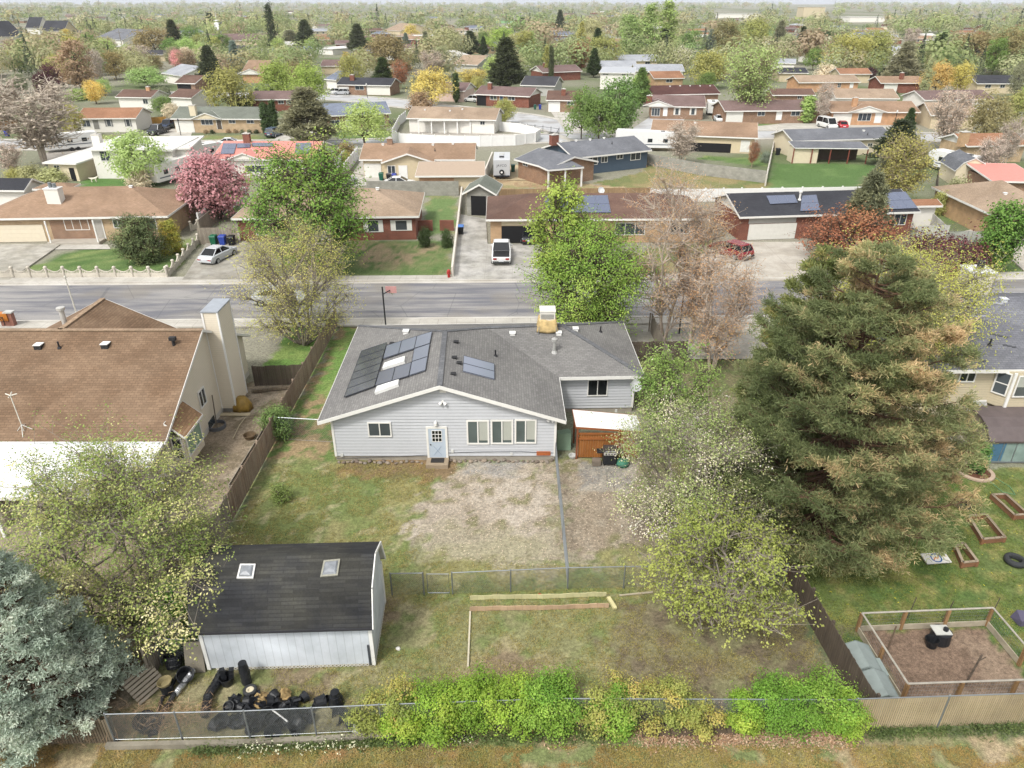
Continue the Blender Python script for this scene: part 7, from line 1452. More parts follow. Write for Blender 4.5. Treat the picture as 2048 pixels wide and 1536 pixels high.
# scalloped precast fence in front of the tan brick house
def scallop(label, P_, n):
    P_ = [Vector((*p, 0)) for p in P_]; t = thing('scalloped_fence', label, 'fence', tuple(P_[0])); m_ = concrete('ddd5c6', 0, 'cfc7b8', .2)
    a, b = P_; L = (b-a).length; st = L/n; M = Matrix.Translation(a)@Matrix.Rotation(math.atan2((b-a).y, (b-a).x), 4, 'Z')
    for k in range(n+1): MB().lathe([(.13, 0), (.13, 1.0), (.17, 1.02), (.17, 1.08), (.1, 1.16), (0, 1.18)], 8, (k*st, 0, 0)).build('post', m_, t, M)
    for k in range(n):
        top = [(k*st+.1+(st-.2)*i/10, .98-.33*math.sin(math.pi*i/10)) for i in range(11)]; inn = [(x, z-.08) for x, z in top]; q = MB()
        q.prism([(k*st+.1, .05), ((k+1)*st-.1, .05), ((k+1)*st-.1, .52), (k*st+.1, .52)], -.04, .04)
        for i in range(10): q.prism([inn[i], inn[i+1], top[i+1], top[i]], -.045, .045)
        for i in range(1, 10): x = k*st+.1+(st-.2)*i/10; q.box(x-.03, x+.03, -.02, .02, .52, max(.54, .98-.33*math.sin(math.pi*i/10)-.08))
        q.build('panel', m_, t, M)
scallop('cream scalloped precast fence along the pavement before the tan brick house', (g(-40, 556), g(335, 556)), 11)
scallop('cream scalloped precast fence stepping back beside the sedan driveway', (g(338, 554), g(398, 488)), 6)
scallop('short cream scalloped fence at the right side of the tan brick house', (g(383, 462), g(412, 455)), 2)
# ============================================================ vehicles
def car(label, u, v, yaw, c, L=4.6, W=1.8, Hh=1.42, kind='sedan', group=None, cat='car', name=None):
    """body runs along local x (front at +x), wheels on the ground"""
    x, y = g(u, v); t = thing(name or {'sedan': 'parked_car', 'suv': 'parked_car', 'pickup': 'pickup_truck', 'van': 'van'}[kind], label, cat, (x, y, 0), yaw, group); pt = plain(c, .25, .1, .6, .04)
    h = W/2; s_ = L/4.6
    if kind == 'sedan': body = [(-2.28, .45, .72, .8), (-2.1, .28, .92, .93), (-1.3, .25, .98, 1), (0, .25, .95, 1), (1.1, .25, .92, 1), (1.9, .26, .82, .95), (2.28, .36, .66, .8)]; cab = [(-1.75, .95, .82), (-1.0, Hh, .68), (.25, Hh, .68), (1.1, .9, .84)]
    elif kind == 'suv': body = [(-2.28, .5, .95, .86), (-2.1, .35, 1.05, .96), (-1.3, .3, 1.08, 1), (0, .3, 1.05, 1), (1.1, .3, 1.02, 1), (1.95, .32, .95, .95), (2.28, .45, .75, .82)]; cab = [(-2.12, 1.04, .86), (-1.8, Hh, .74), (.2, Hh, .76), (1.05, 1.0, .86)]
    elif kind == 'van': body = [(-2.28, .4, 1.1, .92), (-2.2, .32, 1.15, .97), (-1.3, .3, 1.18, 1), (0, .3, 1.18, 1), (1.3, .3, 1.1, 1), (1.95, .32, .95, .95), (2.28, .45, .75, .82)]; cab = [(-2.22, 1.1, .95), (-2.1, Hh, .84), (1.0, Hh, .82), (1.7, 1.05, .86)]
    else: body = [(-2.28, .5, .98, .9), (-2.2, .42, 1.02, .97), (-1.3, .4, 1.02, 1), (0, .36, 1.02, 1), (1.1, .36, 1.08, 1), (1.95, .38, 1.04, .96), (2.28, .5, .85, .86)]; cab = [(-.45, 1.0, .9), (-.2, Hh, .78), (.75, Hh, .76), (1.25, 1.05, .88)]
    secs = []
    for X_, z0, z1, w in body:
        X_ *= s_; w *= h; m_ = (z0+z1)/2; secs.append([(X_, -w*.93, z0), (X_, -w, m_), (X_, -w*.97, z1-.06), (X_, -w*.85, z1), (X_, w*.85, z1), (X_, w*.97, z1-.06), (X_, w, m_), (X_, w*.93, z0)])
    b = MB().loft([list(reversed(q)) for q in secs]).build('body', pt, t, local=True, smooth=False)
    zt = cab[1][1]; zb = cab[0][1]-.02; C4 = [(cab[0][0]*s_, zb, cab[0][2]), (cab[1][0]*s_, zt, cab[1][2]), (cab[2][0]*s_, zt, cab[2][2]), (cab[3][0]*s_, zb, cab[3][2])]
    lo = [(C4[0][0], -h*C4[0][2], zb), (C4[3][0], -h*C4[3][2], zb), (C4[3][0], h*C4[3][2], zb), (C4[0][0], h*C4[0][2], zb)]; hi = [(C4[1][0], -h*C4[1][2], zt), (C4[2][0], -h*C4[2][2], zt), (C4[2][0], h*C4[2][2], zt), (C4[1][0], h*C4[1][2], zt)]
    MB().loft([lo, [(a[0]*.97, a[1]*.99, a[2]) for a in hi]]).build('windows', glass('15181b', .05), t, local=True)
    hi2 = [(a[0]*1.0, a[1]*1.02, zt-.04) for a in hi]; r_ = MB().loft([hi2, [(a[0]*.94, a[1]*.9, zt+.035) for a in hi]]); 
    for i in range(4): r_.bar(lo[i], hi2[i], .07, .07)
    if kind in ('suv', 'van'):
        for sx in (1, -1): mx = (C4[0][0]+C4[3][0])*.5; r_.bar((mx-.1, sx*h*.87, zb), (mx-.15, sx*h*C4[1][2]*1.0, zt-.02), .09, .06)
    else:
        for sx in (1, -1): mx = (C4[1][0]+C4[2][0])*.5; r_.bar((mx, sx*h*.86, zb), (mx, sx*h*C4[1][2]*1.0, zt-.02), .07, .06)
    r_.build('roof', pt, t, local=True)
    for sx in (-1, 1):
        for X_ in (1.42*s_, -1.36*s_):
            R_ = .33 if kind in ('sedan',) else .38; Mw = Matrix.Translation((X_, sx*(h-.1), R_))@Matrix.Rotation(R(90), 4, 'X'); w_ = MB().lathe([(0, -.12), (R_*.8, -.12), (R_, -.08), (R_, .08), (R_*.8, .12), (0, .12)], 16, M=Mw).build('wheel', plain('1d1d1f', .8), t, local=True)
            MB().lathe([(0, -.135), (R_*.6, -.128), (R_*.6, .128), (0, .135)], 12, M=Mw).build('rim', STEEL, w_, local=True)
        MB().box(-2.31*s_, -2.2*s_, sx*h*.62-.17, sx*h*.62+.17, body[0][2]-.2, body[0][2]-.03).build('tail_light', plain('a02a26', .3), t, local=True); MB().box(2.2*s_, 2.3*s_, sx*h*.6-.15, sx*h*.6+.15, .56, .7).build('headlight', plain('e4e8ea', .1), t, local=True)
        MB().box(C4[3][0]-.25, C4[3][0]-.05, sx*(h+.02)-.1, sx*(h+.02)+.1, zb+.02, zb+.16).build('mirror', pt, t, local=True)
    MB().box(-2.33*s_, -2.22*s_, -h*.85, h*.85, body[0][1]-.02, body[0][1]+.14).build('rear_bumper', pt if kind == 'sedan' else plain('3a3c3e', .5), t, local=True); MB().box(-2.34*s_, -2.3*s_, -.25, .25, body[0][1]+.12, body[0][1]+.26).build('licence_plate', plain('d8dade'), t, local=True)
    if kind == 'pickup': MB().box(-2.12*s_, -.5*s_, -h*.82, h*.82, 1.0, 1.035).build('bed_cover', plain('1b1c1e', .6), t, local=True)
    return t
car('silver sedan on the driveway left of the feathery tree, its tail to the street', 438, 519, R(76), 'd3d7da')
car('white pickup truck on the wide wet driveway before the open garage', 1003, 518, R(90), 'f0f0ee', L=5.4, W=1.95, Hh=1.8, kind='pickup', cat='pickup')
car('red suv on the driveway beyond the bare trees', 1460, 512, R(122), '8a1f2a', L=4.7, W=1.9, Hh=1.6, kind='suv')
car('dark car inside the open garage behind the white pickup', 1058, 481, R(90), '2a2c30')
car('black pickup truck with silver front beside the orange stained fence', 318, 268, R(-100), '3c3f45', L=5.4, Hh=1.85, W=2., kind='pickup', cat='pickup'); car('dark blue suv behind the black pickup truck', 337, 257, R(-90), '33415a', Hh=1.75, kind='suv')
car('steel blue suv parked before the row of cypresses', 549, 273, R(80), '5c6c80', Hh=1.75, kind='suv'); car('white car on the second street above the pink roof', 462, 292, R(8), 'eceeee'); car('red car behind the white block wing', 383, 303, R(10), '8c2430')
car('white suv on the driveway of the slate roofed house', 668, 189, R(170), 'e4e4e2', Hh=1.7, kind='suv'); car('silver suv next to the white one before the slate roofed house', 684, 190, R(175), 'bfc1c4', Hh=1.7, kind='suv')
car('white suv at the carport left of the blue door house', 944, 204, R(150), 'e6e6e4', Hh=1.7, kind='suv'); car('dark suv under the blue door house carport', 964, 205, R(100), '33353a', Hh=1.75, kind='suv')
car('white van on the driveway of the orange brick house', 1653, 256, R(-80), 'f2f2f0', L=5.4, W=2., Hh=2.1, kind='van', cat='van'); car('bright red car behind the white van', 1683, 256, R(80), 'c23038')
car('white car at the driveway of the long willow house', 1437, 243, R(85), 'f0f2f2'); car('white sedan behind the block wall beside the red brick house roof', 800, 374, R(0), 'eef0f0'); car('white car seen through the maple beside the beige gabled house', 688, 372, R(60), 'e4e6e8', kind='suv', Hh=1.7)
car('pale car on the street hidden behind the feathery tree', 560, 606, R(1), 'c9ccce'); car('dark car under the cover of the bare trees', 1560, 700, R(90), '4a4c50') 
def trailer(label, u, v, yaw, L, W=2.4, Hh=2.9, c='eeeeea', kind='travel', name='travel_trailer', cat='trailer'):
    x, y = g(u, v); t = thing(name, label, cat, (x, y, 0), yaw); pt = plain(c, .35, var=.04)
    if kind == 'travel': pf = [(-L/2, .55), (-L/2, Hh-.12), (-L/2+.15, Hh), (L/2-.7, Hh), (L/2-.1, Hh-.7), (L/2, 1.2), (L/2-.3, .55)]
    elif kind == 'fifth': pf = [(-L/2, .6), (-L/2, Hh), (L/2-.3, Hh+.3), (L/2, Hh-.2), (L/2, 1.6), (L/2-2.2, 1.6), (L/2-2.3, .6)]
    else: pf = [(-L/2, .6), (-L/2, Hh), (L/2-.4, Hh), (L/2, Hh-.6), (L/2, 1.9), (L/2-1.2, 1.5), (L/2-1.3, .6)]
    MB().prism(pf, -W/2, W/2).build('body', pt, t, local=True)
    for X_ in (-.5, .5):
        for sx in (-1, 1): MB().lathe([(0, -.1), (.35, -.1), (.35, .1), (0, .1)], 14, M=Matrix.Translation((X_, sx*(W/2-.05), .35))@Matrix.Rotation(R(90), 4, 'X')).build('wheel', plain('222224'), t, local=True)
    for k in range(2): MB().box(-L*.3+k*L*.35, -L*.3+k*L*.35+.7, -.35, .35, Hh-.02, Hh+.14).build('roof_unit', plain('c9c9c4' if k else '3a3a3c'), t, local=True)
    for sx in (-1, 1):
        for k in range(3): MB().box(-L*.35+k*L*.25, -L*.35+k*L*.25+.8, sx*W/2-.02, sx*W/2+.02, 1.5, 2.1).build('window', glass('33383c'), t, local=True)
        MB().box(-L*.45, L*.3, sx*(W/2+.006)-.004, sx*(W/2+.006)+.004, 1.05, 1.2).build('stripe', plain('5a6470'), t, local=True)
    return t
def words(txt, size, M, par, c, name='lettering', ex=.004):
    cu = bpy.data.curves.new(name, 'FONT'); cu.body = txt; cu.size = size; cu.extrude = ex; cu.align_x = 'CENTER'; o = bpy.data.objects.new(name, cu); dg = bpy.context.evaluated_depsgraph_get(); col.objects.link(o); me = bpy.data.meshes.new_from_object(o.evaluated_get(bpy.context.evaluated_depsgraph_get())); bpy.data.objects.remove(o)
    o = bpy.data.objects.new(name, me); me.transform(M); me.materials.append(plain(c)); col.objects.link(o); o.parent = par; return o
t = trailer('grey backed travel trailer with a spare wheel parked between walls', 1004, 350, R(90), 6.5, c='c4c6c8'); Mt = Matrix.Translation((-3.26, 0, 1.85))@Matrix.Rotation(R(-90), 4, 'Z')@Matrix.Rotation(R(90), 4, 'X'); words('JAYCO', .48, Mt, t, '3a3e44')
MB().lathe([(0, 0), (.36, 0), (.36, .2), (.16, .22), (0, .2)], 18, M=Matrix.Translation((-3.27, 0, 1.1))@Matrix.Rotation(R(-90), 4, 'Y')).build('spare_wheel', plain('1c1c1e'), t, local=True); MB().lathe([(0, .22), (.15, .22), (.15, .24), (0, .24)], 12, M=Matrix.Translation((-3.27, 0, 1.1))@Matrix.Rotation(R(-90), 4, 'Y')).build('wheel_hub', WHITE, t, local=True); MB().box(-3.4, -3.2, -1.15, 1.15, .4, .62).build('bumper', plain('222428'), t, local=True)
trailer('white fifth wheel camper with rounded nose left of the pink blossom tree', 352, 360, R(70), 9, c='f2f0ea', kind='fifth', name='camper', cat='camper'); trailer('second white camper parked farther back behind the pink blossom tree', 402, 326, R(60), 8, c='eceae6', name='camper', cat='camper')
trailer('long white and grey camper parked right of the dark blue house', 1290, 300, R(174), 10.5, c='eeeeec', kind='fifth', name='camper', cat='camper', Hh=3.1); trailer('white camper with roof vents beside the cream barn shed', 1905, 345, R(112), 8, c='f0f0ee', kind='motor', name='camper', cat='camper'); trailer('white camper behind the flat roofed house at left', 150, 300, R(35), 9, c='ececea', name='camper', cat='camper')
trailer('small white camper behind the brown gable brick house', 1423, 228, R(80), 6, c='f0f0ec', name='camper', cat='camper')
# ============================================================ bins, hydrant, posts, hoop
def bin_(u, v, c, label, yaw=0., lidc=None, name='wheelie_bin'):
    x, y = g(u, v); t = thing(name, label, 'bin', (x, y, 0), yaw); m = MB().loft([[(-.24, -.26, .05), (.24, -.26, .05), (.24, .26, .05), (-.24, .26, .05)], [(-.32, -.36, 1.0), (.32, -.36, 1.0), (.32, .36, 1.0), (-.32, .36, 1.0)]]); m.build('body', plain(c, .5, var=.05), t, local=True)
    MB().loft([[(-.35, -.4, 1.0), (.35, -.4, 1.0), (.35, .4, 1.02), (-.35, .4, 1.02)], [(-.3, -.34, 1.1), (.3, -.34, 1.1), (.3, .36, 1.12), (-.3, .36, 1.12)]]).build('lid', plain(lidc or c, .5, var=.05), t, local=True)
    for s in (-1, 1): MB().lathe([(0, -.03), (.12, -.03), (.12, .03), (0, .03)], 10, M=Matrix.Translation((s*.25, .3, .12))@Matrix.Rotation(R(90), 4, 'Y')).build('wheel', plain('1c1c1e'), t, local=True)
bin_(429, 491, '1f6a4c', 'green wheelie bin, left of the three by the board fence'); bin_(447, 491, '2f4aa8', 'blue wheelie bin between the green and the black one'); bin_(465, 492, '1c1d20', 'black wheelie bin right of the blue one at the board fence')
bin_(922, 470, '1a1b1e', 'black bin with a blue lid against the pale driveway wall', lidc='4a7ac0'); bin_(763, 361, '1c5f4a', 'leaning green bin at the beige house garage'); bin_(778, 362, '1f2023', 'black bin right of the green one at the beige gabled house'); bin_(789, 363, '263a9a', 'navy bin beside the white door of the beige gabled house')
bin_(1026, 344, '2a5f50', 'big green bin right of the travel trailer'); bin_(1087, 352, '2c3a4c', 'dark bin under the white posted carport'); bin_(1555, 310, '2c2e30', 'dark bin left of two beside the cream covered patio house'); bin_(1576, 310, '303234', 'dark bin right of two beside the cream covered patio house')
bin_(1972, 485, '39423f', 'dark green bin with pale lid, left of two by the beige corner garage', lidc='8a9a94'); bin_(1992, 486, '33393a', 'dark grey bin with pale lid, right of two by the beige corner garage', lidc='8a9490')
bin_(1070, 219, '2a5f50', 'green bin before the two tone garage'); bin_(1080, 219, '2a3a9a', 'blue bin before the two tone garage'); bin_(15, 273, '3a4ab0', 'blue bin at the left edge below the orange fence')
x, y = g(898, 557); h_ = thing('fire_hydrant', 'red fire hydrant at the foot of the pale driveway wall', 'hydrant', (x, y, 0)); MB().lathe([(.2, 0), (.2, .08), (.13, .1), (.13, .62), (.19, .64), (.17, .78), (.06, .9), (0, .92)], 12, (x, y, 0)).build('barrel', plain('b5302c', .4), h_)
for dx, dy in ((.2, 0), (-.2, 0), (0, -.22)): MB().tube([(x, y, .5), (x+dx, y+dy, .5)], .07, 8).build('nozzle', plain('b5302c', .4), h_)
x, y = g(775, 657); hp = thing('basketball_hoop', 'basketball hoop with red bordered backboard standing by the street', 'basketball hoop', (x, y, 0)); x = (768-1024)/FPX*(y*cP+21*sP); zt = 3.2; hx = x
MB().tube([(x, y, 0), (x-.02, y, 3.5)], .06, 6).build('pole', plain('2a2c30'), hp); MB().tube([(x, y, 2.9), (x+.5, y+.35, 3.1)], .04, 5).build('bracket', plain('2a2c30'), hp); MB().box(x+.15, x+1.0, y+.38, y+.42, 2.85, 3.4).build('backboard', plain('d5a09e', .4), hp)
MB().tube([(x+.6+.23*math.cos(a), y+.7+.23*math.sin(a), 3.05) for a in np.linspace(0, 6.283, 14)], .014, 4).build('rim', plain('c04a30'), hp); MB().lathe([(.22, 3.04), (.12, 2.65)], 10, (x+.6, y+.7, 0)).build('net', plain('e8e8e4'), hp)
for (u, v, c, l) in ((1860, 556, '8a8578', 'weathered mailbox on a post, left of two by the far pavement at right'), (1914, 572, '2a2c2e', 'black mailbox on a post, right of two by the far pavement at right')):
    x, y = g(u+20, v); t = thing('mailbox', l, 'mailbox', (x, y, 0)); MB().box(x-.05, x+.05, y-.05, y+.05, 0, 1.).build('post', plain(c), t); MB().prism([(-.12, 1.), (.12, 1.), (.12, 1.15), (.06, 1.23), (-.06, 1.23), (-.12, 1.15)], -.28, .28, Matrix.Translation((x, y, 0))).build('box', plain(c, .4), t)
for (u, v, hh, l) in ((362, 271, 2.6, 'black lamp post on the lawn before the yellow brick house'), (735, 196, 3.2, 'lamp post in front of the slate roofed house'), (1787, 256, 3., 'lamp post with white globe before the orange brick house')):
    x, y = g(u, v); t = thing('lamp_post', l, 'lamp post', (x, y, 0)); MB().tube([(x, y, 0), (x, y, hh)], .07, 6).build('pole', plain('222426'), t); MB().lathe([(.05, hh), (.18, hh+.1), (.16, hh+.4), (.05, hh+.5), (0, hh+.5)], 8, (x, y, 0)).build('lantern', plain('dcdcd8' if u != 362 else '3a3c3e'), t)
x, y = g(157, 640); m = MB().tube([(x, y, 0), (x-.05, y, 3.6)], .05, 6).lathe([(0, 3.6), (.09, 3.6), (.09, 3.75), (0, 3.8)], 8, (x-.05, y, 0)); single(m, 'flag_pole', plain('d8d4c8'), 'thin pale pole behind the brown roof at left', 'pole', (x, y, 0))
x, y = g(1358, 668); m = MB().tube([(x, y, 0), (x, y, 4.)], .06, 6); single(m, 'dark_pole', plain('222426'), 'thin black pole among the bare trees', 'pole', (x, y, 0))
# utility trailer with orange machine left, behind the brown roof
x, y = g(25, 655); mt_ = thing('machine', 'orange machine with black guard behind the brown roof at the left edge', 'machine', (x, y, 0)); x -= .3; MB().box(x-.6, x+.2, y-.1, y+.4, .6, 1.2).build('body', plain('d08238', .5), mt_); MB().tube([(x-.9, y-.3, .3), (x-.9, y-.3, 1.), (x, y-.3, 1.), (x, y-.3, .3)], .04, 5).tube([(x-.9, y-.3, .3), (x, y-.3, 1.)], .03, 4).build('guard', plain('1c1c1e'), mt_); MB().box(x-.5, x+.1, y, y+.5, 0, .6).box(x+.1, x+.5, y, y+.4, 0, 1.2).build('base', plain('9a6a5c'), mt_); MB().box(x-.1, x+.6, y-.05, y+.5, 1.2, 1.3).build('top_plate', plain('c8c8c4'), mt_)
x, y = g(1425, 541); m = MB().tube([(x, y, 0), (x, y, 1.3)], .04, 5).box(x-.25, x+.25, y-.02, y+.02, .9, 1.45); single(m, 'yard_sign', plain('eceae6'), 'white yard sign on the lawn beyond the bare trees', 'sign', (x, y, 0))
# dog on the green lawn
dx, dy = g(186, 365); D3 = bpy.data.meshes.new('dog'); Vd = [(0, 0, .55), (.3, 0, .56), (.55, 0, .6), (.72, 0, .76), (.9, 0, .8), (1.04, 0, .76), (-.25, 0, .57), (-.5, 0, .7), (.5, .12, .35), (.5, .12, .05), (.5, -.12, .35), (.52, -.12, .05), (-.05, .12, .35), (-.12, .12, .2), (-.06, .12, .04), (-.05, -.12, .35), (-.12, -.12, .2), (-.06, -.12, .04), (.86, .08, .9), (.86, -.08, .9)]
Ed = [(0, 1), (1, 2), (2, 3), (3, 4), (4, 5), (0, 6), (6, 7), (2, 8), (8, 9), (2, 10), (10, 11), (0, 12), (12, 13), (13, 14), (0, 15), (15, 16), (16, 17), (4, 18), (4, 19)]; D3.from_pydata(Vd, Ed, []); dog = bpy.data.objects.new('dog', D3); col.objects.link(dog); md = dog.modifiers.new('skin', 'SKIN'); rad = [.15, .14, .16, .1, .11, .05, .1, .03, .06, .04, .06, .04, .08, .04, .04, .08, .04, .04, .04, .04]
for i, r_ in enumerate(rad): D3.skin_vertices[0].data[i].radius = (r_, r_)
D3.skin_vertices[0].data[0].use_root = True; dog.modifiers.new('sub', 'SUBSURF').levels = 1; D3.materials.append(plain('ece4d2', .9)); dog.location = (dx, dy, 0); dog.rotation_euler.z = R(10); tag(dog, 'cream dog standing on the green lawn behind the tan brick house', 'dog')
# ============================================================ trees of the neighbourhood, one by one
PAL = {'fresh green': '6f9a3c', 'lime green': '97bb36', 'light green': '9cc262', 'yellow green': 'a3ad4c', 'yellow': 'd6cc4c', 'golden': 'bfae4c', 'olive': '959058', 'grey green': '8a9572', 'dark green': '4c5e3c', 'deep green': '43602c', 'maroon': '5c3440', 'tan': 'b09a74', 'rusty orange': 'a8683c', 'pink': 'd49ba8', 'bare grey': 'cabeb0', 'white': 'd6d8c4', 'pale green': 'a9b880', 'blue green': '7f9a8c'}
CM = foliage((), .15, .35, .3, usecol=True, var=.22)
def proto(kind, k):
    if kind == 'round': r = broad(8, 4, 1.5, 26, 18, (9, .34, .24), .36, 'round', .2, .28, wood=0, fill=.35)
    elif kind == 'wide': r = broad(8, 4.6, 1.8, 24, 18, (9, .34, .24), .36, 'dome', .2, .28, wood=0, fill=.25)
    elif kind == 'tall': r = broad(12, 3.2, 2, 28, 18, (9, .34, .24), .34, 'oval', .2, .28, wood=0, fill=.3)
    elif kind == 'sparse': r = broad(10, 4, 2, 26, 18, (7, .26, .16), .36, 'vase', .2, .26, twig=.035, sub=1, fill=.1)
    elif kind == 'bare': r = broad(9, 3.6, 2, 24, 18, (1, .25, .14), .4, 'vase', .2, .26, twig=.045, sub=3, fill=0, multi=2)
    elif kind == 'pop': r = broad(12, 1.7, 1, 26, 14, (7, .36, .26), .3, 'col', .16, .3, wood=0, fill=.4)
    elif kind == 'cyp': r = broad(6, .95, .2, 26, 16, (9, .26, .18), .16, 'col', .1, .36, wood=0, fill=.6)
    elif kind == 'bush': r = broad(3, 2.2, .2, 16, 16, (8, .26, .18), .26, 'dome', .06, .34, wood=0, fill=.4)
    elif kind == 'pine': r = conifer(11, 3.2, 1, 80, 12, 8, .5, .14, .22, 'cone', -.03, .25, lenj=.4, flat=.8)
    return r
PR_ = {}
WD = {'bare': bark('cfc3b4', 'b0a294'), 'sparse': bark('b5a890', '94866f')}
def getp(kind):
    if kind not in PR_:
        PR_[kind] = []
        for k in range(3 if kind in ('round', 'tall', 'sparse', 'wide') else 2):
            sk, V, r, Cn = proto(kind, k); Hk = np.percentile(V[:, 2], 99.7); Rk = np.percentile(np.hypot(V[:, 0], V[:, 1]), 98); q = sk.quads(4)
            o1 = mkq('crown', V, r, CM); o2 = mkq('trunk', q, np.zeros(len(q)//4), WD.get(kind, BK)); PR_[kind].append((o1.data, o2.data, Hk, Rk)); bpy.data.objects.remove(o1); bpy.data.objects.remove(o2)
    return PR_[kind]
TREES = []
KW = {'round': 'round tree', 'wide': 'broad tree', 'tall': 'tall tree', 'sparse': 'airy tree', 'bare': 'bare tree', 'pop': 'poplar', 'cyp': 'cypress', 'bush': 'bush', 'pine': 'conifer'}
KN = {'round': 'round_tree', 'wide': 'broad_tree', 'tall': 'tall_tree', 'sparse': 'airy_tree', 'bare': 'bare_tree', 'pop': 'poplar_tree', 'cyp': 'cypress_tree', 'bush': 'bush', 'pine': 'conifer_tree'}
def far_tree(x, y, H, Rr, kind, cname, grp=None):
    md = getp(kind); c, w_, Hk, Rk = md[random.randrange(len(md))]; t = thing(KN[kind], None, 'bush' if kind == 'bush' else 'tree', (x, y, 0), random.uniform(0, 6.28), grp or 'trees and bushes of the neighbourhood')
    for dta, nm in ((c, 'crown'), (w_, 'trunk')):
        o = bpy.data.objects.new(nm, dta); col.objects.link(o); o.parent = t; o.scale = (Rr/Rk, Rr/Rk, H/Hk)
        j = random.uniform(.86, 1.12); cc = leafc(PAL[cname], 1.0, .26); o.color = (min(1, cc[0]*j*random.uniform(.93, 1.07)), min(1, cc[1]*j), min(1, cc[2]*j*random.uniform(.93, 1.07)), 1)
    u, v = pr(x, y, H*.6); TREES.append((t, kind, cname, u, v, H)); return t
def pt_(u, vb, vt, w_, kind, cname):
    x, y = g(u, vb); H = max(.8, ht(u, vt, y)); z = H*.6; f = y*cP-(z-CH)*sP; x = (u-1024)/FPX*f; return far_tree(x, y, H, max(.5, w_/2/FPX*f), kind, cname)
# unique look near ones across the street
x, H, Rr = spot(612, 66.5, 282, 262); b_ = broad(H, Rr, 1.6, 48, 30, (14, .24, .15), .38, 'round', .25, .26, multi=2, twig=.03, fill=.15, lobemin=.4)
tree('maple_tree', 'large green maple before the red brick house across the street', 'tree', b_, (x, 66.8, 0), BK, foliage(((0., '4f8028'), (.5, '6f9f38'), (.8, '93b448'), (1., 'a9b85c')), .25, .35, .5))
x, H, Rr = spot(425, 86, 305, 150); b_ = broad(H, Rr, 1.2, 34, 26, (9, .3, .22), .32, 'round', .2, .28, multi=2, twig=.03, fill=.2)
tree('blossom_tree', 'pink blossoming tree behind the tan brick house', 'tree', b_, (x, 86, 0), BK, foliage(((0., '96706c'), (.4, 'bd8c98'), (1., 'd8b0ba')), .15, .35, .5))
x, H, Rr = spot(1690, 77, 325, 125); r_ = conifer(H, Rr, .6, 110, 16, 9, .38, .09, .2, 'cone', -.04, .2, lenj=.35, flat=.8); tree('spruce_tree', 'dark grey green spruce in front of the charcoal roofed house', 'tree', r_, (x, 71.5, 0), BKP, foliage(((0., '55604a'), (.5, '6f7a5c'), (1., '8a926c')), .25, .2))
x, H, Rr = spot(1700, 69.0, 425, 195); b_ = broad(H, Rr, 1.2, 34, 22, (6, .24, .16), .3, 'wide', .16, .26, twig=.03, sub=1, fill=.1); tree('red_leaf_tree', 'rusty red leafed tree in front of the spruce across the street', 'tree', b_, (x, 68.8, 0), BK, foliage(((0., '85503a'), (.5, 'a06c4e'), (.8, 'ac7e54'), (1., 'b8985c')), .2, .35))
x, H, Rr = spot(1888, 66.8, 474, 190); b_ = broad(H, Rr, .3, 34, 24, (8, .24, .17), .3, 'round', .16, .27, twig=.02, fill=.2); tree('plum_tree', 'dark maroon leafed tree near the mailboxes across the street', 'tree', b_, (x, 66.8, 0), BK, foliage(((0., '4a2430'), (.6, '6a3442'), (1., '8a4a54')), .2, .3))
x, H, Rr = spot(2040, 62, 428, 75); b_ = broad(H, Rr*1.3, .8, 30, 24, (8, .26, .18), .3, 'round', .16, .27, twig=.02, fill=.2); tree('street_tree', 'dense green tree cut by the right edge across the street', 'tree', b_, (x+1.4, 66.8, 0), BK, foliage(((0., '3f6a24'), (.6, '639234'), (1., '8ab048')), .2, .3))
x, H, Rr = spot(265, 68.5, 434, 96); b_ = broad(H, Rr, .2, 34, 30, (11, .2, .07), .22, 'oval', .12, .3, twig=.02, fill=.5); tree('dwarf_pine', 'plump dark green dwarf pine on the lawn behind the scalloped fence', 'tree', b_, (x, 69.6, 0), BKP, foliage(((0., '3f5530'), (.6, '62784a'), (1., '8a9a62')), .2, .2))
x, H, Rr = spot(326, 71.5, 446, 50); b_ = broad(H, Rr, .1, 22, 26, (11, .14, .09), .12, 'dome', .05, .34, twig=.01, fill=.5); tree('shrub', 'round yellow topped shrub right of the plump dwarf pine', 'shrub', b_, (x, 72.8, 0), BK, foliage(((0., '6f8a34'), (.5, '9fa83a'), (1., 'd6bb40')), .2, .3))
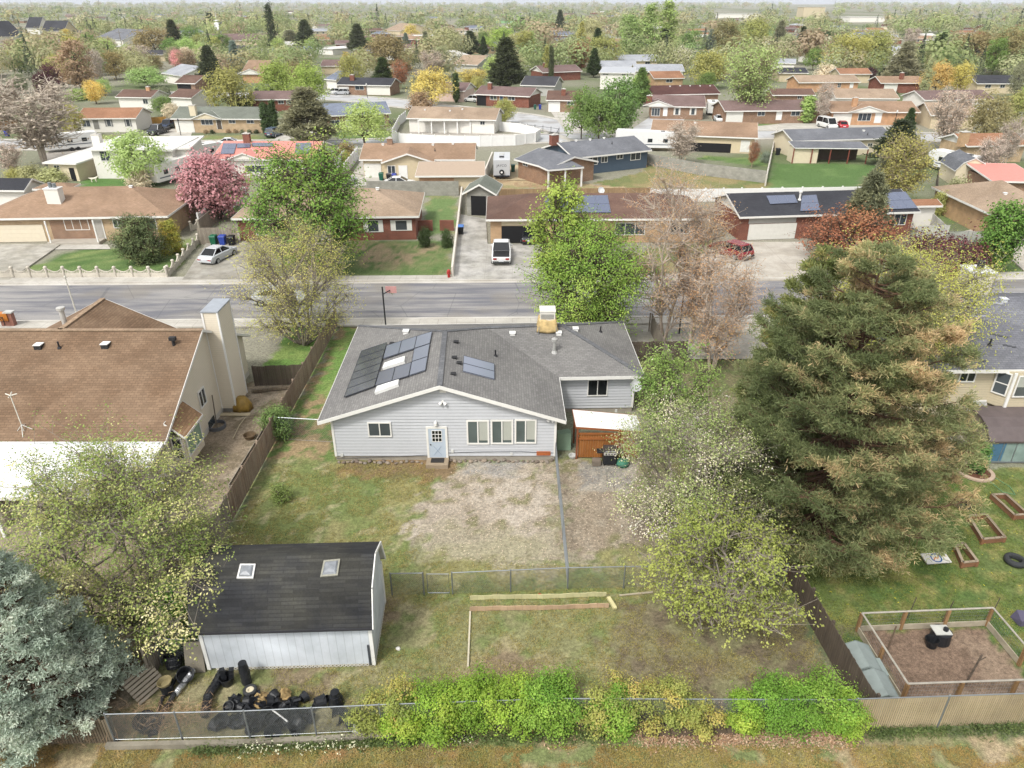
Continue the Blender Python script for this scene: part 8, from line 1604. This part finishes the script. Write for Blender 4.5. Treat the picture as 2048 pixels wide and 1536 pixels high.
# rest: column, foot row, top row, width, kind, colour
HP = [(268, 372, 262, 118, 'round', 'light green'), (278, 376, 335, 60, 'bush', 'white'), (60, 330, 150, 210, 'bare', 'bare grey'), (15, 352, 285, 60, 'bare', 'bare grey'), (60, 362, 328, 60, 'bush', 'pale green'), (105, 362, 332, 70, 'bush', 'pale green'), (30, 360, 335, 50, 'bush', 'yellow green'), (135, 275, 205, 58, 'round', 'yellow green'), (98, 178, 124, 58, 'wide', 'maroon'), (150, 190, 80, 80, 'tall', 'tan'), (190, 176, 95, 40, 'bare', 'bare grey'),
 (612, 292, 176, 120, 'pine', 'grey green'), (725, 292, 198, 116, 'wide', 'light green'), (455, 228, 130, 100, 'wide', 'yellow green'), (552, 205, 116, 86, 'wide', 'lime green'), (610, 212, 122, 96, 'wide', 'lime green'), (862, 212, 133, 96, 'wide', 'yellow'), (945, 175, 136, 70, 'sparse', 'yellow'), (840, 222, 180, 60, 'bush', 'tan'), (1012, 180, 76, 78, 'pine', 'dark green'), (912, 205, 145, 16, 'cyp', 'deep green'), (890, 200, 175, 28, 'bush', 'deep green'),
 (1165, 278, 172, 90, 'wide', 'fresh green'), (1240, 280, 152, 100, 'round', 'fresh green'), (1200, 284, 190, 90, 'wide', 'fresh green'), (1283, 212, 136, 44, 'pine', 'fresh green'), (1103, 165, 92, 12, 'cyp', 'dark green'), (1093, 160, 90, 18, 'pop', 'yellow green'), (1505, 240, 82, 130, 'sparse', 'light green'), (1420, 178, 96, 90, 'wide', 'yellow green'), (1616, 246, 192, 34, 'cyp', 'light green'), (1618, 240, 194, 26, 'cyp', 'light green'), (1820, 268, 216, 30, 'pine', 'deep green'),
 (1787, 196, 182, 26, 'bush', 'deep green'), (1905, 300, 172, 88, 'bare', 'bare grey'), (1878, 190, 120, 70, 'wide', 'golden'), (1925, 190, 122, 56, 'round', 'yellow'), (1985, 292, 180, 110, 'wide', 'olive'), (2035, 280, 182, 60, 'tall', 'yellow green'), (1810, 420, 262, 118, 'sparse', 'yellow green'), (1800, 330, 240, 100, 'pine', 'dark green'), (1765, 400, 300, 50, 'pine', 'grey green'), (1508, 335, 280, 26, 'sparse', 'rusty orange'), (1532, 325, 302, 24, 'bush', 'blue green'), (1985, 360, 272, 60, 'bare', 'bare grey'), (2025, 340, 230, 60, 'bare', 'bare grey'),
 (1915, 410, 350, 60, 'bush', 'pale green'), (1960, 415, 392, 60, 'bush', 'olive'), (1880, 430, 380, 40, 'bush', 'yellow green'), (690, 320, 282, 50, 'bush', 'olive'), (692, 330, 300, 24, 'bush', 'yellow green'), (1365, 330, 240, 80, 'bare', 'bare grey'), (1590, 462, 440, 70, 'bush', 'deep green'), (850, 494, 452, 30, 'bush', 'deep green'), (893, 494, 455, 28, 'bush', 'deep green'), (845, 480, 462, 20, 'bush', 'dark green'), (540, 470, 452, 20, 'bush', 'dark green'),
 (325, 232, 190, 50, 'round', 'fresh green'), (325, 200, 172, 44, 'bush', 'grey green'), (155, 200, 176, 60, 'bush', 'light green'), (290, 175, 132, 88, 'wide', 'light green'), (418, 180, 92, 60, 'pine', 'dark green'), (468, 150, 82, 36, 'pine', 'blue green'), (305, 118, 52, 96, 'wide', 'olive'), (275, 140, 88, 64, 'bare', 'bare grey'), (372, 145, 98, 50, 'sparse', 'tan'), (345, 105, 40, 40, 'pine', 'dark green'), (420, 68, 26, 34, 'pine', 'dark green'), (540, 110, 5, 24, 'pop', 'dark green'), (610, 105, 40, 50, 'pine', 'dark green'), (580, 100, 60, 50, 'pine', 'grey green'),
 (380, 95, 50, 60, 'wide', 'fresh green'), (400, 100, 66, 50, 'wide', 'yellow green'), (440, 112, 68, 50, 'tall', 'fresh green'), (700, 180, 105, 62, 'wide', 'yellow green'), (765, 170, 115, 44, 'pine', 'deep green'), (800, 178, 118, 46, 'sparse', 'rusty orange'), (770, 150, 62, 110, 'wide', 'olive'), (715, 110, 48, 46, 'pine', 'dark green'), (838, 122, 88, 34, 'bare', 'pink'), (822, 80, 47, 36, 'wide', 'yellow'), (940, 112, 62, 48, 'pine', 'dark green'), (1005, 108, 50, 66, 'wide', 'lime green'), (1050, 125, 60, 50, 'tall', 'yellow green'), (1042, 62, 34, 30, 'pine', 'dark green'), (1120, 66, 20, 24, 'pine', 'dark green'),
 (1160, 150, 82, 56, 'sparse', 'rusty orange'), (1205, 138, 68, 90, 'wide', 'yellow green'), (1260, 118, 28, 56, 'tall', 'light green'), (1185, 90, 35, 66, 'wide', 'pale green'), (1300, 120, 5, 50, 'pop', 'light green'), (1335, 115, 0, 50, 'pop', 'light green'), (1330, 115, 58, 44, 'pine', 'dark green'), (1365, 145, 92, 60, 'round', 'white'), (1375, 120, 66, 36, 'tall', 'fresh green'), (1455, 120, 42, 60, 'tall', 'olive'), (1510, 115, 36, 66, 'round', 'yellow green'), (1560, 105, 42, 34, 'pine', 'grey green'), (1648, 96, 58, 46, 'wide', 'deep green'), (1700, 150, 60, 120, 'wide', 'yellow green'), (1750, 145, 55, 100, 'wide', 'yellow green'), (1810, 170, 85, 70, 'pine', 'grey green'), (1875, 145, 70, 50, 'pine', 'deep green'), (1880, 66, 36, 60, 'wide', 'light green'), (1950, 140, 58, 120, 'wide', 'olive'), (2020, 150, 50, 90, 'wide', 'olive'), (1625, 130, 55, 50, 'sparse', 'tan'), (1655, 158, 126, 56, 'bush', 'white'), (1740, 160, 134, 30, 'round', 'maroon'), (1770, 165, 135, 34, 'pine', 'dark green'), (2040, 200, 120, 40, 'wide', 'grey green'), (1650, 250, 160, 40, 'bare', 'bare grey')]
for a in HP: pt_(*a)
# arborvitae row
for u, vt in ((464, 188), (478, 190), (488, 190), (505, 184), (516, 178), (534, 180), (545, 178), (490, 194), (500, 190)): pt_(u, vt+34, vt, 11, 'cyp', 'deep green')
pt_(530, 272, 207, 24, 'cyp', 'deep green'); pt_(545, 262, 200, 20, 'cyp', 'deep green'); pt_(528, 262, 205, 18, 'cyp', 'deep green')
# small bushes at house fronts
for u, v in [(411, 267), (424, 267), (456, 266), (470, 266), (484, 267), (498, 267), (512, 267), (152, 262), (160, 262), (215, 262), (232, 262), (245, 262), (1030, 208), (1050, 210)]: pt_(u, v, v-8, 12, 'bush', random.choice(['grey green', 'olive', 'dark green', 'tan']))
# the rest of the nearer trees, placed among houses and streets
FOOT = [(o.location.x, o.location.y) for o in col.objects if o.parent is None and o.get('category') in ('house', 'shed', 'patio cover') and o.location.y > 60]
def nearseg(x, y, S, d):
    for (x0, y0), (x1, y1) in zip(S[:-1], S[1:]):
        dx, dy = x1-x0, y1-y0; t_ = max(0, min(1, ((x-x0)*dx+(y-y0)*dy)/(dx*dx+dy*dy)))
        if (x-x0-t_*dx)**2+(y-y0-t_*dy)**2 < d*d: return True
    return False
OCC = [(t[0].location.x, t[0].location.y) for t in TREES]
kinds = ['round']*6+['wide']*7+['tall']*4+['sparse']*3+['bare']*2+['pine']*3+['pop']+['bush']*2
def pickc(k):
    if k == 'pine': return random.choice(['dark green', 'grey green', 'deep green', 'blue green'])
    if k == 'bare': return random.choice(['bare grey', 'tan', 'bare grey'])
    return random.choices(['fresh green', 'light green', 'yellow green', 'olive', 'pale green', 'grey green', 'tan', 'white', 'yellow', 'rusty orange', 'maroon', 'pink', 'golden', 'lime green'], [8, 9, 11, 5, 8, 3, 2, 1.5, 1.2, .6, .5, .4, 1, 4])[0]
n_ = 0; tr_ = 0
while n_ < 150 and tr_ < 20000:
    tr_ += 1; v = random.uniform(88, 165) if random.random() < .7 else random.uniform(165, 262); u = random.uniform(-60, 2110); x, y = g(u, v)
    if any((x-a)**2+(y-b)**2 < 121 for a, b in FOOT) or nearseg(x, y, S2, 7) or nearseg(x, y, S3, 8) or nearseg(x, y, S4, 7) or any((x-a)**2+(y-b)**2 < 36 for a, b in OCC): continue
    k = random.choice(kinds); H = {'pine': 9, 'tall': 9.5, 'bush': 2.5, 'pop': 13}.get(k, 7.5)*random.uniform(.85, 1.4)
    if v > 175: H *= .6
    Rr = {'pop': .15, 'pine': .3, 'tall': .33, 'bush': .8}.get(k, .52)*H; c_ = pickc(k)
    vt = pr(x, y, H)[1]
    # keep sight lines to the houses that the photograph shows
    if any(abs(u-l[1]) < 42 and vt-6 < l[2] < v for l in LM): continue
    far_tree(x, y, H, Rr, k, c_); OCC.append((x, y)); n_ += 1
# ============================================================ farther houses, one by one
HF = []; rk = list(SH.keys()); n_ = 0; tr_ = 0
RCW = {'tan': 'tan', 'brown': 'brown', 'dark': 'dark', 'grey': 'grey', 'charcoal': 'charcoal', 'rust': 'rust red', 'mauve': 'mauve brown', 'lgrey': 'pale grey', 'beige': 'beige', 'white': 'white', 'blue': 'blue grey', 'maroon': 'maroon'}
ALLH = list(FOOT)
while n_ < 170 and tr_ < 14000:
    tr_ += 1; v = random.uniform(24, 128); u = random.uniform(0, 2048); x, y = g(u, v)
    if any((x-a)**2+(y-b)**2 < 400+(y*.02)**2 for a, b in ALLH): continue
    if any(abs(u-l[1]) < 34 and abs(v-l[2]) < 10 for l in LM): continue
    Wd = random.uniform(12, 20); f = y*cP+CH*sP; du = Wd/2/f*FPX; tl = random.uniform(-1.2, 1.2)*min(1, 120/y*2)
    rc_k = random.choice(['tan', 'brown', 'dark', 'grey', 'charcoal', 'rust', 'mauve', 'lgrey', 'beige', 'white', 'blue', 'maroon']); wc_k = random.choice(['white', 'cream', 'redbrick', 'brownbrick', 'beige', 'palebrick', 'grey'])
    vv = pr(x, y, 2.7)[1]
    try: t, fw_, P, M, dm = ranch('x', 'x', (u-du, vv+tl), (u+du, vv-tl), D=random.uniform(8, 11), rf=random.choice(['gx', 'gx', 'hip', 'gx', 'flat']), rc=rc_k, wc=wc_k, lm=False, gcol='white' if random.random() < .4 else None)
    except Exception: continue
    if v > 60:
        for k in range(3): s = fw_.L*(.15+.27*k); window(fw_, t, (s, s+1.5, 1., 2.1), 1, gl=glass('3f464c'), out=.01)
        garage(fw_, t, (fw_.L-3.2, fw_.L-.4, .02, 2.2), out=.01) if random.random() < .6 else None
    t['group'] = 'houses of the far neighbourhood'; HF.append((t, RCW[rc_k], wc_k, u, v)); ALLH.append((x, y)); n_ += 1
# utility poles
for i, (u, v, vt) in enumerate(((250, 118, 60), (975, 110, 92), (1880, 150, 70), (1105, 120, 80))):
    x, y = g(u, v); H = min(12, ht(u, vt, y)); t = thing('utility_pole', '%s utility pole with a crossarm among the trees, %s' % ('grey', ('far left', 'upper middle', 'far right', 'right of the upper middle')[i]), 'utility pole', (x, y, 0)); MB().tube([(x, y, 0), (x, y, H)], [.2, .14], 6).build('pole', plain('8f8a80'), t); MB().box(x-1.2, x+1.2, y-.06, y+.06, H-1, H-.85).build('crossarm', plain('8a8276'), t)
# ============================================================ the far off wood: reads as one mass
def mass(name, pos, Hs, Rs, rnds, nq, mat, con, sz=1.):
    N = len(pos); c = np.repeat(pos, nq, 0); Rr = np.repeat(Rs, nq)[:, None]; Hh = np.repeat(Hs, nq)[:, None]; d = unit(rng.normal(0, 1, (N*nq, 3))); rad = rng.uniform(.55, 1., (N*nq, 1)); cc = np.repeat(con, nq)[:, None]
    zf = rng.random((N*nq, 1)); a = rng.random((N*nq, 1))*6.283
    p1 = np.concatenate([d[:, :2]*rad*Rr, Hh*(.58+.42*d[:, 2:3]*rad)], 1); rr = (1-zf)*Rr*.7*rad; p2 = np.concatenate([rr*np.cos(a), rr*np.sin(a), .1*Hh+zf*Hh*.9], 1)
    p = np.where(cc, p2, p1); lump = 1+.25*np.sin(a*3+np.repeat(rnds, nq)[:, None]*40); p[:, :2] *= lump; p[:, 2] = np.maximum(p[:, 2], .2)
    C0 = p.copy(); C0[:, :2] += c; s = Rr*sz*rng.uniform(.3, .55, (N*nq, 1)); nr = unit(d*1.2+rng.normal(0, .28, d.shape)+np.array([0, 0, .5])); t_ = unit(np.cross(nr, rng.normal(0, 1, nr.shape))); b = np.cross(nr, t_)
    V = np.stack([C0-t_*s/2, C0+b*s*.35, C0+t_*s/2, C0-b*s*.35], 1).reshape(-1, 3); o = mkq(name, V, np.repeat(rnds, nq)+rng.normal(0, .008, N*nq), mat); tag(o, kind='stuff'); return o
pts = []; HA = np.array(ALLH)
def samp(n, y0, y1, pw):
    f = rng.random(n*2); y = (y0**pw+(y1**pw-y0**pw)*f)**(1/pw); x = (rng.random(n*2)*2-1)*y*.86+0; return np.stack([x, y], 1)[:n]
P0 = np.concatenate([samp(2300, 250, 800, 1.3), samp(4600, 800, 8000, .3)])
D2 = ((P0[:, None, 0]-HA[None, :, 0])**2+(P0[:, None, 1]-HA[None, :, 1]-0)**2); dm2 = D2.min(1); keep = dm2 > 144
fr_ = ((np.abs(P0[:, None, 0]*HA[None, :, 1]/P0[:, None, 1]-HA[None, :, 0]) < 10) & (HA[None, :, 1] > P0[:, None, 1]) & (HA[None, :, 1]-P0[:, None, 1] < 34+.12*P0[:, None, 1]) & (P0[:, None, 1] < 1400)).any(1); keep &= ~fr_
um = np.array([pr(a, b, 4)[0] for a, b in P0]); vm = np.array([pr(a, b, 4)[1] for a, b in P0]); TV = np.array([(t[3], t[4]) for t in TREES])
lmv = np.array([(l[1], l[2]) for l in LM]); cov = ((np.abs(um[:, None]-lmv[None, :, 0]) < np.where(lmv[None, :, 1] < 100, 44, 32)) & (vm[:, None] > lmv[None, :, 1]-4) & (vm[:, None] < lmv[None, :, 1]+26)).any(1); keep &= ~cov
for S in (S3, S4): keep &= ~np.array([nearseg(a, b, S, 10) for a, b in P0])
P0 = P0[keep]; N = len(P0); rr_ = rng.random(N); con = rr_ > .86; Hs = rng.uniform(7, 12.5, N)*np.clip(P0[:, 1]/2600, 1, 2.4)*np.where(rng.random(N) < .06, 1.5, 1)*np.where(con, 1.15, 1); Rs = Hs*np.where(con, .26, rng.uniform(.5, .75, N))
far = P0[:, 1] > 800; wm = foliage(((0., '8ea256'), (.15, '7f9a58'), (.3, '9c9c68'), (.42, '6c9048'), (.52, 'a5a680'), (.62, '84a05c'), (.7, '9c8c70'), (.76, 'a2ac70'), (.84, '76a04c'), (.87, '4c6046'), (.95, '465c42'), (1., '5a6c52')), .2, .3, .15, d=.3)
nr1 = P0[:, 1] < 430; md1 = ~nr1 & ~far; mass('wood', P0[nr1], Hs[nr1], Rs[nr1], rr_[nr1], 520, wm, con[nr1], .3); mass('wood', P0[md1], Hs[md1], Rs[md1], rr_[md1], 200, wm, con[md1], .45); mass('wood', P0[far], Hs[far], Rs[far]*1.15, rr_[far], 34, wm, con[far], .85)
# faint hills on the horizon
m = MB(); n_ = 60; secs = []
for i in range(n_+1):
    x = -7000+14000*i/n_; h_ = 55+70*float(fbm(np.array([i*.22]), np.array([3.]), 1., 3, 5)[0]); secs.append([(x, 10200, -2), (x, 10800, h_), (x, 11500, -2)])
m.loft(secs); hl = m.build('hills', plain('a3aab4', .9)); tag(hl, kind='structure')
m = MB(); x, y = g(1020, 44); m.box(x-60, x+60, y-60, y+60, -.005, .03); o = m.build('playing_field', plain('6fa05a')); tag(o, kind='structure')
# ============================================================ labels for the many: colour, kind, and where
def where(u, v, skip=None):
    b = None
    for s, lu, lv in LM:
        d = abs(u-lu)*.8+abs(v-lv)
        if b is None or d < b[0]: b = (d, s, lu, lv)
    _, s, lu, lv = b
    if abs(u-lu) > 34: return ('right of ' if u > lu else 'left of ')+s
    return ('behind ' if v < lv else 'in front of ')+s
ORD = ['first', 'second', 'third', 'fourth', 'fifth', 'sixth', 'seventh', 'eighth', 'ninth', 'tenth', 'eleventh', 'twelfth', 'thirteenth', 'fourteenth', 'fifteenth', 'sixteenth', 'seventeenth', 'eighteenth', 'nineteenth', 'twentieth']
def resolve(items):
    D = {}
    for o, txt, u in items: D.setdefault(txt, []).append((u, o))
    for txt, L_ in D.items():
        L_.sort(key=lambda q: q[0])
        for i, (u, o) in enumerate(L_):
            w_ = txt if len(L_) == 1 else txt+(', leftmost' if i == 0 else ', rightmost' if i == len(L_)-1 else ', %s from left' % ORD[min(i, 19)])
            w_ = w_.split(); o['label'] = ' '.join(w_[:16])
its = []
for t, k, c, u, v, H in TREES:
    sz = '' if 4 < H < 9 or k == 'bush' else ('small ' if H <= 4 else 'big '); cw = c+' ' if not (k == 'bare' and c == 'bare grey') else 'grey '
    its.append((t, (sz+cw+KW[k]+' '+where(u, v)), u))
resolve(its)
its = []
WCW = {'white': 'white walled', 'cream': 'cream', 'redbrick': 'red brick', 'brownbrick': 'brown brick', 'beige': 'beige', 'palebrick': 'pale brick', 'grey': 'grey'}
for t, rc_k, wc_k, u, v in HF: its.append((t, 'distant %s house with %s roof %s' % (WCW[wc_k], rc_k, where(u, v)), u))
resolve(its)
# ============================================================ the air
hz = MB().box(-7600, 7600, -90, 9600, -3, 75); o = hz.build('haze', None); mh_ = bpy.data.materials.new('haze'); mh_.use_nodes = True; n_t = mh_.node_tree; n_t.nodes.clear(); ou = n_t.nodes.new('ShaderNodeOutputMaterial'); pv = n_t.nodes.new('ShaderNodeVolumePrincipled')
pv.inputs['Color'].default_value = (.93, .95, 1., 1); pv.inputs['Density'].default_value = .00008; n_t.links.new(pv.outputs[0], ou.inputs['Volume']); o.data.materials.append(mh_); tag(o, kind='stuff')
